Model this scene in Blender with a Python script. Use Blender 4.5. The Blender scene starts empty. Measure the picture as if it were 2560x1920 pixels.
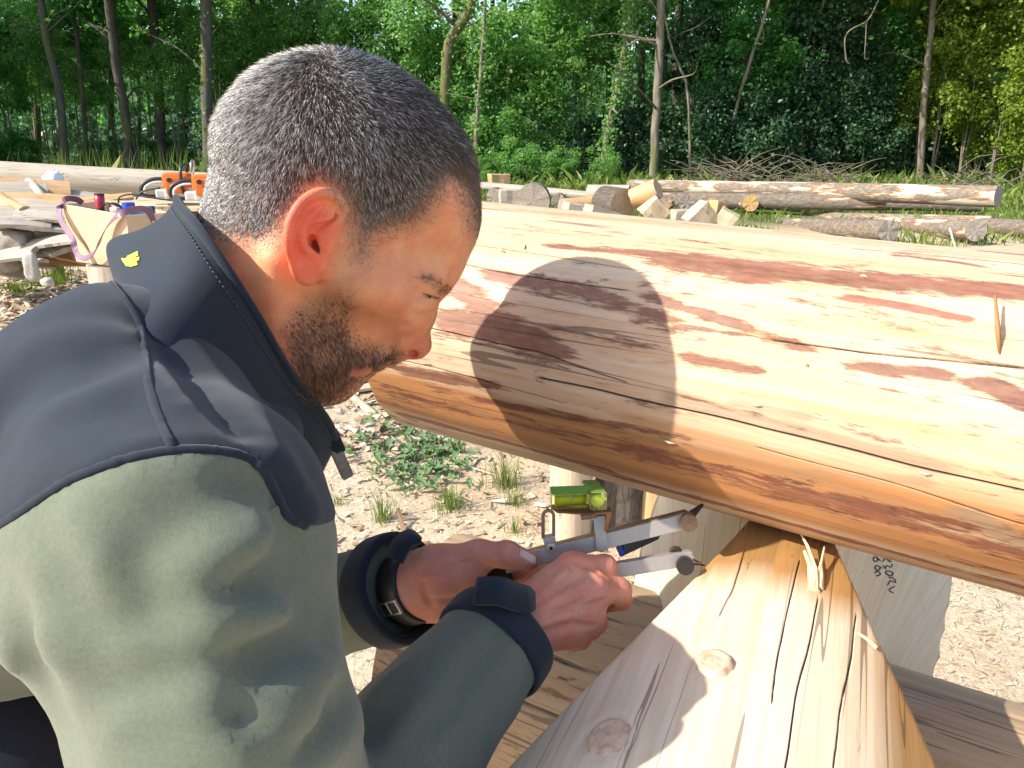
import bpy, bmesh, math, random
import numpy as np
from mathutils import Vector, Matrix, noise as mnoise
from mathutils.bvhtree import BVHTree

# ------------------------------------------------------------------ camera, sky, sun
scene = bpy.context.scene
COL = scene.collection
PITCH = math.radians(17.8)
CAM_Z = 1.5
FPX = 1950.0                      # focal length in pixels of the 2560 px wide photograph
cam_d = bpy.data.cameras.new('camera')
cam_d.sensor_width = 36.0
cam_d.lens = 36.0 * FPX / 2560.0
cam_d.clip_start = 0.02
cam_d.clip_end = 600.0
cam = bpy.data.objects.new('camera', cam_d)
COL.objects.link(cam)
cam.location = (0, 0, CAM_Z)
cam.rotation_euler = (math.radians(90) - PITCH, 0, 0)
scene.camera = cam

SUN_AZ = math.radians(69.0)       # heading of the light, clockwise from +Y
SUN_EL = math.radians(38.5)
world = bpy.data.worlds.new('World')
scene.world = world
world.use_nodes = True
_nt = world.node_tree
_nt.nodes.clear()
_o = _nt.nodes.new('ShaderNodeOutputWorld')
_b = _nt.nodes.new('ShaderNodeBackground')
_s = _nt.nodes.new('ShaderNodeTexSky')
_s.sky_type = 'NISHITA'
_s.sun_disc = False
_s.sun_elevation = SUN_EL
_s.sun_rotation = SUN_AZ + math.pi
_s.air_density = 1.0
_s.dust_density = 1.6
_b.inputs['Strength'].default_value = 0.15
_nt.links.new(_s.outputs[0], _b.inputs['Color'])
_nt.links.new(_b.outputs[0], _o.inputs['Surface'])
sun_d = bpy.data.lights.new('sun', 'SUN')
sun_d.energy = 4.2
sun_d.angle = math.radians(0.53)
sun_d.color = (1.0, 0.93, 0.82)
sun = bpy.data.objects.new('sun', sun_d)
COL.objects.link(sun)
SUN_DIR = Vector((math.sin(SUN_AZ) * math.cos(SUN_EL), math.cos(SUN_AZ) * math.cos(SUN_EL), -math.sin(SUN_EL)))
sun.rotation_euler = SUN_DIR.to_track_quat('-Z', 'Y').to_euler()
sun.location = (-6, -4, 8)
scene.view_settings.view_transform = 'Standard'
scene.view_settings.look = 'None'
scene.view_settings.gamma = 1.0
scene.view_settings.exposure = 1.08
scene.view_settings.use_curve_mapping = False
scene.cycles.max_bounces = 8
scene.cycles.diffuse_bounces = 4
scene.cycles.transparent_max_bounces = 12
scene.cycles.use_denoising = True

RNG = random.Random(11)
NR = np.random.default_rng(5)

# ------------------------------------------------------------------ placing helpers
CP, SP_ = math.cos(PITCH), math.sin(PITCH)
CAM = Vector((0, 0, CAM_Z))

def ray(px, py):
    """unit-depth direction of a photo pixel in the world"""
    x = (px - 1280.0) / FPX
    u = -(py - 960.0) / FPX
    return Vector((x, CP + u * SP_, -SP_ + u * CP))

def pt(px, py, d):
    return CAM + ray(px, py) * d

def gp(px, py, z=0.0):
    r = ray(px, py)
    return CAM + r * ((z - CAM_Z) / r.z)

def at_y(px, py, y):
    r = ray(px, py)
    return CAM + r * (y / r.y)

def proj(P):
    """photo pixel of world points (n,3)"""
    P = np.asarray(P, float).reshape(-1, 3)
    dy = P[:, 1]; dz = P[:, 2] - CAM_Z
    d = dy * CP - dz * SP_
    u = dy * SP_ + dz * CP
    return np.stack([1280 + FPX * P[:, 0] / d, 960 - FPX * u / d], 1)

# ------------------------------------------------------------------ object helpers
def tag(o, label=None, cat=None, group=None, kind=None):
    if label: o['label'] = label
    if cat: o['category'] = cat
    if group: o['group'] = group
    if kind: o['kind'] = kind
    return o

def link(name, me, mat=None, parent=None):
    o = bpy.data.objects.new(name, me)
    COL.objects.link(o)
    if mat is not None and not me.materials:
        for m in (mat if isinstance(mat, (list, tuple)) else [mat]):
            me.materials.append(m)
    if parent is not None:
        o.parent = parent
    return o

def empty(name, loc=(0, 0, 0), rot=(0, 0, 0)):
    o = bpy.data.objects.new(name, None)
    COL.objects.link(o)
    o.location = loc
    o.rotation_euler = rot
    o.empty_display_size = 0.1
    return o

def put_under(child, parent):
    """parent without moving (children are built in world space)"""
    child.parent = parent
    child.matrix_parent_inverse = (Matrix.Translation(parent.location) @ parent.rotation_euler.to_matrix().to_4x4()).inverted()

def copy_tree(o, parent=None):
    c = o.copy(); COL.objects.link(c)
    if parent is not None: c.parent = parent
    for ch in [x for x in COL.objects if x.parent == o]:
        copy_tree(ch, c)
    return c

def np_mesh(name, V, F, smooth=True):
    """mesh from an (n,3) array and an (m,3|4) array of faces"""
    V = np.asarray(V, np.float32); F = np.asarray(F, np.int32)
    me = bpy.data.meshes.new(name)
    n, k = F.shape
    me.vertices.add(len(V)); me.vertices.foreach_set('co', V.ravel())
    me.loops.add(n * k); me.loops.foreach_set('vertex_index', F.ravel())
    me.polygons.add(n)
    me.polygons.foreach_set('loop_start', np.arange(0, n * k, k, dtype=np.int32))
    me.polygons.foreach_set('loop_total', np.full(n, k, np.int32))
    me.polygons.foreach_set('use_smooth', np.full(n, smooth))
    me.update(calc_edges=True)
    return me

def bm_mesh(name, bm, smooth=False):
    me = bpy.data.meshes.new(name)
    bm.normal_update()
    bm.to_mesh(me); bm.free()
    if smooth:
        me.polygons.foreach_set('use_smooth', np.ones(len(me.polygons), bool))
    return me

def set_uv(me, UVloops):
    l = me.uv_layers.new(name='UVMap')
    l.data.foreach_set('uv', np.asarray(UVloops, np.float32).ravel())

def set_vcol(me, name, C):
    a = me.color_attributes.new(name, 'FLOAT_COLOR', 'POINT')
    C = np.asarray(C, np.float32)
    if C.shape[1] == 3:
        C = np.concatenate([C, np.ones((len(C), 1), np.float32)], 1)
    a.data.foreach_set('color', C.ravel())

def box_bm(bm, c, s, M=None, bevel=0.0):
    r = bmesh.ops.create_cube(bm, size=1.0)
    vs = r['verts']
    for v in vs:
        v.co = Vector((v.co.x * s[0], v.co.y * s[1], v.co.z * s[2]))
    if bevel > 0:
        es = list({e for v in vs for e in v.link_edges})
        g = bmesh.ops.bevel(bm, geom=es, offset=bevel, segments=2, affect='EDGES', profile=0.6)
        vs = list({v for f in g['faces'] for v in f.verts} | {v for v in vs if v.is_valid})
    for v in vs:
        v.co = v.co + Vector(c)
        if M is not None: v.co = M @ v.co
    return vs

def tube_arrays(pts, rad, nseg=8, closed=False, cap=True):
    """swept tube with per-point radius -> V, F (quads; caps are degenerate fans collapsed to a centre)"""
    P = np.asarray([tuple(p) for p in pts], float)
    n = len(P)
    R = np.full(n, rad, float) if np.isscalar(rad) else np.asarray(rad, float)
    T = np.gradient(P, axis=0) if not closed else np.roll(P, -1, 0) - np.roll(P, 1, 0)
    T /= np.linalg.norm(T, axis=1)[:, None] + 1e-12
    ref = np.array([0, 0, 1.0]) if abs(T[0][2]) < 0.9 else np.array([1.0, 0, 0])
    N = np.cross(T[0], ref); N /= np.linalg.norm(N)
    V = []
    for i in range(n):
        N = N - T[i] * N.dot(T[i]); N /= np.linalg.norm(N) + 1e-12
        B = np.cross(T[i], N)
        a = np.arange(nseg) * 2 * np.pi / nseg
        V.append(P[i] + R[i] * (np.cos(a)[:, None] * N + np.sin(a)[:, None] * B))
    V = np.concatenate(V)
    F = []
    m = n if closed else n - 1
    for i in range(m):
        a = i * nseg; b = ((i + 1) % n) * nseg
        for j in range(nseg):
            k = (j + 1) % nseg
            F.append((a + j, a + k, b + k, b + j))
    if cap and not closed:
        c0 = len(V); V = np.concatenate([V, P[:1], P[-1:]])
        for j in range(0, nseg, 2):
            k = (j + 1) % nseg; l = (j + 2) % nseg
            F.append((c0, l, k, j)); e = (n - 1) * nseg
            F.append((c0 + 1, e + j, e + k, e + l))
    return V, np.array(F)

def join_arrays(parts):
    Vs, Fs, o = [], [], 0
    for V, F in parts:
        Vs.append(V); Fs.append(np.asarray(F) + o); o += len(V)
    return np.concatenate(Vs), np.concatenate(Fs)

def catmull(pts, n):
    P = np.asarray([tuple(p) for p in pts], float)
    Q = np.concatenate([2 * P[:1] - P[1:2], P, 2 * P[-1:] - P[-2:-1]])
    out = []
    for i in range(len(P) - 1):
        p0, p1, p2, p3 = Q[i:i + 4]
        for t in np.linspace(0, 1, n, endpoint=False):
            out.append(0.5 * ((2 * p1) + (p2 - p0) * t + (2 * p0 - 5 * p1 + 4 * p2 - p3) * t * t + (3 * p1 - p0 - 3 * p2 + p3) * t ** 3))
    out.append(P[-1])
    return np.array(out)

# ------------------------------------------------------------------ node helpers
class MatB:
    def __init__(s, name):
        s.m = bpy.data.materials.new(name); s.m.use_nodes = True
        s.t = s.m.node_tree; s.t.nodes.clear()
        s.out = s.n('ShaderNodeOutputMaterial')
    def n(s, typ, **kw):
        nd = s.t.nodes.new(typ)
        for k, v in kw.items(): setattr(nd, k, v)
        return nd
    def l(s, a, b): s.t.links.new(a, b)
    def val(s, sock, v):
        if hasattr(v, 'is_output'): s.l(v, sock)
        else: sock.default_value = v
    def coord(s, which='Object'):
        return s.n('ShaderNodeTexCoord').outputs[which]
    def mapping(s, src, scale=(1, 1, 1), loc=(0, 0, 0), rot=(0, 0, 0)):
        m = s.n('ShaderNodeMapping'); s.l(src, m.inputs['Vector'])
        m.inputs['Scale'].default_value = scale; m.inputs['Location'].default_value = loc; m.inputs['Rotation'].default_value = rot
        return m.outputs[0]
    def noise(s, vec, scale=5, detail=4, rough=0.55, dist=0.0, out='Fac'):
        nd = s.n('ShaderNodeTexNoise'); s.l(vec, nd.inputs['Vector'])
        nd.inputs['Scale'].default_value = scale; nd.inputs['Detail'].default_value = detail
        nd.inputs['Roughness'].default_value = rough; nd.inputs['Distortion'].default_value = dist
        return nd.outputs[out]
    def voro(s, vec, scale=5, feature='F1', out='Distance', rnd=1.0):
        nd = s.n('ShaderNodeTexVoronoi', feature=feature); s.l(vec, nd.inputs['Vector'])
        nd.inputs['Scale'].default_value = scale; nd.inputs['Randomness'].default_value = rnd
        return nd.outputs[out]
    def ramp(s, fac, stops, interp='LINEAR'):
        r = s.n('ShaderNodeValToRGB'); s.l(fac, r.inputs[0]); r.color_ramp.interpolation = interp
        els = r.color_ramp.elements
        while len(els) > 1: els.remove(els[-1])
        els[0].position = stops[0][0]; els[0].color = col4(stops[0][1])
        for p, c in stops[1:]:
            e = els.new(p); e.color = col4(c)
        return r.outputs[0]
    def mix(s, fac, a, b, mode='MIX'):
        m = s.n('ShaderNodeMix', data_type='RGBA', blend_type=mode)
        s.val(m.inputs[0], fac)
        for i, v in ((6, a), (7, b)):
            if hasattr(v, 'is_output'): s.l(v, m.inputs[i])
            else: m.inputs[i].default_value = col4(v)
        return m.outputs[2]
    def math(s, op, a, b=0.5, clamp=False):
        m = s.n('ShaderNodeMath', operation=op, use_clamp=clamp)
        s.val(m.inputs[0], a); s.val(m.inputs[1], b)
        return m.outputs[0]
    def sep(s, vec):
        x = s.n('ShaderNodeSeparateXYZ'); s.l(vec, x.inputs[0]); return x.outputs
    def bump(s, h, strength=0.3, dist=0.002, normal=None):
        b = s.n('ShaderNodeBump'); s.l(h, b.inputs['Height'])
        b.inputs['Strength'].default_value = strength; b.inputs['Distance'].default_value = dist
        if normal is not None: s.l(normal, b.inputs['Normal'])
        return b.outputs[0]
    def bsdf(s, color, rough=0.6, normal=None, metal=0.0, **kw):
        p = s.n('ShaderNodeBsdfPrincipled')
        if hasattr(color, 'is_output'): s.l(color, p.inputs['Base Color'])
        else: p.inputs['Base Color'].default_value = col4(color)
        s.val(p.inputs['Roughness'], rough); p.inputs['Metallic'].default_value = metal
        if normal is not None: s.l(normal, p.inputs['Normal'])
        for k, v in kw.items():
            s.val(p.inputs[k.replace('_', ' ')], v)
        s.p = p
        s.l(p.outputs[0], s.out.inputs[0])
        return s.m

def col4(c):
    if isinstance(c, (int, float)): return (c, c, c, 1)
    return tuple(c) if len(c) == 4 else tuple(c) + (1,)

def srgb(r, g, b):
    f = lambda x: (x / 255 / 12.92) if x / 255 <= 0.04045 else ((x / 255 + 0.055) / 1.055) ** 2.4
    return (f(r), f(g), f(b))

def simple_mat(name, color, rough=0.6, metal=0.0, var=0.0, vscale=20.0, bump=0.0, **kw):
    b = MatB(name)
    c = color
    nrm = None
    if var > 0 or bump > 0:
        o = b.coord('Object')
        nz = b.noise(o, vscale, 5, 0.6)
        if var > 0:
            lo = tuple(x * (1 - var) for x in color); hi = tuple(min(1, x * (1 + var)) for x in color)
            c = b.ramp(nz, [(0.25, lo), (0.75, hi)])
        if bump > 0: nrm = b.bump(nz, bump, 0.003)
    return b.bsdf(c, rough, nrm, metal, **kw)
# ------------------------------------------------------------------ ground (one sheet to the horizon)
def ground_mat():
    b = MatB('sandy_yard_soil')
    o = b.coord('Object')
    n1 = b.noise(o, 0.55, 5, 0.6)
    n2 = b.noise(o, 9.0, 6, 0.7)
    n3 = b.noise(o, 70.0, 4, 0.7)
    v = b.ramp(b.noise(b.mapping(o, (1, 1, 1)), 160.0, 3, 0.8), [(0.3, 0.25), (0.7, 0.8)])
    base = b.ramp(n2, [(0.25, (0.24, 0.18, 0.115)), (0.5, (0.43, 0.355, 0.25)), (0.8, (0.55, 0.475, 0.35))])
    red = b.mix(b.ramp(n1, [(0.45, 0), (0.62, 1)]), base, (0.46, 0.29, 0.17), 'MIX')
    fine = b.mix(0.42, red, b.ramp(n3, [(0.3, (0.2, 0.15, 0.1)), (0.7, (0.66, 0.58, 0.43))]))
    straw = b.mix(0.25, fine, v, 'OVERLAY')
    # grass-green soil beyond the yard
    sx = b.sep(o)
    far = b.math('MULTIPLY_ADD', sx[1], 0.0)
    t = b.math('SUBTRACT', sx[1], b.math('MULTIPLY', b.noise(o, 0.35, 4), 5.0))
    m = b.n('ShaderNodeMapRange'); b.l(t, m.inputs[0])
    for i, x in enumerate((9.5, 13.0, 0.0, 1.0)): m.inputs[i + 1].default_value = x
    green = b.ramp(n2, [(0.3, (0.035, 0.06, 0.012)), (0.6, (0.09, 0.13, 0.025)), (0.8, (0.2, 0.19, 0.07))])
    c = b.mix(m.outputs[0], straw, green)
    h = b.math('ADD', b.math('MULTIPLY', n2, 1.0), b.math('MULTIPLY', n3, 0.4))
    return b.bsdf(c, 0.95, b.bump(h, 0.9, 0.012), Specular_IOR_Level=0.15)

def build_ground():
    # finer near the yard, with gentle unevenness
    xs = np.concatenate([np.linspace(-160, -12, 20), np.linspace(-11, 11, 111), np.linspace(12, 160, 20)])
    ys = np.concatenate([np.linspace(-30, -2, 12), np.linspace(-1.5, 16, 90), np.linspace(17, 220, 36)])
    X, Y = np.meshgrid(xs, ys)
    Z = np.array([0.022 * mnoise.noise((x * 1.3, y * 1.3, 0.0)) + 0.03 * mnoise.noise((x * 0.4, y * 0.4, 3.0)) for x, y in zip(X.ravel(), Y.ravel())])
    V = np.stack([X.ravel(), Y.ravel(), Z], 1)
    nx, ny = len(xs), len(ys)
    i = np.arange(nx * ny).reshape(ny, nx)
    F = np.stack([i[:-1, :-1], i[:-1, 1:], i[1:, 1:], i[1:, :-1]], -1).reshape(-1, 4)
    o = link('ground', np_mesh('ground', V, F), ground_mat())
    tag(o, kind='structure')
    return o
ground = build_ground()
_gbvh = BVHTree.FromPolygons([v.co for v in ground.data.vertices], [tuple(p.vertices) for p in ground.data.polygons])
def gz(x, y):
    h = _gbvh.ray_cast(Vector((x, y, 5)), Vector((0, 0, -1)))
    return h[0].z if h[0] else 0.0
def gpt(px, py, dz=0.0):
    p = gp(px, py); p = gp(px, py, gz(p.x, p.y))
    return Vector((p.x, p.y, gz(p.x, p.y) + dz))

# ------------------------------------------------------------------ logs
def log_frame(A, B):
    A = Vector(A); B = Vector(B)
    a = (B - A).normalized()
    z = Vector((0, 0, 1)) if abs(a.z) < .95 else Vector((0, 1, 0))
    b = (z - a * z.dot(a)).normalized()
    c = a.cross(b)
    return A, a, b, c, (B - A).length

def round_log(name, A, B, R0, R1, mats, ss=None, thetas=None, rfun=None, vcol=None, nseg=28, nlen=14, wob=0.03, seed=0, parent=None, jag=0.0):
    """a log from A to B; mats = [side, end]; UV: u along in metres, v round in metres; ends: planar metres"""
    A, a, b, c, L = log_frame(A, B)
    if ss is None: ss = np.linspace(0, L, nlen)
    if thetas is None: thetas = np.linspace(0, 2 * np.pi, nseg, endpoint=False)
    S, TH = np.meshgrid(ss, thetas, indexing='ij')
    R = R0 + (R1 - R0) * (S / L)
    if wob:
        w = np.array([mnoise.noise((math.cos(t) * 0.8 + seed * 7.3, math.sin(t) * 0.8, s * 0.9 + seed)) for s, t in zip(S.ravel(), TH.ravel())]).reshape(S.shape)
        w2 = np.array([mnoise.noise((math.cos(t) * 3 + seed * 3.3, math.sin(t) * 3, s * 4 + seed)) for s, t in zip(S.ravel(), TH.ravel())]).reshape(S.shape)
        R = R * (1 + wob * w + 0.25 * wob * w2)
    base = R.copy()
    if rfun is not None: R = rfun(S, TH, R)
    an, bn, cn = (np.array(x) for x in (a, b, c))
    V = np.array(A)[None] + S.reshape(-1, 1) * an + (R * np.cos(TH)).reshape(-1, 1) * bn + (R * np.sin(TH)).reshape(-1, 1) * cn
    ns, nt = S.shape
    if jag:
        for k, sg in ((0, -1), (ns - 1, 1)):
            j = jag * np.array([mnoise.noise((t * 2, seed * 1.7 + k, 0)) for t in thetas])
            V[k * nt:(k + 1) * nt] += j[:, None] * an
    idx = np.arange(ns * nt).reshape(ns, nt)
    nx = np.roll(idx, -1, 1)
    F = np.stack([idx[:-1], nx[:-1], nx[1:], idx[1:]], -1).reshape(-1, 4)
    # uv per loop
    Vc = thetas * R0
    dv = np.append(Vc, 2 * np.pi * R0)
    J = np.tile(np.arange(nt), ns - 1); I = np.repeat(np.arange(ns - 1), nt)
    uv = np.stack([np.stack([ss[I], dv[J]], 1), np.stack([ss[I], dv[J + 1]], 1), np.stack([ss[I + 1], dv[J + 1]], 1), np.stack([ss[I + 1], dv[J]], 1)], 1)
    faces = [tuple(f) for f in F]
    uvs = uv.reshape(-1, 2).tolist()
    mi = [0] * len(faces)
    V = V.tolist()
    # ends: rings of quads to a centre point so relief and smooth shading behave
    for k, sgn in ((0, -1), (ns - 1, 1)):
        rim = [k * nt + j for j in range(nt)]
        ring0 = len(V)
        cen = np.mean([V[r] for r in rim], 0)
        rr = []
        for f in (1.0, 0.5):
            for j in range(nt):
                p = cen + (np.array(V[rim[j]]) - cen) * f
                V.append(p.tolist())
            rr.append([ring0 + len(rr) * nt + j for j in range(nt)])
        V.append(cen.tolist()); ci = len(V) - 1
        def pu(i):
            q = np.array(V[i]) - cen
            return [float(q.dot(bn)), float(q.dot(cn))]
        for j in range(nt):
            j2 = (j + 1) % nt
            q = (rr[0][j], rr[1][j], rr[1][j2], rr[0][j2])
            t = (rr[1][j], ci, rr[1][j2])
            if sgn > 0: q = q[::-1]; t = t[::-1]
            for fc in (q, t):
                faces.append(fc); mi.append(1); uvs.extend(pu(i) for i in fc)
    me = bpy.data.meshes.new(name)
    me.from_pydata(V, [], faces)
    me.polygons.foreach_set('material_index', mi)
    me.polygons.foreach_set('use_smooth', [m == 0 for m in mi])
    set_uv(me, uvs)
    if vcol is not None:
        C = np.zeros((len(V), 4), np.float32)
        C[:ns * nt] = vcol(S, TH, base, R).reshape(-1, 4)
        set_vcol(me, 'mark', C)
    o = link(name, me, mats, parent)
    return o

def ray_cyl(px, py, fr, R):
    """photo pixel -> (s, theta) on a straight log"""
    A, a, b, c, L = fr
    d = ray(px, py).normalized()
    o = CAM - A
    ob, oc, db, dc = o.dot(b), o.dot(c), d.dot(b), d.dot(c)
    qa = db * db + dc * dc; qb = 2 * (ob * db + oc * dc); qc = ob * ob + oc * oc - R * R
    disc = qb * qb - 4 * qa * qc
    if disc < 0: t = -qb / (2 * qa)
    else: t = (-qb - math.sqrt(disc)) / (2 * qa)
    P = CAM + d * t - A
    return P.dot(a), math.atan2(P.dot(c), P.dot(b)) % (2 * math.pi)

# --- wood materials -------------------------------------------------
def peeled_mat(name, pale, tan, redc, orange, stain=(0.12, 0.09, 0.06), use_mark=True, patch=0.5, pscale=1.0, rough=0.55, amber=0.45, mould=0.8):
    b = MatB(name)
    uv = b.n('ShaderNodeUVMap'); uv.uv_map = 'UVMap'; u = uv.outputs[0]
    warp = b.noise(b.mapping(u, (2.2, 5, 1)), 1.0, 3, 0.5, out='Color')
    uw = b.mix(0.035, u, warp, 'ADD')
    grain = b.noise(b.mapping(uw, (5, 170, 1)), 1.0, 5, 0.65)
    grain2 = b.noise(b.mapping(uw, (2.0, 45, 1)), 1.0, 4, 0.6)
    c = b.ramp(b.math('ADD', b.math('MULTIPLY', grain2, .6), b.math('MULTIPLY', b.noise(b.mapping(uw, (1.4, 14, 1), (2, 2, 0)), 1.0, 4, .6), .4)), [(0.36, tan), (0.54, pale), (0.8, tuple(min(1, x * 1.06) for x in pale))])
    c = b.mix(0.22, c, b.ramp(grain, [(0.3, tuple(x * 0.5 for x in tan)), (0.6, pale)]))
    z1 = b.noise(b.mapping(uw, (1.5 * pscale, 9 * pscale, 1), (6, 3, 0)), 1.0, 5, 0.6)
    z2 = b.noise(b.mapping(uw, (3 * pscale, 70 * pscale, 1), (1, 6, 0)), 1.0, 6, 0.7)
    zm = b.n('ShaderNodeMapRange'); b.l(b.math('ADD', b.math('MULTIPLY', z1, .6), b.math('MULTIPLY', z2, .4)), zm.inputs[0]); zm.inputs[1].default_value = .455; zm.inputs[2].default_value = .65
    c = b.mix(b.math('MULTIPLY', zm.outputs[0], amber), c, tuple(min(1, x * 1.25) for x in orange))
    # patches of inner bark left by the peeling
    pn = b.noise(b.mapping(uw, (3.4 * pscale, 30 * pscale, 1)), 1.0, 9, 0.74)
    pn2 = b.noise(b.mapping(uw, (13 * pscale, 120 * pscale, 1), (3, 1, 0)), 1.0, 8, 0.76)
    pn3 = b.noise(b.mapping(uw, (45 * pscale, 160 * pscale, 1), (7, 2, 0)), 1.0, 5, 0.7)
    pm = b.math('ADD', b.math('ADD', b.math('MULTIPLY', pn, 0.50), b.math('MULTIPLY', pn2, 0.34)), b.math('MULTIPLY', pn3, 0.16))
    if use_mark:
        at = b.n('ShaderNodeVertexColor'); at.layer_name = 'mark'
        sc = b.n('ShaderNodeSeparateColor'); b.l(at.outputs['Color'], sc.inputs[0])
        mr, mg, mb, ma = sc.outputs[0], sc.outputs[1], sc.outputs[2], at.outputs['Alpha']
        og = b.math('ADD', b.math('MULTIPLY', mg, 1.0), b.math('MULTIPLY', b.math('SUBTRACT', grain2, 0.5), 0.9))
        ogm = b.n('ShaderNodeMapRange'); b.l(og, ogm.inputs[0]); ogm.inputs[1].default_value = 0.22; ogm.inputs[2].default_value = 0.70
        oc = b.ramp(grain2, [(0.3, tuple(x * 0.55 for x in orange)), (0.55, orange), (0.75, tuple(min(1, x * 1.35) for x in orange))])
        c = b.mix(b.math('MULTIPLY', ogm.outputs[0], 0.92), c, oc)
        gs = b.math('ADD', ma, b.math('MULTIPLY', b.math('SUBTRACT', pm, 0.5), 1.3))
        gsm = b.n('ShaderNodeMapRange'); b.l(gs, gsm.inputs[0]); gsm.inputs[1].default_value = 0.45; gsm.inputs[2].default_value = 0.9
        c = b.mix(b.math('MULTIPLY', gsm.outputs[0], 0.75), c, b.ramp(grain, [(0.3, stain), (0.7, tuple(x * 2.6 for x in stain))]))
        pth = b.math('ADD', pm, b.math('MULTIPLY', mr, 0.135))
    else:
        pth = pm
    pmask = b.n('ShaderNodeMapRange'); b.l(pth, pmask.inputs[0]); pmask.inputs[1].default_value = patch + 0.06; pmask.inputs[2].default_value = patch + 0.105
    soft = b.n('ShaderNodeMapRange'); b.l(pth, soft.inputs[0]); soft.inputs[1].default_value = patch; soft.inputs[2].default_value = patch + 0.14
    c = b.mix(b.math('MULTIPLY', soft.outputs[0], 0.35), c, orange)
    rc = b.ramp(grain2, [(0.3, tuple(x * 0.45 for x in redc)), (0.5, redc), (0.72, tuple(min(1, x * 1.7) for x in redc))])
    c = b.mix(b.math('MULTIPLY', pmask.outputs[0], b.math('ADD', 0.42, b.math('MULTIPLY', pn3, 0.75), True)), c, rc)
    # mould specks
    mo = b.noise(b.mapping(uw, (26, 90, 1), (9, 4, 0)), 1.0, 8, 0.75)
    mo2 = b.noise(b.mapping(uw, (3.5, 9, 1), (2, 8, 0)), 1.0, 2, 0.5)
    mm = b.n('ShaderNodeMapRange'); b.l(b.math('MULTIPLY', mo, b.math('MULTIPLY', mo2, 2.0)), mm.inputs[0]); mm.inputs[1].default_value = 0.70; mm.inputs[2].default_value = 0.80
    c = b.mix(b.math('MULTIPLY', mm.outputs[0], mould), c, (0.035, 0.028, 0.025))
    # hairline checks along the grain
    vd = b.math('ABSOLUTE', b.math('SUBTRACT', b.noise(b.mapping(u, (0.7, 30, 1), (4, 9, 0)), 1.0, 2, 0.5), 0.5))
    br = b.noise(b.mapping(u, (3, 9, 1), (5, 5, 0)), 1.0, 2)
    ck = b.math('LESS_THAN', vd, b.math('MULTIPLY', b.math('SUBTRACT', br, 0.46, True), 0.05))
    c = b.mix(b.math('MULTIPLY', ck, 0.6), c, (0.06, 0.035, 0.02))
    h = b.math('ADD', b.math('MULTIPLY', grain, 0.5), b.math('MULTIPLY', pmask.outputs[0], 0.8))
    h = b.math('SUBTRACT', h, b.math('MULTIPLY', ck, 1.0))
    if use_mark:
        c = b.mix(b.math('MULTIPLY', mb, 0.95), c, (0.018, 0.011, 0.008))
    return b.bsdf(c, rough, b.bump(h, 0.45, 0.0022), Specular_IOR_Level=0.4)

def endgrain_mat(name, col, dark):
    b = MatB(name)
    uv = b.n('ShaderNodeUVMap'); uv.uv_map = 'UVMap'; u = uv.outputs[0]
    ln = b.n('ShaderNodeVectorMath', operation='LENGTH')
    w = b.mix(0.012, u, b.noise(u, 14, 3, out='Color'), 'ADD'); b.l(w, ln.inputs[0])
    rings = b.math('SINE', b.math('MULTIPLY', ln.outputs['Value'], 900.0))
    n = b.noise(u, 25, 5, 0.65)
    c = b.ramp(n, [(0.3, dark), (0.65, col)])
    c = b.mix(b.math('MULTIPLY', b.math('ADD', b.math('MULTIPLY', rings, 0.5), 0.5), 0.25), c, dark)
    rad = b.voro(b.mapping(u, (1, 1, 1)), 18, 'DISTANCE_TO_EDGE')
    c = b.mix(b.math('MULTIPLY', b.math('LESS_THAN', rad, 0.02), 0.35), c, tuple(x * 0.3 for x in dark))
    return b.bsdf(c, 0.85, b.bump(n, 0.5, 0.004))

def bark_mat(name, c1, c2, peel=(0.5, 0.38, 0.25), thr=0.62, inner=(0.28, 0.15, 0.08)):
    b = MatB(name)
    uv = b.n('ShaderNodeUVMap'); uv.uv_map = 'UVMap'; u = uv.outputs[0]
    o = b.coord('Object')
    n1 = b.noise(b.mapping(u, (7, 16, 1)), 1.0, 7, 0.7)
    v = b.voro(b.mapping(u, (9, 30, 1)), 1.0, 'DISTANCE_TO_EDGE')
    c = b.ramp(n1, [(0.28, tuple(x * 0.5 for x in c1)), (0.5, c1), (0.75, c2)])
    c = b.mix(b.ramp(v, [(0.0, 0.55), (0.12, 0)]), c, tuple(x * 0.3 for x in c1))
    inf = b.n('ShaderNodeObjectInfo')
    pm0 = b.mapping(u, (1.1, 7, 1))
    va = b.n('ShaderNodeVectorMath', operation='ADD'); b.l(pm0, va.inputs[0])
    cx = b.n('ShaderNodeCombineXYZ'); b.l(b.math('MULTIPLY', inf.outputs['Random'], 40.0), cx.inputs[0]); b.l(cx.outputs[0], va.inputs[1])
    p = b.noise(va.outputs[0], 1.0, 7, 0.65)
    m1 = b.n('ShaderNodeMapRange'); b.l(p, m1.inputs[0]); m1.inputs[1].default_value = thr; m1.inputs[2].default_value = thr + 0.02
    m2 = b.n('ShaderNodeMapRange'); b.l(p, m2.inputs[0]); m2.inputs[1].default_value = thr - 0.035; m2.inputs[2].default_value = thr - 0.02
    c = b.mix(m2.outputs[0], c, inner)
    g2 = b.noise(b.mapping(u, (3, 60, 1)), 1.0, 4)
    c = b.mix(m1.outputs[0], c, b.ramp(g2, [(0.3, tuple(x * 0.75 for x in peel)), (0.7, tuple(min(1, x * 1.15) for x in peel))]))
    h = b.math('SUBTRACT', b.math('MULTIPLY', n1, 1.0), b.math('MULTIPLY', m2.outputs[0], 0.6))
    return b.bsdf(c, 0.9, b.bump(h, 0.8, 0.012))

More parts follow.
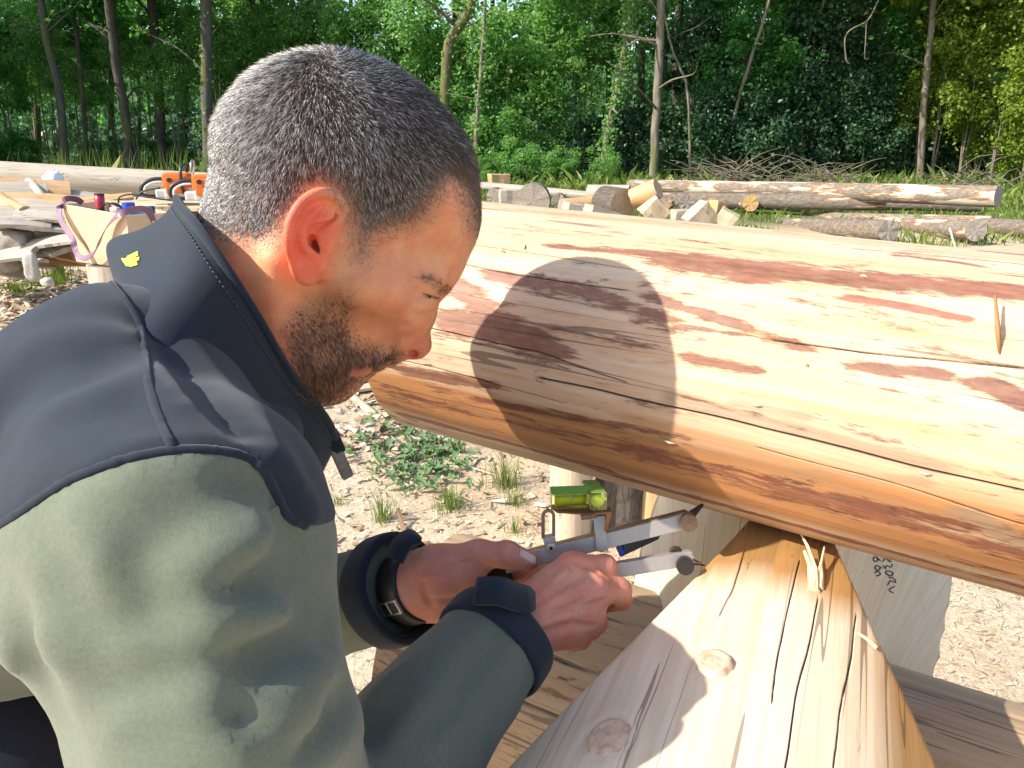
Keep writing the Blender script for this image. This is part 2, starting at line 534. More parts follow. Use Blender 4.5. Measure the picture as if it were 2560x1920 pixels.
M = {}
M['big'] = peeled_mat('peeled_log_wood', (0.60, 0.455, 0.32), (0.48, 0.31, 0.175), (0.145, 0.046, 0.032), (0.40, 0.172, 0.058), patch=0.478, amber=.75)
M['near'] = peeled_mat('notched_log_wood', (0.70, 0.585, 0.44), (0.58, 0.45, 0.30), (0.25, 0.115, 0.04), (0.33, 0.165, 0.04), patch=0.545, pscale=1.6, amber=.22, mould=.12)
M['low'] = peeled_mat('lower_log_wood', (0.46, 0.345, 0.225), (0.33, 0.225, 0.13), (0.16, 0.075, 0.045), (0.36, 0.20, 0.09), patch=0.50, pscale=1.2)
M['grey_log'] = peeled_mat('weathered_grey_log_wood', (0.42, 0.37, 0.30), (0.27, 0.23, 0.185), (0.2, 0.15, 0.11), (0.33, 0.26, 0.19), use_mark=False, patch=0.6, rough=0.8)
M['end_pale'] = endgrain_mat('pale_end_grain', (0.55, 0.40, 0.25), (0.36, 0.24, 0.14))
M['end_grey'] = endgrain_mat('grey_end_grain', (0.34, 0.29, 0.24), (0.20, 0.165, 0.135))
M['end_orange'] = endgrain_mat('fresh_end_grain', (0.55, 0.34, 0.15), (0.40, 0.22, 0.08))
M['bark'] = bark_mat('grey_brown_bark', (0.17, 0.135, 0.105), (0.30, 0.25, 0.20), thr=0.62)
M['bark_peel'] = bark_mat('half_peeled_bark', (0.20, 0.165, 0.13), (0.33, 0.28, 0.23), (0.48, 0.42, 0.33), thr=0.53)
M['bark_dark'] = bark_mat('dark_ridged_bark', (0.10, 0.08, 0.063), (0.20, 0.165, 0.135), thr=0.70)
# ------------------------------------------------------------------ the three big logs of the corner
LD = (pt(2560, 1062, 0.66) - pt(975, 765, 0.99)); LD.normalize()
BIG_A = pt(975, 765, 0.99) + LD * 0.075
BIG_R = 0.14
BIG_B = BIG_A + LD * 1.75
BIGF = log_frame(BIG_A, BIG_B)

def fine_thetas(lo, hi, n, rest=40):
    """dense between lo..hi (radians), sparse elsewhere, increasing in 0..2pi"""
    t = np.concatenate([np.linspace(lo, hi, n, endpoint=False), np.linspace(hi, lo + 2 * np.pi, rest, endpoint=False)]) % (2 * np.pi)
    return np.sort(t)

def seg_mask(S, V, segs):
    """max over capsule-shaped marks in (s, v) metres: (s0,v0,s1,v1,half,strength)"""
    m = np.zeros(S.shape)
    for s0, v0, s1, v1, h, k in segs:
        dx, dy = s1 - s0, v1 - v0
        t = np.clip(((S - s0) * dx + (V - v0) * dy) / (dx * dx + dy * dy + 1e-12), 0, 1)
        ds = (S - s0 - t * dx) * 0.35; dv = V - v0 - t * dy
        d = np.sqrt(ds * ds + dv * dv)
        m = np.maximum(m, k * np.clip(1.35 - d / h, 0, 1))
    return m

def px_segs(fr, R, L):
    out = []
    for (x0, y0, x1, y1, h, k) in L:
        s0, t0 = ray_cyl(x0, y0, fr, R); s1, t1 = ray_cyl(x1, y1, fr, R)
        A, a, b, c, _ = fr
        d = (A + a * ((s0 + s1) / 2) - CAM).length - R * 0.8
        out.append((s0, t0 * R, s1, t1 * R, h * d / FPX, k))
    return out

def line_dist(S, V, poly):
    """across-grain distance to a polyline given as (s,v)"""
    P = np.array(poly); o = np.argsort(P[:, 0]); P = P[o]
    v = np.interp(S, P[:, 0], P[:, 1])
    d = np.abs(V - v)
    d[(S < P[0, 0]) | (S > P[-1, 0])] = 9
    return d

def wig(poly, n=50, amp=0.0016, seed=0.0):
    P = np.array(poly); P = P[np.argsort(P[:, 0])]
    s = np.linspace(P[0, 0], P[-1, 0], n)
    v = np.interp(s, P[:, 0], P[:, 1]) + np.array([amp * mnoise.noise((x * 14, seed, 0)) for x in s])
    return list(zip(s, v))

def with_cracks(th, cracks, R, step=.0005):
    """extra columns of the mesh along each crack"""
    ex = [th]
    for pl, w in cracks:
        v = np.array([p[1] for p in pl])
        ex.append((np.arange(v.min() - .0015, v.max() + .0015, step) / R) % (2 * np.pi))
    t = np.sort(np.concatenate(ex)); k = np.concatenate([[True], np.diff(t) > .0012])
    return t[k]

def build_big_log():
    fr, R = BIGF, BIG_R
    th = fine_thetas(math.radians(-30), math.radians(185), 300, 30)
    ss = np.unique(np.concatenate([np.linspace(0, 0.02, 4), np.linspace(0.02, 1.0, 190), np.linspace(1.0, 1.75, 40)]))
    cv = lambda L: [(s, t * R) for s, t in (ray_cyl(x, y, fr, R) for x, y in L)]
    cracks = [(wig(cv([(1040, 815), (1200, 848), (1340, 878), (1560, 955)]), seed=1), 0.0004),
              (wig(cv([(1350, 945), (1500, 975), (1705, 1023), (2000, 1092), (2340, 1178), (2560, 1228)]), seed=2), 0.0008),
              (wig(cv([(1130, 655), (1300, 688), (1560, 724)]), seed=3), 0.0004),
              (wig(cv([(1000, 900), (1200, 950), (1400, 1005)]), seed=4), 0.0004),
              (wig(cv([(1930, 850), (2150, 880), (2400, 905), (2560, 918)]), seed=5), 0.0005),
              (wig(cv([(1900, 1120), (2200, 1200), (2560, 1310)]), seed=7), 0.0004)]
    th = with_cracks(th, cracks, R)
    red = px_segs(fr, R, [(1380, 614, 1800, 652, 13, .8), (1700, 655, 2560, 735, 34, 1.0), (1850, 690, 2500, 715, 20, .8), (1330, 570, 1520, 592, 9, .5),
                          (1180, 560, 1330, 580, 8, .35),
                          (2130, 745, 2400, 795, 10, .9), (1640, 745, 2000, 868, 15, .8), (1730, 897, 1880, 925, 13, 1.0), (1250, 692, 1500, 755, 24, .8), (1480, 740, 1650, 790, 20, .8),
                          (1160, 812, 1340, 862, 34, 1.1), (1130, 700, 1230, 785, 30, .8), (2140, 915, 2340, 932, 13, 1.0), (1700, 815, 1990, 850, 7, .7), (2480, 965, 2560, 1000, 18, .9),
                          (1000, 985, 1700, 1160, 30, .45), (1600, 1130, 2560, 1390, 34, .45), (1010, 1040, 1500, 1170, 14, .9), (1500, 1180, 2560, 1470, 16, .8), (1200, 1000, 1700, 1090, 12, .7), (2100, 1240, 2400, 1310, 14, .7), (1020, 930, 1230, 960, 14, .7),
                          (1330, 500, 1560, 515, 5, .3), (2240, 640, 2450, 665, 8, .5), (1700, 990, 1900, 1035, 8, .6)])
    orange = px_segs(fr, R, [(960, 960, 2560, 1330, 60, .75), (980, 1000, 2560, 1420, 66, 1.0), (990, 960, 1500, 1080, 40, .9), (1500, 1130, 2100, 1290, 50, .9), (1650, 600, 2500, 690, 40, .35), (1200, 545, 1500, 570, 16, .35), (1600, 1060, 2200, 1220, 40, .5)])
    stain = px_segs(fr, R, [(1700, 1000, 2330, 1165, 30, .85), (2000, 1180, 2300, 1200, 22, .7), (1300, 850, 1560, 900, 26, .5), (2440, 1290, 2560, 1370, 30, 1.0), (1850, 1010, 2000, 1040, 20, .8), (1720, 650, 2200, 700, 30, .25)])
    def rfun(S, T, Rr):
        V = T * R
        d = np.zeros(S.shape)
        for pl, w in cracks:
            q = line_dist(S, V, pl)
            d = np.maximum(d, np.clip(1.4 - q / w, 0, 1))
        # shallow facets from the drawknife
        fac = np.array([mnoise.noise((s * 1.6, v * 34, 0.5)) for s, v in zip(S.ravel(), V.ravel())]).reshape(S.shape)
        return Rr - 0.0035 * d + 0.0012 * fac
    def vc(S, T, base, Rr):
        V = T * R
        d = np.zeros(S.shape)
        for pl, w in cracks:
            d = np.maximum(d, np.clip(1.5 - line_dist(S, V, pl) / w, 0, 1))
        return np.stack([seg_mask(S, V, red), seg_mask(S, V, orange), d, seg_mask(S, V, stain)], -1)
    o = round_log('peeled_log', BIG_A, BIG_B, R, R * 1.0, [M['big'], M['end_pale']], ss, th, rfun, vc, wob=0.012, seed=1, jag=0.004)
    tag(o, 'thick peeled log with red brown bark patches, laid across the notched log', 'log')
    return o
big_log = build_big_log()

# near log, notched under the big one
ND = Vector((0.40, 0.916, 0)).normalized()          # from the camera away
NX = BIG_A + LD * 0.0
def _cross():
    best = None
    for k in np.linspace(0.2, 1.2, 400):
        p = BIG_A + LD * k
        q = proj([p])[0]
        e = abs(q[0] - 2004)
        if best is None or e < best[0]: best = (e, p)
    return best[1]
CROSS = _cross()
NEAR_R = 0.212
NEAR_Z = CROSS.z - BIG_R - NEAR_R + 0.004
NEAR_FAR = Vector((CROSS.x, CROSS.y, NEAR_Z)) + ND * 0.62
NEAR_NEAR = Vector((CROSS.x, CROSS.y, NEAR_Z)) - ND * 1.35
NEARF = log_frame(NEAR_FAR, NEAR_NEAR)
SCARF = {1: (math.radians(63), 0.565, 0.41), -1: (math.radians(72), 0.48, 0.40)}   # right and left of the ridge: tilt, depth at the crossing, length
def near_p(S, sg):
    s = np.abs(S - 0.62); phi, p0, se = SCARF[sg]
    return NEAR_R * (p0 + (1 - p0) * np.clip(s / se, 0, 1) ** 1.15)
def build_near_log():
    fr, R = NEARF, NEAR_R
    th = fine_thetas(math.radians(-100), math.radians(100), 260, 30)
    ss = np.unique(np.concatenate([np.linspace(0, 1.2, 230), np.linspace(1.2, 1.97, 30)]))
    cv = lambda L: [(s, t) for s, t in ((lambda q: (q[0], ((q[1] + math.pi) % (2 * math.pi) - math.pi) * R))(ray_cyl(x, y, fr, R)) for x, y in L)]
    cracks = [(wig(cv([(2000, 1400), (1975, 1500), (1945, 1640), (1932, 1760)]), 40, .002, 1), 0.0004),
              (wig(cv([(2045, 1500), (2020, 1620), (1990, 1760), (1960, 1918)]), 40, .002, 2), 0.00045),
              (wig(cv([(2140, 1540), (2128, 1640), (2100, 1800), (2085, 1918)]), 40, .002, 3), 0.00045),
              (wig(cv([(1860, 1380), (1830, 1480), (1800, 1540)]), 40, .002, 4), 0.0004)]
    th = with_cracks(th, cracks, R)
    W = lambda T: ((T + math.pi) % (2 * math.pi) - math.pi)
    def rfun(S, T, Rr):
        t = W(T); V = t * R
        d = np.zeros(S.shape)
        for pl, w in cracks: d = np.maximum(d, np.clip(1.4 - line_dist(S, V, pl) / w, 0, 1))
        Rr = Rr - 0.005 * d
        # knots stand a little proud
        for x, y, rk in ((1785, 1665, 0.0145), (1525, 1850, 0.0165)):
            s0, t0 = ray_cyl(x, y, fr, R); t0 = W(np.array(t0))
            q = np.sqrt((S - s0) ** 2 + ((t - t0) * R) ** 2)
            Rr = Rr + 0.0035 * np.exp(-(q / (rk * 2.2)) ** 2) - .0022 * np.exp(-((q - rk * 1.06) / .0022) ** 2)
        for sg in (1, -1):
            p = near_p(S, sg)
            cs = np.cos(t - sg * SCARF[sg][0])
            hit = np.where(cs > 0.05, p / np.maximum(cs, 0.05), 9)
            Rr = np.minimum(Rr, hit)
        # bottom notch over the lower log
        return Rr
    def vc(S, T, base, Rr):
        t = W(T); V = t * R
        d = np.zeros(S.shape)
        for pl, w in cracks: d = np.maximum(d, np.clip(1.5 - line_dist(S, V, pl) / w, 0, 1))
        s = S - 0.62
        scarf = (Rr < base - 0.0065) & (d < 0.05)
        org = np.clip(1.5 - np.abs(s - 0.03) / 0.105, 0, 1) * np.clip(1.4 - np.abs(t) / 0.8, 0, 1)  # orange stain on the ridge, also stands in for the man's cast shadow
        # left flank: brown streaks and the arm's shadow, painted as one
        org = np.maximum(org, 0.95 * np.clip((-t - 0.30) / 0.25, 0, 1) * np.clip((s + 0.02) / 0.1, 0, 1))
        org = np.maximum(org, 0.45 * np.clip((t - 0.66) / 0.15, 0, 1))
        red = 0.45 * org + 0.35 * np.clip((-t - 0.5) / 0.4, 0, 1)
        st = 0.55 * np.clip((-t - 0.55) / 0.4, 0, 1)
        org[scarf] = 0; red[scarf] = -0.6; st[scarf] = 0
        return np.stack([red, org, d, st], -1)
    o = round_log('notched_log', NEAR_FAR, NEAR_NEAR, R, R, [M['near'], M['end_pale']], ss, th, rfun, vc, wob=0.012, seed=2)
    tag(o, 'notched log with two knots and cut scarf faces, running under the thick peeled log', 'log')
    for x, y, rk in ((1785, 1665, 0.0145), (1525, 1850, 0.0165)):
        s0, t0 = ray_cyl(x, y, fr, R)
        A, a, b, c, _ = fr
        nrm = b * math.cos(t0) + c * math.sin(t0)
        sd = a; tt = nrm.cross(a)
        V, F = [], []
        nr, na = 6, 28
        for i in range(nr + 1):
            f = i / nr
            for j in range(na):
                an = j * 2 * math.pi / na
                rr = rk * f * (1 + 0.08 * mnoise.noise((math.cos(an) * 1.5, math.sin(an) * 1.5, x))) * (1.25 if abs(math.cos(an)) > 2 else 1)
                ds, dt = rr * 1.12 * math.cos(an), rr * math.sin(an)
                ang = t0 + dt / R
                rad = R + 0.0035 * math.exp(-(rr / (rk * 2.2)) ** 2) + (0.0016 if f < 0.99 else -0.002) + 0.0006 * math.sin(f * 11) + 0.0007 * mnoise.noise((an * 2, f * 6, x))
                V.append(A + a * (s0 + ds) + (b * math.cos(ang) + c * math.sin(ang)) * rad)
        for i in range(nr):
            for j in range(na):
                k = (j + 1) % na
                F.append((i * na + j, i * na + k, (i + 1) * na + k, (i + 1) * na + j))
        me = np_mesh('knot', [tuple(v) for v in V], F)
        kb = M.get('knot')
        if kb is None:
            bb = MatB('knot_wood'); oc = bb.coord('Object')
            nz = bb.noise(oc, 120, 5, 0.7)
            kb = M['knot'] = bb.bsdf(bb.ramp(nz, [(0.3, (0.36, 0.22, 0.13)), (0.5, (0.55, 0.40, 0.28)), (0.75, (0.64, 0.49, 0.36))]), 0.7, bb.bump(nz, 0.6, 0.002))
        link('knot', me, kb, o)
    return o
near_log = build_near_log()

# torn splinter standing on the ridge, under the big log
def splinters():
    fr, R = NEARF, NEAR_R
    A, a, b, c, _ = fr
    mt = simple_mat('fresh_splinter_wood', (0.66, 0.50, 0.31), 0.7, var=0.3, vscale=90)
    def P(x, y, h):
        s, t = ray_cyl(x, y, fr, R)
        return A + a * s + (b * math.cos(t) + c * math.sin(t)) * (R + h)
    for (pts, w) in (([(2040, 1480, .001), (2035, 1440, .006), (2012, 1395, .012), (1985, 1362, .018)], .0028), ([(2034, 1478, .001), (2027, 1440, .005), (2006, 1400, .009)], .0030),
                     ([(2028, 1476, .001), (2022, 1450, .003), (2018, 1420, .006)], .0026),
                     ([(2030, 1470, .001), (2046, 1430, .007), (2052, 1392, .011)], .0018), ([(2050, 1474, .001), (2050, 1450, .004), (2046, 1424, .007)], .0026),
                     ([(2186, 1626, .003), (2160, 1606, .004), (2138, 1592, .004)], .0016)):
        V, F = tube_arrays([P(*q) for q in pts], [w, w * .8, w * .55, w * .15][:len(pts)], 5)
        o = link('splinter', np_mesh('splinter', V, F, False), mt, near_log)
splinters()

def log_splinter():
    A, a, b, c, _ = BIGF
    def P(x, y, h):
        s, t = ray_cyl(x, y, BIGF, BIG_R)
        return A + a * s + (b * math.cos(t) + c * math.sin(t)) * (BIG_R + h)
    V, F = tube_arrays([P(2500, 886, -.001), P(2490, 835, .008), P(2480, 768, .013)], [.0010, .0018, .0008], 6)
    link('splinter', np_mesh('splinter', V, F), simple_mat('brown_splinter', (.30, .15, .06), .7), big_log)
    for x0, y0, x1, y1, r in ((1245, 622, 1262, 632, .0012), (2150, 690, 2170, 697, .001), (1880, 1010, 1905, 1015, .001), (1660, 1100, 1690, 1108, .0012), (2010, 905, 2020, 915, .0014), (1310, 612, 1312, 624, .0016), (1750, 690, 1762, 694, .001), (2300, 1180, 2330, 1186, .001)):
        V, F = tube_arrays([P(x0, y0, .0005), P((x0 + x1) / 2, (y0 + y1) / 2, .0018), P(x1, y1, .001)], [r * .5, r, r * .4], 5)
        link('wood_fibre', np_mesh('wood_fibre', V, F), M['straw_fibre'], big_log)
M['straw_fibre'] = simple_mat('pale_wood_fibre', (.66, .52, .34), .8)
log_splinter()

# handwriting in blue marker on the right scarf face
def scarf_writing():
    A, a, b, c, _ = NEARF
    mt = simple_mat('blue_marker_ink', (0.012, 0.010, 0.09), 0.6)
    bv = BVHTree.FromPolygons([v.co for v in near_log.data.vertices], [tuple(p.vertices) for p in near_log.data.polygons])
    def stroke(pts):
        out = []
        for x, y in catmull([(p[0], p[1], 0) for p in pts], 5)[:, :2]:
            h = bv.ray_cast(CAM, ray(x, y).normalized())
            if h[0]: out.append(h[0] + h[1] * 0.0006)
        return out
    parts = []
    S = [  # "1285,5" and "96 5" written along the grain, top to bottom in the picture
        [(2232, 1482), (2222, 1474), (2236, 1466)],                                   # 1
        [(2218, 1462), (2226, 1452), (2238, 1456), (2234, 1446), (2222, 1444)],        # 2
        [(2230, 1440), (2216, 1436), (2214, 1428), (2224, 1428), (2232, 1434), (2224, 1440), (2214, 1432)],   # 8
        [(2212, 1422), (2216, 1414), (2226, 1418), (2230, 1410)], [(2213, 1422), (2207, 1414)],   # 5
        [(2222, 1404), (2228, 1404)],
        [(2206, 1404), (2212, 1396), (2222, 1402), (2224, 1392)],                     # 5
        [(2190, 1392), (2194, 1400), (2186, 1404), (2182, 1396), (2190, 1392), (2200, 1402)],
        [(2204, 1420), (2192, 1414), (2186, 1420), (2194, 1426), (2200, 1420)],
        [(2186, 1432), (2194, 1428), (2200, 1436), (2190, 1440)],
    ]
    for p in S:
        q = stroke(p)
        if len(q) > 2: parts.append(tube_arrays(q, 0.00065, 5))
    if parts:
        V, F = join_arrays(parts)
        link('handwriting', np_mesh('handwriting', V, F), mt, near_log)
scarf_writing()

# lower log
def build_low_log():
    A0 = Vector((BIG_A.x, BIG_A.y, 0.803)) - LD * 0.02
    A0.x += 0.005; A0.y += 0.015
    B0 = A0 + Vector((LD.x, LD.y, 0)).normalized() * 2.1
    th = fine_thetas(math.radians(-60), math.radians(150), 180, 24)
    ss = np.linspace(0, 2.1, 120)
    fr = log_frame(A0, B0); R = 0.155
    cr = [([(0.1, 0.10), (0.9, 0.105)], 0.0015), ([(0.03, 0.03), (0.6, 0.028)], 0.0012), ([(0.2, 0.16), (0.7, 0.163)], 0.0012), ([(0.25, -0.02), (1.9, -0.03)], 0.0015), ([(0.9, 0.06), (1.9, 0.062)], 0.0015)]
    cr = [(wig(p, 60, 0.003, i), w) for i, (p, w) in enumerate(cr)]
    W = lambda T: ((T + math.pi) % (2 * math.pi) - math.pi)
    def cd(S, T, k):
        d = np.zeros(S.shape)
        for pl, w in cr: d = np.maximum(d, np.clip(k - line_dist(S, W(T) * R, pl) / w, 0, 1))
        return d
    def rf(S, T, r): return r - 0.005 * cd(S, T, 1.3)
    def vc(S, T, base, r):
        t = W(T)
        z = np.zeros(S.shape)
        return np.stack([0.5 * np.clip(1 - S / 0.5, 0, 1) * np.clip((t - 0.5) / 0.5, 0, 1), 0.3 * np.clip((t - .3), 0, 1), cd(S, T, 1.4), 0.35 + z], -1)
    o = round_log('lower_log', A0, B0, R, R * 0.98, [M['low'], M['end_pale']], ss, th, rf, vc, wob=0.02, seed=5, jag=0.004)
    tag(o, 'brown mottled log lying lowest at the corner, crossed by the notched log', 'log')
    # rests on two short posts, as a wall course does
    for k, s in enumerate((0.35, 1.9)):
        p = A0 + (B0 - A0) * (s / 2.1)
        g = gz(p.x, p.y)
        o2 = round_log('support_block', (p.x, p.y, g - 0.02), (p.x, p.y, 0.70), 0.12, 0.12, [M['bark'], M['end_grey']], nseg=20, nlen=6, seed=20 + k)
        tag(o2, ('bark covered stump block holding up the lowest log under its left end', 'bark covered stump block holding up the lowest log beyond the notched log')[k], 'stump')
    return o
low_log = build_low_log()
# ------------------------------------------------------------------ implicit surfaces (for bodies and cloth)
def smin(a, b, k):
    if k <= 0: return np.minimum(a, b)
    h = np.clip(0.5 + 0.5 * (b - a) / k, 0, 1)
    return b + (a - b) * h - k * h * (1 - h)

class Field:
    def __init__(s, lo, hi, h):
        s.lo = np.array(lo, float); s.h = h
        s.n = np.ceil((np.array(hi, float) - s.lo) / h).astype(int) + 1
        s.ax = [s.lo[i] + h * np.arange(s.n[i]) for i in range(3)]
        s.f = np.full(s.n, 0.5, np.float32)
    def sub(s, lo, hi):
        i0 = np.clip(np.floor((np.array(lo) - s.lo) / s.h).astype(int), 0, s.n)
        i1 = np.clip(np.ceil((np.array(hi) - s.lo) / s.h).astype(int) + 1, 0, s.n)
        if np.any(i1 <= i0): return None
        sl = tuple(slice(a, b) for a, b in zip(i0, i1))
        X, Y, Z = np.meshgrid(*[s.ax[i][sl[i]].astype(np.float32) for i in range(3)], indexing='ij', sparse=True)
        return sl, X, Y, Z
    def op(s, sl, d, k, mode):
        f = s.f[sl]
        if mode == 'add': s.f[sl] = smin(f, d, k)
        else: s.f[sl] = -smin(-f, d, k)
    def cap(s, a, b, ra, rb=None, k=0.0, mode='add', pad=None):
        """tapered capsule"""
        rb = ra if rb is None else rb
        a = np.array(tuple(a)); b = np.array(tuple(b)); m = max(ra, rb) + k * 2 + s.h * 3 + (pad or 0)
        q = s.sub(np.minimum(a, b) - m, np.maximum(a, b) + m)
        if q is None: return
        sl, X, Y, Z = q
        ab = b - a; L2 = float(ab.dot(ab)) + 1e-12
        t = np.clip(((X - a[0]) * ab[0] + (Y - a[1]) * ab[1] + (Z - a[2]) * ab[2]) / L2, 0, 1)
        d = np.sqrt((X - a[0] - t * ab[0]) ** 2 + (Y - a[1] - t * ab[1]) ** 2 + (Z - a[2] - t * ab[2]) ** 2) - (ra + (rb - ra) * t)
        s.op(sl, d.astype(np.float32), k, mode)
    def sph(s, c, r, k=0.0, mode='add'):
        s.cap(c, c, r, r, k, mode)
    def ell(s, c, ax, r, k=0.0, mode='add'):
        """ellipsoid with axes ax (3 unit vectors) and radii r"""
        c = np.array(tuple(c)); m = max(r) + 2 * k + 3 * s.h
        q = s.sub(c - m, c + m)
        if q is None: return
        sl, X, Y, Z = q
        k0 = 0; k1 = 0
        for v, rr in zip(ax, r):
            v = np.array(tuple(v))
            p = (X - c[0]) * v[0] + (Y - c[1]) * v[1] + (Z - c[2]) * v[2]
            k0 = k0 + (p / rr) ** 2; k1 = k1 + (p / rr ** 2) ** 2
        k0 = np.sqrt(k0); k1 = np.sqrt(k1)
        d = k0 * (k0 - 1) / np.maximum(k1, 1e-6)
        s.op(sl, d.astype(np.float32), k, mode)
    def line(s, P, R, k=0.0, mode='add'):
        """a polyline of tapered capsules joined first, blended once"""
        P = np.asarray(P, float); m = max(R) + k * 2 + s.h * 3
        q = s.sub(P.min(0) - m, P.max(0) + m)
        if q is None: return
        sl, X, Y, Z = q
        D = None
        for i in range(len(P) - 1):
            a, b = P[i], P[i + 1]; ab = b - a; L2 = float(ab.dot(ab)) + 1e-12
            t = np.clip(((X - a[0]) * ab[0] + (Y - a[1]) * ab[1] + (Z - a[2]) * ab[2]) / L2, 0, 1)
            d = np.sqrt((X - a[0] - t * ab[0]) ** 2 + (Y - a[1] - t * ab[1]) ** 2 + (Z - a[2] - t * ab[2]) ** 2) - (R[i] + (R[i + 1] - R[i]) * t)
            D = d if D is None else np.minimum(D, d)
        s.op(sl, D.astype(np.float32), k, mode)
    def chain(s, P, R, k=0.0, mode='add'):
        for i in range(len(P) - 1): s.cap(P[i], P[i + 1], R[i], R[i + 1], k if i == 0 else min(k, 0.004), mode)
    def mesh(s, iso=0.0):
        f = s.f - iso
        ins = f < 0
        c = ins[:-1, :-1, :-1].astype(np.int8)
        tot = sum(ins[i:ins.shape[0] - 1 + i, j:ins.shape[1] - 1 + j, k:ins.shape[2] - 1 + k].astype(np.int8) for i in (0, 1) for j in (0, 1) for k in (0, 1))
        act = np.argwhere((tot > 0) & (tot < 8))
        ids = -np.ones(tot.shape, np.int32)
        ids[tuple(act.T)] = np.arange(len(act))
        P = np.zeros((len(act), 3)); N = np.zeros(len(act))
        cor = [(i, j, k) for i in (0, 1) for j in (0, 1) for k in (0, 1)]
        val = {q: f[act[:, 0] + q[0], act[:, 1] + q[1], act[:, 2] + q[2]] for q in cor}
        for q in cor:
            for axn in range(3):
                if q[axn]: continue
                r = list(q); r[axn] = 1; r = tuple(r)
                a, b = val[q], val[r]
                mk = (a < 0) != (b < 0)
                t = np.where(mk, a / np.where(a == b, 1, a - b), 0)
                for d in range(3):
                    P[:, d] += np.where(mk, q[d] + (t if d == axn else 0), 0)
                N += mk
        V = s.lo + (act + P / np.maximum(N, 1)[:, None]) * s.h
        Fs = []
        for axn in range(3):
            u, v = [(1, 2), (2, 0), (0, 1)][axn]
            sl0 = [slice(None)] * 3; sl1 = [slice(None)] * 3
            sl0[axn] = slice(0, -1); sl1[axn] = slice(1, None)
            a = ins[tuple(sl0)]; b = ins[tuple(sl1)]
            e = np.argwhere(a != b)
            e = e[(e[:, u] > 0) & (e[:, v] > 0) & (e[:, u] < ins.shape[u] - 1) & (e[:, v] < ins.shape[v] - 1)]
            def g(du, dv):
                q = e.copy(); q[:, u] += du; q[:, v] += dv
                return ids[tuple(q.T)]
            quad = np.stack([g(-1, -1), g(0, -1), g(0, 0), g(-1, 0)], 1)
            flip = ~a[tuple(e.T)]
            quad[flip] = quad[flip][:, ::-1]
            Fs.append(quad[(quad >= 0).all(1)])
        F = np.concatenate(Fs)
        a, b, c, d = (V[F[:, i]] for i in range(4))
        vol = (a * np.cross(b, c)).sum() + (a * np.cross(c, d)).sum()
        return V, (F if vol > 0 else F[:, ::-1].copy())

def lap_smooth(V, F, it=1, lam=0.5):
    """plain Laplacian smoothing of a quad mesh"""
    E = np.concatenate([F[:, [0, 1]], F[:, [1, 2]], F[:, [2, 3]], F[:, [3, 0]]])
    V = V.copy()
    for _ in range(it):
        A = np.zeros_like(V); n = np.zeros(len(V))
        np.add.at(A, E[:, 0], V[E[:, 1]]); np.add.at(A, E[:, 1], V[E[:, 0]])
        np.add.at(n, E[:, 0], 1); np.add.at(n, E[:, 1], 1)
        V = V + lam * (A / np.maximum(n, 1)[:, None] - V)
    return V

def blur2(A, n):
    for _ in range(n):
        B = np.pad(A, 1, mode='edge')
        A = (B[:-2, 1:-1] + B[2:, 1:-1] + B[1:-1, :-2] + B[1:-1, 2:] + 2 * B[1:-1, 1:-1]) / 6
    return A

def poly_sd(U, Vv, poly):
    """signed distance to a polygon (negative inside)"""
    P = np.array(poly, float); d = np.full(U.shape, 1e9); ins = np.zeros(U.shape, bool)
    n = len(P)
    for i in range(n):
        a = P[i]; b = P[(i + 1) % n]; e = b - a
        wu = U - a[0]; wv = Vv - a[1]
        t = np.clip((wu * e[0] + wv * e[1]) / (e.dot(e) + 1e-15), 0, 1)
        d = np.minimum(d, (wu - e[0] * t) ** 2 + (wv - e[1] * t) ** 2)
        c = (a[1] <= Vv) != (b[1] <= Vv)
        x = a[0] + (Vv - a[1]) / (b[1] - a[1] + 1e-15) * e[0]
        ins ^= c & (U < x)
    d = np.sqrt(d)
    return np.where(ins, -d, d)

# ------------------------------------------------------------------ the man: head frame
HYAW, HROLL = math.radians(30.0), math.radians(8.0)
HC = pt(850, 500, 0.60)
HX = Vector((math.cos(HYAW), math.sin(HYAW), 0))
HN = (Vector((math.sin(HYAW), -math.cos(HYAW), 0)) * math.cos(HROLL) + Vector((0, 0, -1)) * math.sin(HROLL)).normalized()
HU = HN.cross(HX).normalized()
HM = np.array([tuple(HX), tuple(HU), tuple(HN)])       # rows: u, v, w

def H(px, py, w=0.0):
    """photo pixel on the plane w metres off the middle of the head -> head coordinates"""
    d = ray(px, py)
    t = (w - (CAM - HC).dot(HN)) / d.dot(HN)
    P = CAM + d * t - HC
    return np.array([P.dot(HX), P.dot(HU), w])

def head_to_world(V):
    return np.asarray(V) @ HM + np.array(tuple(HC))

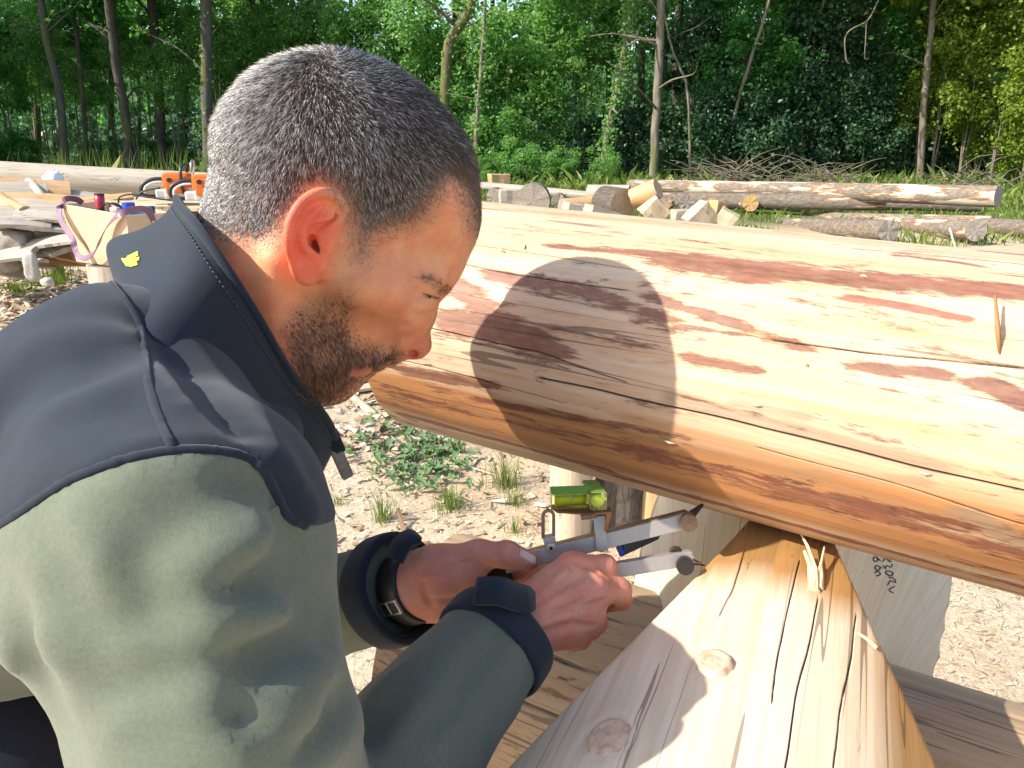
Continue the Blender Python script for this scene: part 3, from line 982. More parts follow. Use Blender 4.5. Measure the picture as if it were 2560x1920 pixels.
HEAD_POLY = [(360, 760), (425, 690), (466, 630), (494, 560), (518, 490), (533, 420), (532, 364), (539, 318), (572, 258), (629, 193), (692, 155), (757, 135), (806, 128),
             (862, 130), (930, 150), (978, 172), (1034, 210), (1094, 272), (1140, 342), (1166, 420), (1178, 480), (1182, 530), (1178, 575), (1168, 602), (1154, 632), (1137, 668), (1113, 700),
             (1099, 724), (1084, 744), (1062, 786), (1034, 830), (1006, 868), (985, 890), (950, 896), (932, 909), (922, 922), (916, 934), (893, 945), (870, 955), (852, 970), (830, 984),
             (806, 996), (775, 1002), (752, 1050), (735, 1120), (700, 1230), (560, 1150)]
HEAD_W = [(850, 330, .0775, .088), (720, 300, .074, .085), (640, 400, .069, .08), (980, 300, .073, .085), (1020, 480, .067, .065), (1120, 480, .060, .065), (1130, 600, .056, .062),
          (1060, 640, .061, .055), (950, 700, .066, .045), (860, 620, .071, .06), (790, 600, .073, .07), (700, 520, .069, .075), (560, 520, .058, .06),
          (800, 800, .061, .05), (720, 800, .058, .05), (900, 840, .053, .042), (940, 890, .034, .034), (900, 940, .030, .03), (850, 950, .033, .034), (780, 930, .048, .042),
          (620, 760, .058, .058), (520, 800, .062, .06), (640, 980, .055, .055)]

def build_head_field():
    lo = (-0.16, -0.24, 0.0); hi = (0.135, 0.135, 0.115)
    h = 0.00125
    Fd = Field(lo, hi, h)
    U, Vv = np.meshgrid(Fd.ax[0], Fd.ax[1], indexing='ij')
    poly = [H(x, y)[:2] for x, y in HEAD_POLY]
    D = poly_sd(U, Vv, poly)
    Ds = blur2(D, 10)
    wm = np.zeros(U.shape); rm = np.zeros(U.shape); ws = np.zeros(U.shape)
    for x, y, w, r in HEAD_W:
        c = H(x, y, 0)[:2]
        q = 1.0 / (((U - c[0]) ** 2 + (Vv - c[1]) ** 2) / 0.0006 + 0.08) ** 1.6
        wm += q * w; rm += q * r; ws += q
    wm = blur2(wm / ws, 30); rm = blur2(rm / ws, 30)
    x = np.clip(-Ds / rm, 0, 1)
    W = wm * np.sqrt(np.maximum(1 - (1 - x) ** 2.0, 0))
    gu, gv = np.gradient(W, h)
    g = np.sqrt(1 + np.minimum(gu ** 2 + gv ** 2, 25))
    w = Fd.ax[2][None, None, :]
    f = (np.abs(w) - W[:, :, None]) / g[:, :, None]
    out = (Ds > 0)[:, :, None]
    f = np.where(out, np.sqrt(Ds[:, :, None] ** 2 + w ** 2), f)
    Fd.f = f.astype(np.float32)
    return Fd

def E(x, y, w):
    """ear crop coordinates -> head coordinates"""
    return H(680 + .1809 * x, 440 + .1809 * y, w)

def sculpt_head():
    Fd = build_head_field()
    # brow ridge, socket, lids
    Fd.cap(H(1092, 704, .012), H(1040, 676, .043), .0085, .008, .014)
    Fd.ell(H(1086, 754, .031) + np.array([.010, -.003, .004]), np.eye(3), (.0185, .0120, .0165), .007, 'sub')
    eye = H(1062, 748, .0315)
    Fd.sph(eye, .0124, .002)
    # lids: upper fold under the brow, crease at the outer corner, lower lid
    Fd.line([H(1090, 735, .022), H(1068, 724, .036), H(1044, 722, .046)], [.0026, .0030, .0024], .005)
    Fd.line([H(1046, 726, .047), H(1050, 748, .046), H(1060, 770, .040)], [.0010, .0016, .0012], .003, 'sub')
    Fd.line([H(1084, 772, .026), H(1064, 778, .037), H(1046, 764, .045)], [.0022, .0026, .0020], .006)
    # cheekbone, jaw, chin
    Fd.sph(H(985, 770, .048), .016, .022)
    Fd.cap(H(960, 735, .056), H(860, 690, .064), .008, .006, .018)
    Fd.sph(H(842, 948, .006), .0165, .016)
    Fd.cap(H(720, 800, .050), H(830, 950, .026), .010, .012, .018)
    Fd.cap(H(690, 650, .058), H(690, 1000, .040), .008, .009, .016)
    # nose
    br = [H(1082, 742, 0), H(1064, 786, 0), H(1052, 826, 0), H(1044, 856, 0)]
    Fd.line(br, [.0070, .0078, .0086, .0112], .010)
    Fd.cap(H(1060, 790, .004), H(1020, 830, .012), .007, .008, .012)
    Fd.sph(H(1042, 862, 0), .0118, .006)
    Fd.ell(H(1008, 861, .0185), np.eye(3), (.0140, .0105, .0085), .003)
    Fd.cap(H(1040, 880, .0), H(1000, 884, .0), .0045, .006, .006)
    Fd.chain([H(1008, 830, .0165), H(986, 842, .0215), H(976, 872, .0215)], [.0022, .0028, .0022], .003, 'sub')
    Fd.chain([H(984, 850, .022), H(950, 880, .030)], [.0015, .0010], .006, 'sub')
    Fd.ell(H(1020, 884, .0075), np.eye(3), (.0062, .0042, .0036), .0015, 'sub')
    # mouth
    Fd.cap(H(972, 893, 0), H(925, 905, .020), .0085, .006, .010)
    Fd.cap(H(918, 928, 0), H(884, 922, .016), .0055, .0045, .006)
    Fd.chain([H(932, 916, 0), H(905, 916, .013), H(868, 926, .026)], [.0016, .0016, .0012], .003, 'sub')
    Fd.cap(H(890, 950, 0), H(880, 948, .012), .004, .003, .010, 'sub')
    # ear: a thin bowl, rim, inner folds
    cen = E(610, 860, .069)
    rim = [(980, 560, .074), (1000, 450, .0775), (930, 330, .081), (820, 250, .0845), (690, 225, .088), (550, 265, .0905), (420, 360, .093), (320, 490, .0945), (255, 640, .095), (222, 800, .095),
           (222, 960, .0935), (262, 1110, .091), (310, 1250, .088), (370, 1370, .085), (460, 1440, .081), (560, 1420, .0755)]
    rp = [E(x, y, w) for x, y, w in rim]
    for i in range(len(rp) - 1):
        for t in (0.0, 0.5):
            q = rp[i] * (1 - t) + rp[i + 1] * t
            Fd.cap(cen, q, .0030, .0016, .003)
    for a, b in (((840, 420), (560, 1100)), ((900, 620), (650, 1250)), ((700, 420), (420, 900)), ((760, 620), (480, 1180))):
        Fd.cap(E(a[0], a[1], .076), E(b[0], b[1], .077), .004, .004, .006)
    q = catmull(rp, 3)
    for i in range(len(q) - 1):
        f = i / (len(q) - 1)
        r = .0029 * (1 - .25 * f) if f < .8 else .0032
        Fd.cap(q[i], q[i + 1], r, r, .0022)
    Fd.cap(E(1000, 470, .077), E(800, 770, .072), .0026, .0022, .003)
    Fd.cap(E(800, 770, .072), E(560, 830, .070), .0022, .0016, .003)
    ah = catmull([E(640, 430, .086), E(500, 560, .0895), E(410, 700, .0905), E(400, 850, .090), E(440, 990, .087), E(530, 1080, .083), E(600, 1130, .079)], 4)
    for i in range(len(ah) - 1): Fd.cap(ah[i], ah[i + 1], .0027, .0027, .0025)
    Fd.cap(E(820, 560, .081), E(520, 640, .0885), .0024, .0026, .004)
    Fd.cap(E(410, 1230, .085), E(500, 1370, .080), .0042, .0045, .004)
    Fd.cap(E(540, 1180, .078), E(660, 1330, .070), .0045, .0055, .006)
    Fd.ell(E(760, 960, .0765), np.eye(3), (.0045, .0068, .0045), .004)
    Fd.sph(E(650, 925, .074), .0046, .003, 'sub')
    Fd.cap(E(520, 870, .080), E(650, 1120, .077), .0034, .0026, .003, 'sub')
    Fd.cap(E(620, 730, .083), E(860, 560, .080), .0026, .002, .0025, 'sub')
    return Fd, eye

def mirror_field(Fd):
    """a half field (w >= 0) made whole"""
    Fd.f = np.concatenate([Fd.f[:, :, :0:-1], Fd.f], 2)
    Fd.lo = Fd.lo.copy(); Fd.lo[2] = -Fd.h * (Fd.f.shape[2] // 2)
    return Fd
# ------------------------------------------------------------------ skin, body and hands
def skin_material():
    b = MatB('skin')
    at = b.n('ShaderNodeVertexColor'); at.layer_name = 'skin'
    o = b.coord('Object')
    n1 = b.noise(o, 60, 5, 0.6); n2 = b.noise(o, 700, 3, 0.6); n3 = b.voro(o, 900, 'F1')
    c = b.mix(0.8, at.outputs['Color'], b.ramp(n1, [(0.3, (0.42, 0.36, 0.36)), (0.7, (0.58, 0.60, 0.58))]), 'OVERLAY')
    h = b.math('ADD', n2, b.math('MULTIPLY', n3, 0.6))
    m = b.bsdf(c, 0.5, b.bump(h, 0.45, 0.0009), Specular_IOR_Level=0.4)
    p = b.p
    p.inputs['Subsurface Weight'].default_value = 0.35
    p.inputs['Subsurface Radius'].default_value = (1.0, 0.35, 0.18)
    p.inputs['Subsurface Scale'].default_value = 0.006
    return m

FACE_C = np.array(srgb(218, 150, 108)); HAND_C = np.array(srgb(192, 134, 114)); RED_C = np.array(srgb(222, 120, 98))

def in_poly(P, poly):
    P = np.asarray(P); ins = np.zeros(len(P), bool); n = len(poly)
    for i in range(n):
        a = poly[i]; c = poly[(i + 1) % n]
        k = (a[1] <= P[:, 1]) != (c[1] <= P[:, 1])
        x = a[0] + (P[:, 1] - a[1]) / (c[1] - a[1] + 1e-12) * (c[0] - a[0])
        ins ^= k & (P[:, 0] < x)
    return ins

def poly_soft(P, poly, soft):
    """0..1 inside-ness of photo-pixel points with a soft edge"""
    d = poly_sd(P[:, 0].astype(float), P[:, 1].astype(float), poly)
    return np.clip(0.5 - d / soft, 0, 1)

HAIR_POLY = [(505, 575), (560, 600), (640, 606), (690, 590), (718, 530), (760, 472), (800, 452), (850, 478), (876, 525), (888, 570), (898, 640), (915, 640), (925, 600), (960, 572), (1011, 566), (1056, 541), (1086, 496), (1118, 446), (1150, 460), (1178, 500),
             (1184, 560), (1200, 600), (1320, 560), (1300, 300), (900, 20), (500, 100), (400, 400), (430, 560)]
BEARD_POLY = [(893, 625), (925, 640), (915, 700), (893, 760), (880, 812), (886, 850), (930, 862), (985, 872), (1002, 890), (990, 908), (950, 925), (925, 930), (880, 970), (860, 1000), (800, 1030), (760, 1050), (735, 1010), (715, 900), (705, 820), (730, 770), (790, 740), (850, 700)]
LIP_POLY = [(935, 914), (905, 916), (870, 928), (878, 940), (905, 940), (925, 934)]

def near_px(Vl):
    """photo pixels of head-frame points, the far half mirrored to the near side"""
    q = Vl.copy(); q[:, 2] = np.abs(q[:, 2])
    return proj(head_to_world(q))

def hand_field(hand):
    pts = []
    if hand == 'R':
        P = lambda x, y, d: np.array(tuple(pt(x, y, d)))
        wr0, wr = P(1225, 1625, .615), P(1295, 1568, .632)
        mi, mm, mr, mp = P(1432, 1421, .656), P(1478, 1472, .645), P(1462, 1538, .649), P(1424, 1578, .660)
        lo = np.min([wr0, mi, mp, P(1600, 1500, .72), P(1300, 1400, .72), P(1500, 1640, .72)], 0) - .035
        hi = np.max([wr0, mi, mp, P(1600, 1380, .60), P(1600, 1400, .75)], 0) + .035
        Fd = Field(lo, hi, .0013)
        Fd.cap(wr0, wr, .027, .0265, .01)
        for q, r0, r1 in ((mi, .021, .0128), (mm, .022, .0132), (mr, .021, .0128), (mp, .020, .0118)):
            Fd.cap(wr, q, r0, r1, .012)
        Fd.ell((wr + mm + mr) / 3 + np.array((0, .012, -.004)), np.eye(3), (.030, .022, .030), .02)
        # knuckles
        for q, r in ((mm, .0115), (mr, .0110), (mi, .0105)):
            Fd.sph(q + (np.array(tuple(CAM)) - q) / np.linalg.norm(np.array(tuple(CAM)) - q) * .0035, r, .008)
        # index: along the lower arm, tip bent behind it
        Fd.chain([mi, P(1512, 1416, .668), P(1518, 1432, .684), P(1500, 1452, .694)], [.0118, .0098, .0086, .0072], .007)
        # middle: first bone pointing at us and right, then folded under
        Fd.chain([mm, P(1546, 1476, .662), P(1552, 1498, .682), P(1515, 1510, .695)], [.0128, .0108, .0094, .0078], .007)
        Fd.chain([mr, P(1488, 1556, .668), P(1478, 1572, .690), P(1440, 1552, .700)], [.0125, .0100, .0088, .0074], .007)
        Fd.chain([mp, P(1450, 1596, .676), P(1432, 1604, .694), P(1400, 1575, .702)], [.0112, .0092, .0080, .0068], .007)
        # thumb under the arms of the tool
        Fd.chain([P(1330, 1520, .655), P(1372, 1470, .680), P(1420, 1444, .694), P(1462, 1440, .700)], [.019, .0135, .0108, .0088], .012)
    else:
        P = lambda x, y, d: np.array(tuple(pt(x, y, d)))
        wr0, wr = P(960, 1478, .722), P(1035, 1466, .706)
        lo = np.min([P(940, 1600, .66), P(940, 1600, .80), P(1400, 1600, .80)], 0) - .02
        hi = np.max([P(940, 1330, .66), P(1400, 1330, .78), P(1400, 1330, .66)], 0) + .02
        Fd = Field(lo, hi, .0013)
        Fd.cap(wr0, wr, .0275, .0265, .01)
        cmc, mcp, ip, tip = P(1092, 1432, .694), P(1196, 1390, .686), P(1268, 1386, .680), P(1322, 1401, .677)
        Fd.cap(wr, cmc, .0255, .0235, .014)
        Fd.cap(cmc, mcp, .0225, .0140, .012)
        Fd.chain([mcp, ip, tip], [.0133, .0108, .0088], .006)
        Fd.sph(ip + np.array((0, -.002, .001)), .0105, .006)
        Fd.cap(P(1085, 1462, .700), P(1165, 1440, .692), .0225, .0155, .014)
        Fd.cap(wr, P(1120, 1505, .712), .0255, .019, .014)
        ms = [(P(1235, 1432, .728), .0115), (P(1245, 1470, .735), .0118), (P(1225, 1510, .742), .0115), (P(1190, 1536, .748), .011)]
        for q, r in ms: Fd.cap(P(1070, 1480, .712), q, .018, r, .012)
        ends = [[(1330, 1440, .724), (1380, 1426, .712), (1398, 1412, .700)], [(1345, 1482, .730), (1400, 1470, .718), (1412, 1450, .704)],
                [(1325, 1520, .736), (1380, 1508, .724), (1392, 1488, .708)], [(1275, 1546, .742), (1320, 1538, .730), (1332, 1518, .714)]]
        for (q, r), e in zip(ms, ends):
            Fd.chain([q] + [P(*x) for x in e], [r, .0098, .0086, .0072], .007)
    V, F = Fd.mesh()
    bv = BVHTree.FromPolygons(V.tolist(), F.tolist())
    def ln(pts_, r, off, k, mode='sub'):
        q = []
        for x, y in catmull([(a, b, 0) for a, b in pts_], 6)[:, :2]:
            h = bv.ray_cast(CAM, ray(x, y).normalized())
            if h[0] is not None: q.append(np.array(tuple(h[0] + h[1] * off)))
        if len(q) > 2:
            m = len(q)
            Fd.line(q, [r * (.5 + .5 * math.sin(math.pi * (i + .5) / m)) for i in range(m)], k, mode)
    if hand == 'R':
        ln([(1440, 1404), (1478, 1419), (1514, 1442)], .0040, .0010, .003)                    # between index and middle
        ln([(1514, 1499), (1490, 1512), (1456, 1518)], .0040, .0010, .003)                    # between middle and ring
        ln([(1484, 1566), (1458, 1566), (1428, 1560)], .0034, .0008, .003)
        ln([(1440, 1440), (1400, 1462), (1360, 1490)], .0040, .0028, .008); ln([(1446, 1506), (1410, 1520), (1370, 1540)], .0040, .0028, .008); ln([(1430, 1560), (1395, 1568), (1365, 1580)], .0036, .0026, .008)
        for L in ([(1500, 1402), (1506, 1416)], [(1508, 1404), (1513, 1416)], [(1540, 1460), (1543, 1482)], [(1548, 1460), (1551, 1484)], [(1516, 1456), (1512, 1480)]): ln(L, .0011, .0005, .002)
        ln([(1420, 1425), (1380, 1462), (1340, 1500)], .0028, -.0016, .006, 'add'); ln([(1460, 1474), (1410, 1494), (1350, 1530)], .0030, -.0018, .006, 'add'); ln([(1450, 1538), (1400, 1545), (1350, 1560)], .0028, -.0016, .006, 'add')
    else:
        for L in ([(1262, 1362), (1268, 1380), (1264, 1402)], [(1274, 1362), (1280, 1382), (1276, 1404)], [(1286, 1368), (1290, 1388)], [(1190, 1362), (1196, 1390)], [(1200, 1362), (1206, 1386)]): ln(L, .0012, .0005, .0022)
        ln([(1228, 1425), (1190, 1412), (1150, 1398)], .0034, .0022, .007); ln([(1060, 1460), (1066, 1490), (1080, 1515)], .0022, .0014, .005); ln([(1075, 1500), (1120, 1500), (1160, 1492)], .0024, .0012, .005)
    if hand == 'R':
        for L in ([(1335, 1530), (1375, 1508), (1405, 1510), (1440, 1494)], [(1360, 1560), (1395, 1540), (1430, 1536)], [(1370, 1480), (1400, 1440), (1425, 1432)]): ln(L, .0016, -.0006, .003, 'add')
        for L in ([(1466, 1460), (1470, 1482)], [(1476, 1458), (1480, 1484)], [(1448, 1526), (1452, 1548)], [(1422, 1410), (1430, 1428)]): ln(L, .0009, .0004, .0016)
    else:
        for L in ([(1080, 1420), (1130, 1404), (1170, 1392)], [(1060, 1440), (1110, 1440)]): ln(L, .0015, -.0006, .003, 'add')
    V, F = Fd.mesh()
    V = lap_smooth(V, F, 1, .4)
    return V, F

def detail_face(Fd):
    """lids, creases, brow, nostril wing: laid on the first surface of the near half"""
    V, F = Fd.mesh()
    bv = BVHTree.FromPolygons(head_to_world(V).tolist(), F.tolist())
    Minv = HM
    def on(x, y, off):
        h = bv.ray_cast(CAM, ray(x, y).normalized())
        if h[0] is None: return None
        P = np.array(tuple(h[0])); n = np.array(tuple(h[1]))
        if n.dot(np.array(tuple(CAM)) - P) < 0: n = -n
        return (P + n * off - np.array(tuple(HC))) @ HM.T
    def ln(pts, r, off, k, mode, n=6):
        q = [on(x, y, off) for x, y in catmull([(a, b, 0) for a, b in pts], n)[:, :2]]
        q = [p for p in q if p is not None]
        if len(q) < 2: return
        m = len(q)
        Fd.line(q, [r * (.6 + .4 * math.sin(math.pi * (i + .5) / m)) for i in range(m)], k, mode)
    ln([(1094, 744), (1072, 741), (1050, 732)], .0095, .0055, .008, 'sub')
    ln([(1090, 752), (1072, 750), (1056, 744)], .0068, -.0040, .004, 'add')
    ln([(1098, 724), (1072, 714), (1048, 712)], .0040, -.0022, .006, 'add')
    ln([(1112, 708), (1082, 690), (1044, 680)], .0080, -.0048, .012, 'add')
    ln([(1042, 722), (1039, 736), (1045, 754), (1056, 771)], .0017, .0005, .002, 'sub')
    ln([(1097, 750), (1080, 745), (1056, 737)], .0013, .0002, .0015, 'sub')
    ln([(1090, 776), (1066, 786), (1036, 780)], .0045, .0032, .007, 'sub')
    ln([(1086, 766), (1066, 772), (1046, 766)], .0030, -.0016, .005, 'add')
    ln([(1012, 822), (992, 828), (979, 846), (976, 874)], .0034, .0010, .0035, 'sub')
    ln([(1016, 850), (1000, 862)], .0085, -.0035, .005, 'add')
    ln([(1040, 885), (1018, 881)], .0038, .0003, .0012, 'sub')
    ln([(978, 846), (950, 872), (915, 895)], .0038, .0024, .009, 'sub')
    ln([(1050, 600), (1030, 640)], .030, .0275, .02, 'sub')
    ln([(930, 800), (910, 850)], .030, .0275, .02, 'sub')
    for L in ([(1030, 734), (1004, 728)], [(1032, 746), (1006, 750)], [(1034, 758), (1012, 772)]):
        ln(L, .0011, .0004, .002, 'sub')
    ln([(1000, 700), (960, 742), (900, 730)], .014, -.011, .02, 'add')

def build_person():
    # --- head
    Fd, eye = sculpt_head()
    detail_face(Fd)
    mirror_field(Fd)
    V, F = Fd.mesh()
    V = lap_smooth(V, F, 1, .5)
    headV, headF = V, F
    px = near_px(V)
    ear_c = E(560, 800, .085)
    q = V.copy(); q[:, 2] = np.abs(q[:, 2])
    de = np.abs(q[:, 2] - .074) * 0
    ear = np.clip(1.25 - np.linalg.norm((px - np.array([765, 590])) / np.array([85, 130]), axis=1), 0, 1) * np.clip((q[:, 2] - .068) / .012, 0, 1)
    C = np.tile(FACE_C, (len(V), 1))
    def blend(C, col, m): return C * (1 - m[:, None]) + np.array(col) * m[:, None]
    nose = np.clip(1.2 - np.linalg.norm((px - np.array([1040, 862])) / 55, axis=1), 0, 1)
    cheek = np.clip(1.1 - np.linalg.norm((px - np.array([985, 770])) / 95, axis=1), 0, 1)
    C = blend(C, RED_C, .45 * nose); C = blend(C, RED_C, .25 * cheek); C = blend(C, srgb(232, 92, 70), .75 * np.clip(ear * 1.6, 0, 1))  # ears reddened further to suggest sun glowing through them
    neck = np.clip((px[:, 1] - 640) / 200, 0, 1) * (px[:, 0] < 760)
    C = blend(C, RED_C, .35 * neck)
    nz = np.array([mnoise.noise(tuple(v * 40)) for v in V[::1]])
    hair = poly_soft(px, HAIR_POLY, 46)
    beard = poly_soft(px, BEARD_POLY, 40)
    C = blend(C, (0.12, 0.088, 0.07), np.clip(poly_soft(px, HAIR_POLY, 80) * (0.85 + .2 * nz), 0, .9))
    C = blend(C, (0.14, 0.075, 0.048), np.clip(beard * (0.45 + .4 * nz) * np.clip(.4 + (px[:, 1] - 690) / 200, 0, 1), 0, .75))
    C = blend(C, srgb(196, 104, 88), poly_soft(px, LIP_POLY, 12) * .7)
    eb = poly_soft(px, [(1128, 716), (1116, 738), (1100, 735), (1060, 706), (1040, 690), (1052, 680), (1090, 690)], 16)
    C = blend(C, (0.14, 0.08, 0.05), eb * .35)
    lash = poly_soft(px, [(1098, 750), (1078, 744), (1056, 736), (1057, 732), (1080, 738), (1098, 744)], 4)
    C = blend(C, (0.03, 0.02, 0.016), lash * .8)
    Vw = head_to_world(V)
    # --- hands
    RV, RF = hand_field('R'); LV, LF = hand_field('L')
    def hcol(Vv, seed):
        nz = np.array([mnoise.noise(tuple(v * 55 + seed)) for v in Vv])
        c = np.tile(HAND_C, (len(Vv), 1))
        return blend(c, RED_C, np.clip(.10 + .3 * nz, 0, .5))
    # --- trunk, arms and legs under the clothes (coarse)
    Bd = Field((-1.0, .05, -.02), (.25, 1.2, 1.5), .014)
    w = lambda *a: np.array(tuple(pt(*a)))
    nb, ch, pe = w(560, 860, .60), w(430, 1150, .57), w(-140, 1720, .80)
    nb, ch = w(590, 1010, .625), w(430, 1260, .575)
    Bd.cap(w(680, 840, .605), nb, .046, .040, .01)
    Bd.cap(nb, ch, .040, .055, .02); Bd.cap(ch, pe, .055, .06, .03)
    s_r, s_l = w(450, 1380, .43), w(370, 1060, .74)
    Bd.cap(ch, s_r, .05, .050, .02); Bd.cap(ch, s_l, .05, .04, .02)
    e_r, e_l = w(740, 2350, .46), w(600, 1570, .85)
    Bd.chain([s_r, e_r, w(1240, 1610, .62)], [.055, .044, .027], .03)
    Bd.chain([s_l, e_l, w(990, 1472, .715)], [.055, .042, .027], .03)
    legs = leg_points(pe)
    for L in legs: Bd.chain(L, [.085, .058, .04], .04)
    BV, BF = Bd.mesh()
    V, F = join_arrays([(Vw, headF), (RV, RF), (LV, LF), (BV, BF)])
    me = np_mesh('person', V, F)
    set_vcol(me, 'skin', np.concatenate([C, hcol(RV, 3.0), hcol(LV, 9.0), np.tile(FACE_C, (len(BV), 1))]))
    o = link('person', me, skin_material())
    tag(o, 'bearded man with cropped greying hair and two tone work jacket, bending over a scribing tool', 'person')
    return o, headV, headF, eye, (RV, RF), (LV, LF)

def leg_points(pe):
    ax = np.array((math.sin(math.radians(32)), -math.cos(math.radians(32)), 0))
    out = []
    for s, fx, fy in ((1, -.10, -.10), (-1, .10, .06)):
        hip = pe + ax * s * .09
        foot = np.array((hip[0] + fx, hip[1] + fy, .09))
        knee = (hip + foot) / 2 + np.array((.06, .03, .02))
        out.append([hip, knee, foot])
    return out

person, HV, HF, EYE, RHAND, LHAND = build_person()
# ------------------------------------------------------------------ hair, beard, brows
def strand_mesh(name, P, D, L, rad, col, bend=None):
    """short three-sided tapering hairs; P roots, D unit directions, L lengths, col per strand"""
    n = len(P)
    up = np.where(np.abs(D[:, 2:3]) < .9, np.array([[0, 0, 1.0]]), np.array([[1.0, 0, 0]]))
    A = np.cross(D, up); A /= np.linalg.norm(A, axis=1)[:, None]
    B = np.cross(D, A)
    bend = np.zeros_like(D) if bend is None else bend
    r = np.asarray(rad)[:, None] if np.ndim(rad) else np.full((n, 1), rad)
    V = np.zeros((n, 7, 3))
    for k in range(3):
        a = k * 2 * np.pi / 3
        off = (math.cos(a) * A + math.sin(a) * B) * r
        V[:, k] = P + off
        V[:, 3 + k] = P + off * .8 + D * (L * .55)[:, None] + bend * (L * .12)[:, None]
    V[:, 6] = P + D * L[:, None] + bend * (L * .5)[:, None]
    base = np.arange(n)[:, None] * 7
    T = []
    for k in range(3):
        j = (k + 1) % 3
        T += [[k, j, 3 + j], [k, 3 + j, 3 + k], [3 + k, 3 + j, 6]]
    F = (base[:, :, None] + np.array(T)[None].reshape(1, -1, 3)).reshape(-1, 3)
    me = np_mesh(name, V.reshape(-1, 3), F)
    set_vcol(me, 'hair', np.repeat(col, 7, axis=0))
    return me

def sample_surface(V, F, wv, n, seed):
    r = np.random.default_rng(seed)
    a, b, c, d = (V[F[:, i]] for i in range(4))
    area = np.linalg.norm(np.cross(c - a, d - b), axis=1) * .5
    wf = wv[F].mean(1) * area
    cum = np.cumsum(wf)
    idx = np.minimum(np.searchsorted(cum, r.random(n) * cum[-1]), len(F) - 1)
    u, v = r.random((2, n, 1))
    P = (a[idx] * (1 - u) + b[idx] * u) * (1 - v) + (d[idx] * (1 - u) + c[idx] * u) * v
    N = np.cross(c[idx] - a[idx], d[idx] - b[idx]); N /= np.linalg.norm(N, axis=1)[:, None] + 1e-12
    return P, N, r

def hair_mat():
    b = MatB('hair')
    at = b.n('ShaderNodeVertexColor'); at.layer_name = 'hair'
    m = b.bsdf(at.outputs['Color'], 0.30, Specular_IOR_Level=0.75)
    return m

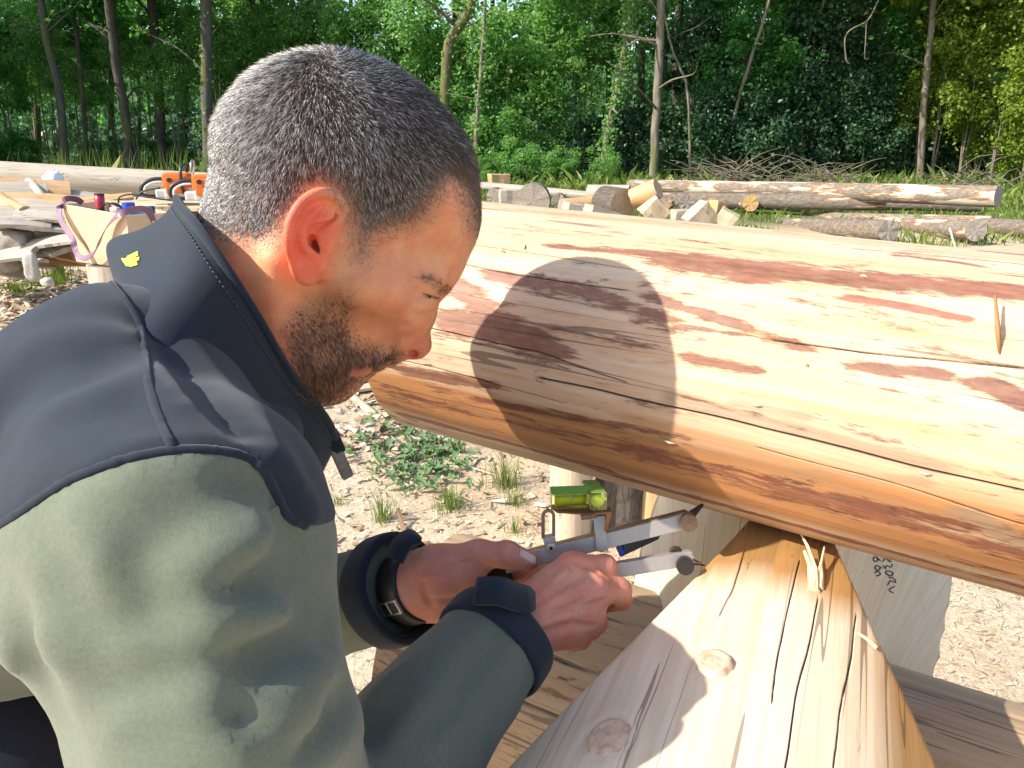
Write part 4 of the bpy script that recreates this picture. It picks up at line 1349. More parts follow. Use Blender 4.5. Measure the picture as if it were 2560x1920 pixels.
def grow_hair():
    mt = hair_mat()
    V, F = HV, HF
    px = near_px(V)
    # outward normals check
    vn_test = np.cross(V[F[0, 2]] - V[F[0, 0]], V[F[0, 3]] - V[F[0, 1]])
    def norm_out(P, N):
        c = np.array([0, .02, 0])
        return N
    # --- scalp
    m = poly_soft(px, HAIR_POLY, 85)
    ear_zone = np.linalg.norm((px - np.array([775, 590])) / np.array([88, 132]), axis=1) < 1.0
    m[ear_zone & (np.abs(V[:, 2]) > .066)] = 0
    P, N, r = sample_surface(V, F, m ** 1.2, 76000, 3)
    q = near_px(P)
    whorl = H(826, 200, .012)
    T = P - whorl
    T = T - N * (T * N).sum(1)[:, None]; T /= np.linalg.norm(T, axis=1)[:, None] + 1e-9
    # swirl at the crown
    dw = np.linalg.norm(P - whorl, axis=1)
    T = T + .9 * np.exp(-(dw / .035) ** 2)[:, None] * np.cross(N, T)
    side = np.clip((q[:, 1] - 330) / 260 + np.clip((700 - q[:, 0]) / 300, 0, .6), 0, 1)     # 0 on top, 1 low on the sides
    fade = np.clip(-poly_sd(q[:, 0], q[:, 1], HAIR_POLY) / 60, 0, 1)
    tuft = np.clip((q[:, 0] - 1090) / 90, 0, 1) * np.clip((600 - q[:, 1]) / 120, 0, 1)
    L = (.0070 - .0037 * side + .0035 * tuft) * (.26 + .74 * fade ** .8) * (.75 + .5 * r.random(len(P)))
    cl = np.array([mnoise.noise(tuple(p * 150)) for p in P]); cl2 = np.array([mnoise.noise(tuple(p * 150 + 31)) for p in P])
    D = N * (.55 + .25 * (1 - side))[:, None] + T * (.75)[None] if False else N * (.62 + .25 * (1 - side))[:, None] + T * .7
    D = D + .6 * cl[:, None] * np.cross(N, T) + .35 * cl2[:, None] * T + r.normal(0, .26, P.shape)
    D /= np.linalg.norm(D, axis=1)[:, None]
    bend = T - N * .4
    back = np.clip((760 - q[:, 0]) / 230, 0, 1); front = np.clip((q[:, 0] - 960) / 170, 0, 1)
    patch = np.array([mnoise.noise(tuple(p * 28)) for p in P])
    pg = np.clip(.26 + .16 * side + 0.60 * back - .18 * front + .16 * patch, .03, .75)
    grey = r.random(len(P)) < pg
    temple = side * np.clip((q[:, 0] - 700) / 120, 0, 1)
    dark = (np.array((.040, .028, .022)) * (1 - temple[:, None]) + np.array((.095, .066, .048)) * temple[:, None]) * (0.6 + .9 * r.random((len(P), 1)))
    gr = np.array((.64, .63, .62)) * (0.5 + .7 * r.random((len(P), 1)))
    col = np.where(grey[:, None], gr, dark)
    edge = np.clip(1 - np.clip(-poly_sd(q[:, 0], q[:, 1], HAIR_POLY), 0, 80) / 70, 0, 1)[:, None] * np.clip((q[:, 0:1] - 760) / 120, 0, 1)
    col = col * (1 - .8 * edge) + np.array((.24, .16, .115)) * .8 * edge
    rad = .00013 + .00008 * r.random(len(P))
    me = strand_mesh('hair', head_to_world(P), D @ HM, L, rad, col, bend @ HM)
    h = link('hair', me, mt, person)
    tag(h, 'cropped dark hair turning grey at the back and sides')
    # --- beard
    m = poly_soft(px, BEARD_POLY, 46)
    m = m * np.clip(.16 + .95 * np.clip((px[:, 1] - 690) / 160, 0, 1), 0, 1)
    m[poly_soft(px, LIP_POLY, 6) > .5] = 0
    m[ear_zone & (np.abs(V[:, 2]) > .07)] = 0
    P, N, r = sample_surface(V, F, m ** 1.5, 15000, 8)
    q = near_px(P)
    chin = H(800, 1040, 0)
    T = chin - P; must = (q[:, 0] > 880) & (q[:, 1] < 930)
    T[must] = H(900, 960, .03) - P[must]
    T = T - N * (T * N).sum(1)[:, None]; T /= np.linalg.norm(T, axis=1)[:, None] + 1e-9
    D = N * .62 + T * .75 + r.normal(0, .24, P.shape)
    cl = np.array([mnoise.noise(tuple(p * 120)) for p in P])
    D = D + .5 * cl[:, None] * np.cross(N, T)
    D /= np.linalg.norm(D, axis=1)[:, None]
    low = np.clip((q[:, 1] - 760) / 160, 0, 1)
    fade = np.clip(-poly_sd(q[:, 0], q[:, 1], BEARD_POLY) / 45, 0.15, 1)
    L = (.0018 + .0030 * low) * (.4 + .6 * fade) * (.7 + .6 * r.random(len(P)))
    k = r.random((len(P), 1))
    col = np.where(k < .42, np.array((.045, .026, .018)), np.where(k < .86, np.array((.13, .065, .036)), np.array((.36, .31, .27)))) * (.7 + .6 * r.random((len(P), 1)))
    me = strand_mesh('beard', head_to_world(P), D @ HM, L, .00011 + .00006 * r.random(len(P)), col, (T - N * .3) @ HM)
    link('beard', me, mt, person)
    # --- eyebrows and lashes
    m = poly_soft(px, [(1126, 712), (1116, 734), (1098, 726), (1060, 702), (1040, 692), (1052, 684), (1090, 694)], 12)
    P, N, r = sample_surface(V, F, m, 380, 12)
    T = H(1030, 690, .05) - P; T = T - N * (T * N).sum(1)[:, None]; T /= np.linalg.norm(T, axis=1)[:, None]
    D = N * .45 + T * .8 + r.normal(0, .2, P.shape); D /= np.linalg.norm(D, axis=1)[:, None]
    col = np.tile(np.array((.05, .03, .02)), (len(P), 1)) * (.6 + .9 * r.random((len(P), 1)))
    eb = strand_mesh('eyebrow', head_to_world(P), D @ HM, .005 + .003 * r.random(len(P)), .00013, col)
    link('eyebrow', eb, mt, person)
    n = 160; t = r.random(n)
    a, b_ = H(1092, 752, .022), H(1060, 738, .041)
    for s in (1, -1):
        Pl = []
        for i in range(n):
            c = a + (b_ - a) * t[i]
            d = c - EYE; d /= np.linalg.norm(d)
            p = EYE + d * .0124; p[2] *= s
            Pl.append((p, d * np.array([1, 1, s])))
        P = np.array([x[0] for x in Pl]); D = np.array([x[1] for x in Pl])
        D = D + np.array([.35, -.9, 0]) + r.normal(0, .12, P.shape); D /= np.linalg.norm(D, axis=1)[:, None]
        link('eyelashes', strand_mesh('eyelashes', head_to_world(P), D @ HM, .0055 + .002 * r.random(len(P)), .00012, np.tile((.02, .014, .01), (len(P), 1))), mt, person)
grow_hair()

# ------------------------------------------------------------------ clothes
def cloth_mat(name, col, dirt=0.0, sheen=0.3, weave=2600):
    b = MatB(name)
    o = b.coord('Object')
    n1 = b.noise(o, 9, 5, 0.6); n2 = b.noise(o, 420, 4, 0.7)
    c = b.ramp(n1, [(0.3, tuple(x * .86 for x in col)), (0.7, tuple(x * 1.12 for x in col))])
    c = b.mix(.25, c, b.ramp(n2, [(0.3, tuple(x * .5 for x in col)), (0.7, tuple(x * 1.5 for x in col))]))
    wv = b.voro(o, weave, 'F1')
    if dirt:
        d = b.noise(o, 30, 7, .75)
        dm = b.n('ShaderNodeMapRange'); b.l(d, dm.inputs[0]); dm.inputs[1].default_value = .66; dm.inputs[2].default_value = .74
        c = b.mix(b.math('MULTIPLY', dm.outputs[0], dirt), c, (0.42, 0.36, 0.27))
    h = b.math('ADD', b.math('MULTIPLY', n2, .7), wv)
    m = b.bsdf(c, .85, b.bump(h, .35, .0008), Specular_IOR_Level=.25)
    b.p.inputs['Sheen Weight'].default_value = sheen
    b.p.inputs['Sheen Roughness'].default_value = .45
    return m
M['green_cloth'] = cloth_mat('grey_green_softshell', (0.128, 0.146, 0.104), .12, .22)
M['navy_cloth'] = cloth_mat('dark_navy_softshell', (0.0120, 0.0195, 0.031), .10, .16)
M['trousers'] = cloth_mat('dark_trouser_cloth', (0.018, 0.022, 0.032), .05, .2)
M['black_rubber'] = simple_mat('black_rubber', (0.012, 0.012, 0.013), .5)
M['yellow_cord'] = simple_mat('yellow_cord', (0.75, 0.62, 0.03), .6)
M['yellow_print'] = simple_mat('yellow_print', (0.72, 0.66, 0.04), .6)
M['steel'] = simple_mat('brushed_steel', (0.55, 0.55, 0.55), .35, 1.0, .12, 60)

YOKE_POLY = [(-2500, 2600), (-900, 1640), (-300, 1440), (0, 1310), (90, 1250), (170, 1200), (300, 1150), (420, 1125), (520, 1122), (600, 1135), (650, 1165), (690, 1230), (720, 1290), (770, 1318), (840, 1290), (1500, 1200), (1500, -500), (-2500, -500)]

def w3(*a): return np.array(tuple(pt(*a)))

NOFOLD = False
def build_jacket():
    Fd = Field((-1.0, .05, .78), (.12, 1.15, 1.56), .0058)
    nb, ch = w3(585, 985, .62), w3(420, 1250, .565)
    T1, T2 = w3(300, 1010, .515), w3(-20, 1195, .47)
    sr, sl = w3(436, 1360, .425), w3(370, 1040, .74)
    pe = w3(-150, 1620, .79); be = w3(90, 1470, .74)
    Fd.cap(nb, ch, .050, .088, .03)
    Fd.cap(w3(600, 1010, .61), w3(612, 1190, .615), .028, .034, .03)       # front of the collar base and chest
    Fd.cap(ch, be, .092, .112, .03); Fd.cap(be, pe, .112, .155, .04)
    Fd.cap(nb, T1, .046, .066, .03); Fd.cap(T1, T2, .066, .062, .025); Fd.cap(T2, pe, .062, .12, .04)
    Fd.cap(T1, sl, .058, .056, .03); Fd.cap(ch, sl, .07, .060, .03)
    Fd.cap(T1, sr, .062, .078, .03); Fd.cap(ch, sr, .075, .080, .03)
    um, el = w3(528, 1750, .408), w3(760, 2330, .455)
    Fd.chain([sr, um, el], [.0780, .0690, .0600], .018)
    fm, wr = w3(1025, 1870, .548), w3(1240, 1604, .622)
    Fd.chain([el, fm, wr], [.059, .0525, .0425], .02)
    er, wl = w3(590, 1570, .85), w3(985, 1472, .716)
    Fd.chain([sl, er], [.076, .064], .04)
    Fd.chain([er, w3(820, 1515, .775), wl], [.060, .050, .044], .02)
    # hem and cuff openings
    # preliminary surface for laying folds
    V, F = Fd.mesh()
    bv = BVHTree.FromPolygons(V.tolist(), F.tolist())
    def on(px, py, off=0.0):
        h = bv.ray_cast(CAM, ray(px, py).normalized())
        return None if h[0] is None else np.array(tuple(h[0] + h[1] * off))
    def fold(pts, r, off, k, mode='add', n=5):
        if NOFOLD: return
        q = [on(x, y, off) for x, y in [(p[0], p[1]) for p in catmull([(a, b, 0) for a, b in pts], n)]]
        q = [p for p in q if p is not None]
        if len(q) < 2: return
        m = len(q)
        R = [r * (0.55 + .45 * math.sin(math.pi * (i + .5) / m)) for i in range(m)]
        st = 0
        for i in range(1, m + 1):
            if i == m or np.linalg.norm(q[i] - q[i - 1]) > .035:
                if i - st > 2: Fd.line(q[st:i], R[st:i], k, mode)
                st = i
    # shoulder fold, inner-elbow folds, forearm twist folds, collar and yoke drag lines
    fold([(480, 1160), (560, 1165), (640, 1190), (690, 1250)], .010, -.004, .02)
    fold([(560, 1190), (600, 1205), (650, 1245), (672, 1290)], .005, .001, .012, 'sub')
    for L, r in (([(560, 1400), (660, 1375), (770, 1330)], .012), ([(540, 1560), (660, 1520), (800, 1440)], .014), ([(600, 1690), (720, 1640), (820, 1570)], .012),
                 ([(560, 1830), (700, 1790), (840, 1700)], .013), ([(640, 1920), (760, 1880), (880, 1800)], .010), ([(240, 1220), (330, 1190), (420, 1180)], .009)):
        fold(L, r * 1.15, -.0035, .022)
    for L in ([(600, 1470), (700, 1430), (800, 1370)], [(610, 1620), (720, 1570), (820, 1500)], [(600, 1760), (720, 1710), (830, 1640)], [(660, 1860), (760, 1830), (860, 1760)]):
        fold(L, .009, .002, .020, 'sub')
    for L, r in (([(1010, 1790), (1080, 1700), (1190, 1590)], .006), ([(1120, 1850), (1190, 1750), (1260, 1640)], .006), ([(1180, 1840), (1250, 1740), (1290, 1640)], .005), ([(900, 1800), (960, 1720), (1060, 1640)], .006), ([(950, 1900), (1060, 1760), (1130, 1690)], .006)):
        fold(L, r, -.0012, .012)
    for L, r in (([(100, 880), (200, 860), (330, 840)], .008), ([(350, 860), (420, 960), (520, 1060)], .009), ([(60, 1080), (200, 1020), (340, 960)], .008), ([(640, 1080), (690, 1170), (740, 1270)], .008), ([(840, 1400), (900, 1430), (960, 1440)], .005), ([(840, 1560), (900, 1520), (960, 1500)], .005), ([(20, 1640), (80, 1600), (150, 1620)], .010)):
        fold(L, r, -.004, .018)
    for L, r in (([(420, 1440), (520, 1400), (640, 1330)], .006), ([(330, 1620), (450, 1600), (560, 1540)], .006), ([(300, 1800), (430, 1760), (560, 1720)], .006), ([(620, 1560), (700, 1530), (800, 1500)], .006),
                 ([(640, 1740), (730, 1720), (830, 1650)], .006), ([(600, 1880), (680, 1850), (790, 1790)], .005), ([(200, 1300), (260, 1400), (290, 1500)], .007), ([(980, 1830), (1060, 1760), (1150, 1640)], .004), ([(1080, 1880), (1150, 1800), (1230, 1690)], .004), ([(1040, 1700), (1100, 1640), (1180, 1560)], .004)):
        fold(L, r, -.0012, .012)
    fold([(370, 820), (440, 900), (520, 1000), (600, 1090)], .008, .004, .02, 'sub')
    fold([(690, 1240), (738, 1320), (748, 1410), (782, 1465), (818, 1560)], .013, .004, .014, 'sub', 8)
    fold([(-40, 1420), (10, 1510), (60, 1640), (120, 1770), (190, 1880)], .012, .004, .014, 'sub', 8)
    # cut the hem off level-ish and the sleeve ends square
    hem = 1.075
    Z = Fd.ax[2][None, None, :]
    Fd.f = np.maximum(Fd.f, (hem - Z).astype(np.float32) * np.where((Fd.ax[0][:, None, None] < -.355), 1, 0) - np.where(Fd.ax[0][:, None, None] < -.355, 0, 9).astype(np.float32))
    for c, d in ((wr, wr - fm), (wl, wl - w3(820, 1515, .775))):
        d = d / np.linalg.norm(d)
        q = Fd.sub(c - .08, c + .09)
        sl_, X, Y, Zs = q
        pl = (X - c[0]) * d[0] + (Y - c[1]) * d[1] + (Zs - c[2]) * d[2] - .004
        near = (X - c[0]) ** 2 + (Y - c[1]) ** 2 + (Zs - c[2]) ** 2 < .075 ** 2
        Fd.f[sl_] = np.where(near, np.maximum(Fd.f[sl_], pl), Fd.f[sl_])
    V, F = Fd.mesh()
    V = lap_smooth(V, F, 3, .5)
    # fine cloth unevenness
    Vn = np.zeros_like(V)
    a, b_, c_, d_ = (V[F[:, i]] for i in range(4))
    fn = np.cross(c_ - a, d_ - b_)
    for i in range(4): np.add.at(Vn, F[:, i], fn)
    Vn /= np.linalg.norm(Vn, axis=1)[:, None] + 1e-12
    nz = np.array([mnoise.noise((v[0] * 16, v[1] * 16, v[2] * 11)) + .5 * mnoise.noise(tuple(v * 38)) for v in V])
    V = V + Vn * (.0028 * nz)[:, None]
    # yoke or body cloth, by region (mirrored to the far side)
    loc = (V - np.array(tuple(HC))) @ HM.T
    q = loc.copy(); q[:, 2] = np.abs(q[:, 2])
    px = proj(head_to_world(q))
    sd = poly_sd(px[:, 0], px[:, 1], YOKE_POLY)
    yv = (sd < 0) & (V[:, 0] > -.62)
    arm_ax = lambda v: v
    cz = px[F].mean(1)
    fy = yv[F].mean(1) >= .5
    V[yv] += Vn[yv] * .0016
    # even out the line between the two cloths
    ed = np.concatenate([F[:, [0, 1]], F[:, [1, 2]], F[:, [2, 3]], F[:, [3, 0]]]); fid = np.tile(np.arange(len(F)), 4)
    ed.sort(axis=1); o_ = np.lexsort((ed[:, 1], ed[:, 0])); ed, fid = ed[o_], fid[o_]
    same = (ed[1:] == ed[:-1]).all(1); k0 = np.where(same)[0]
    k0 = k0[fy[fid[k0]] != fy[fid[k0 + 1]]]; be_ = ed[k0]
    for _ in range(14):
        A_ = np.zeros_like(V); n_ = np.zeros(len(V))
        np.add.at(A_, be_[:, 0], V[be_[:, 1]]); np.add.at(A_, be_[:, 1], V[be_[:, 0]]); np.add.at(n_, be_[:, 0], 1); np.add.at(n_, be_[:, 1], 1)
        k1 = n_ == 2
        V[k1] = .5 * V[k1] + .5 * A_[k1] / 2
    parts = []
    for nm, sel, mt in (('jacket', ~fy, M['green_cloth']), ('yoke', fy, M['navy_cloth'])):
        Fs = F[sel]
        u, inv = np.unique(Fs, return_inverse=True)
        parts.append((nm, V[u], inv.reshape(Fs.shape), mt))
    jk = link('jacket', np_mesh('jacket', parts[0][1], parts[0][2]), parts[0][3], person)
    jk['label'] = 'grey green softshell jacket with dark navy yoke and collar'
    yk = link('yoke', np_mesh('yoke', parts[1][1], parts[1][2]), parts[1][3], jk)
    bv = BVHTree.FromPolygons(V.tolist(), F.tolist())
    def seam(name, pts, r, mat, off=0.0, n=10, parent=jk):
        q = []
        for x, y in [(p[0], p[1]) for p in catmull([(a, b, 0) for a, b in pts], n)]:
            h = bv.ray_cast(CAM, ray(x, y).normalized())
            if h[0] is not None: q.append(np.array(tuple(h[0] + h[1] * off)))
        # split where the surface jumps
        runs = [[q[0]]]
        for p in q[1:]:
            if np.linalg.norm(p - runs[-1][-1]) > .03: runs.append([p])
            else: runs[-1].append(p)
        arr = []
        for ru in runs:
            if len(ru) > 3:
                ru = np.array(ru); rr = r * (1 + .22 * np.array([mnoise.noise((i * .9, x, 0)) for i in range(len(ru))]))
                arr.append(tube_arrays(ru, rr, 8))
        Vs, Fs = join_arrays(arr)
        return link(name, np_mesh(name, Vs, Fs), mat, parent)
    seam('seam', [(-60, 1340), (0, 1312), (90, 1252), (170, 1202), (300, 1152), (420, 1127), (520, 1124), (600, 1137), (650, 1167), (690, 1232), (720, 1290), (768, 1316)], .0026, M['navy_cloth'], -.0007, 9)
    seam('seam', [(268, 690), (340, 790), (362, 870), (372, 960), (400, 1050), (432, 1120)], .0026, M['navy_cloth'], -.0010, 12)
    return jk, bv, (wr, fm), (wl, w3(820, 1515, .775))
jacket, JBV, CUFF_R, CUFF_L = build_jacket()

def loft(name, rings, mat, parent, thick=.004, smooth_n=6, closed=True):
    """surface through closed rings of points (outer skin), given thickness inwards"""
    G = np.array([[tuple(p) for p in r] for r in rings])      # (k, n, 3)
    cols = [catmull(G[:, j], smooth_n) for j in range(G.shape[1])]
    G = np.stack(cols, 1)
    k, n = G.shape[:2]
    idx = np.arange(k * n).reshape(k, n)
    F = []
    for i in range(k - 1):
        for j in range(n if closed else n - 1):
            F.append((idx[i, j], idx[i, (j + 1) % n], idx[i + 1, (j + 1) % n], idx[i + 1, j]))
    me = np_mesh(name, G.reshape(-1, 3), F)
    o = link(name, me, mat, parent)
    m = o.modifiers.new('Solidify', 'SOLIDIFY'); m.thickness = thick; m.offset = -1; m.use_even_offset = True
    return o, G

def ring_sym(pts, n=56):
    """closed ring from half a ring of head-frame points (back to front, near side); mirrored"""
    near = catmull(pts, 8)
    s = np.concatenate([[0], np.cumsum(np.linalg.norm(np.diff(near, axis=0), axis=1))]); t = np.linspace(0, s[-1], n // 2 + 1)
    near = np.stack([np.interp(t, s, near[:, i]) for i in range(3)], 1)
    far = near[1:-1][::-1].copy(); far[:, 2] *= -1
    return np.concatenate([near, far])

def build_collar():
    rim = ring_sym([H(452, 519, 0), H(484, 553, .035), H(545, 640, .064), H(605, 730, .074), H(655, 812, .074), H(705, 900, .066), H(752, 968, .052), H(795, 1018, .036), H(825, 1062, .020), H(842, 1108, .001)])
    mid = ring_sym([H(398, 606, 0), H(424, 664, .050), H(455, 745, .088), H(520, 835, .100), H(590, 920, .098), H(650, 1000, .086), H(705, 1065, .062), H(752, 1110, .044), H(790, 1150, .026), H(808, 1180, .001)])
    low = ring_sym([H(318, 690, 0), H(340, 755, .060), H(350, 830, .104), H(420, 915, .122), H(500, 1000, .120), H(580, 1080, .104), H(650, 1145, .080), H(705, 1190, .052), H(745, 1225, .030), H(765, 1260, .001)])
    base = ring_sym([H(325, 780, 0), H(345, 855, .066), H(370, 960, .100), H(440, 1050, .112), H(520, 1120, .108), H(590, 1170, .090), H(650, 1190, .062), H(690, 1230, .042), H(720, 1270, .024), H(735, 1300, .001)])
    rings = [head_to_world(r) for r in (base, low, mid, rim)]
    o, G = loft('collar', rings, M['navy_cloth'], jacket, .0045, 8)
    # soft folds on the outside
    me = o.data
    co = np.array([v.co[:] for v in me.vertices])
    rimw = G[-1]
    V, F = tube_arrays(np.concatenate([rimw, rimw[:1]])[:-1], .0034, 8, closed=True)
    link('collar_piping', np_mesh('collar_piping', V, F), M['navy_cloth'], o)
    # a line of stitching just below the rim
    st = G[-3]
    parts = []
    dense = np.array([st[i] * (1 - t) + st[(i + 1) % len(st)] * t for i in range(len(st)) for t in np.linspace(0, 1, 6, endpoint=False)])
    cen = dense.mean(0)
    for i in range(0, len(dense) - 1, 2):
        a, b_ = dense[i], dense[i + 1]
        out = (a - cen); out /= np.linalg.norm(out)
        parts.append(tube_arrays([a + out * .0005, (a + b_) / 2 + out * .0011, b_ + out * .0005], .0005, 4))
    V, F = join_arrays(parts)
    link('stitching', np_mesh('stitching', V, F), simple_mat('dark_thread', (.05, .06, .075), .7), o)
    # storm-flap tongue at the front of the collar, grey lining outwards
    a, b_ = head_to_world([H(838, 1100, .004)])[0], head_to_world([H(872, 1190, .004)])[0]
    for nm, p0, p1, wd, mt in (('zip_garage', H(826, 1080, .006), H(848, 1128, .004), .012, M['navy_cloth']), ('collar_flap', H(838, 1120, .004), H(868, 1188, .004), .011, simple_mat('grey_fleece_lining', (.22, .215, .20), .9, var=.3, vscale=200))):
        A, B = head_to_world([p0])[0], head_to_world([p1])[0]
        bm = bmesh.new()
        d = Vector(tuple(B - A)); Ln = d.length; d.normalize()
        s = (HN.cross(d)).normalized()
        M4 = Matrix((( *s, 0), (*d, 0), (*HN, 0), (0, 0, 0, 1))).transposed(); M4.translation = Vector(tuple((A + B) / 2))
        box_bm(bm, (0, 0, 0), (wd, Ln * 1.15, .007), M4, .003)
        link(nm, bm_mesh(nm, bm, True), mt, o)
    # yellow zip pull cord
    q = []
    for x, y in ((738, 1190), (733, 1160), (736, 1130), (746, 1108), (756, 1104)):
        h = None
        for bv in (BVHTree.FromObject(o, bpy.context.evaluated_depsgraph_get()), JBV):
            h = bv.ray_cast(CAM, ray(min(x, 748), y).normalized())
            if h[0] is not None: break
        if h is not None and h[0] is not None:
            dd = (h[0] - CAM).dot(Vector((0, CP, -SP_))); q.append(pt(x, y, dd - .004))
    if len(q) > 2:
        V, F = tube_arrays(catmull(q, 6), .0024, 8)
        link('zip_cord', np_mesh('zip_cord', V, F), M['yellow_cord'], jacket)
    # yellow mark printed at the back of the neck
    deps = BVHTree.FromPolygons(G.reshape(-1, 3).tolist(), [tuple(p.vertices) for p in me.polygons])
    def onc(x, y):
        for bv in (deps, JBV):
            h = bv.ray_cast(CAM, ray(x, y).normalized())
            if h[0] is not None: return h[0] + h[1] * .0009
    quads = [[(308, 652), (324, 642), (332, 668), (318, 666)], [(320, 642), (346, 630), (348, 640), (324, 652)], [(324, 650), (350, 644), (350, 652), (326, 660)], [(326, 660), (344, 656), (346, 664), (330, 668)], [(306, 646), (318, 650), (316, 656), (308, 652)]]
    Vs, Fs = [], []
    for qd in quads:
        p = [onc(*c) for c in qd]
        if all(x is not None for x in p):
            Fs.append(tuple(range(len(Vs), len(Vs) + 4))); Vs += [tuple(x) for x in p]
    if Vs: link('neck_print', np_mesh('neck_print', Vs, Fs, False), M['yellow_print'], o)
    return o
collar = build_collar()

def frame_of(d):
    d = np.array(d) / np.linalg.norm(d)
    u = np.cross(d, (0, 0, 1.0)); u /= np.linalg.norm(u)
    return d, u, np.cross(u, d)

def ring_at(c, d, u, v, r, n=40, wob=0.0, seed=0):
    a = np.arange(n) * 2 * np.pi / n
    rr = r * (1 + wob * np.array([mnoise.noise((math.cos(x) * 1.3 + seed, math.sin(x) * 1.3, seed)) for x in a]))
    return c + rr[:, None] * (np.cos(a)[:, None] * u + np.sin(a)[:, None] * v)

def tab_between(name, pts, wd, th, mat, parent, nrm):
    """a short strap of given width along points"""
    q = catmull(pts, 6); bm = bmesh.new()
    T = np.gradient(q, axis=0); T /= np.linalg.norm(T, axis=1)[:, None]
    rows = []
    n = len(q)
    for i in range(n):
        nn = np.array(nrm) - T[i] * np.dot(nrm, T[i]); nn /= np.linalg.norm(nn)
        s = np.cross(T[i], nn)
        f = min(1.0, .6 + (n - 1 - i) * .25) if i > n - 4 else 1.0
        rows.append([bm.verts.new(q[i] + s * wd * .5 * f * a + nn * th * .5 * b_) for a, b_ in ((1, 1), (-1, 1), (-1, -1), (1, -1))])
    for i in range(n - 1):
        for k in range(4): bm.faces.new((rows[i][k], rows[i][(k + 1) % 4], rows[i + 1][(k + 1) % 4], rows[i + 1][k]))
    bm.faces.new(rows[0][::-1]); bm.faces.new(rows[-1])
    bmesh.ops.bevel(bm, geom=[e for e in bm.edges if e.calc_face_angle(0) > .6], offset=th * .3, segments=2, affect='EDGES')
    bmesh.ops.recalc_face_normals(bm, faces=bm.faces)
    return link(name, bm_mesh(name, bm, True), mat, parent)

def build_cuffs():
    for k, ((c, f), r, wdt) in enumerate(((CUFF_R, .0442, .023), (CUFF_L, .0480, .027))):
        d, u, v = frame_of(c - f)
        c0 = c - d * (wdt * .55)
        rg = [ring_at(c0 + d * (wdt * t), d, u, v, r * s, 48, .05, k + 2) for t, s in ((0, .99), (.08, 1.025), (.5, 1.03), (.92, 1.015), (1, .985), (1.0, .92), (.5, .88))]
        o, G = loft('cuff', rg, M['navy_cloth'], jacket, .002, 3)
    # strap ends
    P = lambda x, y, dd: w3(x, y, dd)
    cr = CUFF_R[0]
    tab_between('cuff_tab', [P(1190, 1478, .596), P(1245, 1478, .588), P(1290, 1492, .594), P(1334, 1504, .604)], .021, .005, M['navy_cloth'], jacket, tuple(np.array(tuple(CAM)) - cr + np.array((0, 0, .25))))
    tab_between('cuff_tab', [P(985, 1400, .672), P(1002, 1365, .675), P(1020, 1348, .682), P(1044, 1340, .69)], .018, .005, M['navy_cloth'], jacket, (-.3, -.6, .8))
    # wrist watch strap and buckle on the far wrist
    wc, wd_ = w3(1030, 1466, .7075), CUFF_L[0] - CUFF_L[1]
    d, u, v = frame_of(wd_)
    rg = [ring_at(wc + d * t, d, u, v, .0305 * s, 44) for t, s in ((-.011, .97), (-.010, 1.03), (0, 1.06), (.010, 1.03), (.011, .97))]
    o, G = loft('watch_strap', rg, M['black_rubber'], person, .002, 2)
    bc = w3(1040, 1498, .668)
    bm = bmesh.new()
    nrm = Vector(tuple(bc - wc)); nrm -= Vector(tuple(d)) * nrm.dot(Vector(tuple(d))); nrm.normalize()
    t = nrm.cross(Vector(tuple(d)))
    cpos = Vector(tuple(wc)) + nrm * .0335
    M4 = Matrix(((*Vector(tuple(d)), 0), (*t, 0), (*nrm, 0), (0, 0, 0, 1))).transposed(); M4.translation = cpos
    for c, s in (((0, .006, 0), (.024, .002, .003)), ((0, -.006, 0), (.024, .002, .003)), ((.011, 0, 0), (.002, .012, .003)), ((-.011, 0, 0), (.002, .012, .003)), ((0, .001, .001), (.002, .012, .002))):
        box_bm(bm, c, s, M4, .0006)
    link('buckle', bm_mesh('buckle', bm), M['steel'], o)
    # thumb nail
    bvn = BVHTree.FromPolygons(LHAND[0].tolist(), LHAND[1].tolist())
    V, F = [], []
    nu, nv = 9, 7
    for i in range(nu):
        for j in range(nv):
            a = i / (nu - 1); b_ = j / (nv - 1) * 2 - 1
            x = 1300 + 38 * a; y = 1372 + 22 * a + b_ * (14 - 3 * abs(a - .5)) + 8
            h = bvn.ray_cast(CAM, ray(x, y).normalized())
            if h[0] is None: h = (Vector(tuple(w3(x, y, .672))), Vector((0, -1, 0)))
            V.append(h[0] + h[1] * (.0008 - .0012 * abs(b_) ** 4))
    for i in range(nu - 1):
        for j in range(nv - 1): F.append((i * nv + j, (i + 1) * nv + j, (i + 1) * nv + j + 1, i * nv + j + 1))
    nm = link('thumb_nail', np_mesh('thumb_nail', [tuple(v) for v in V], F), simple_mat('finger_nail', (0.62, 0.43, 0.37), 0.25), person)
build_cuffs()

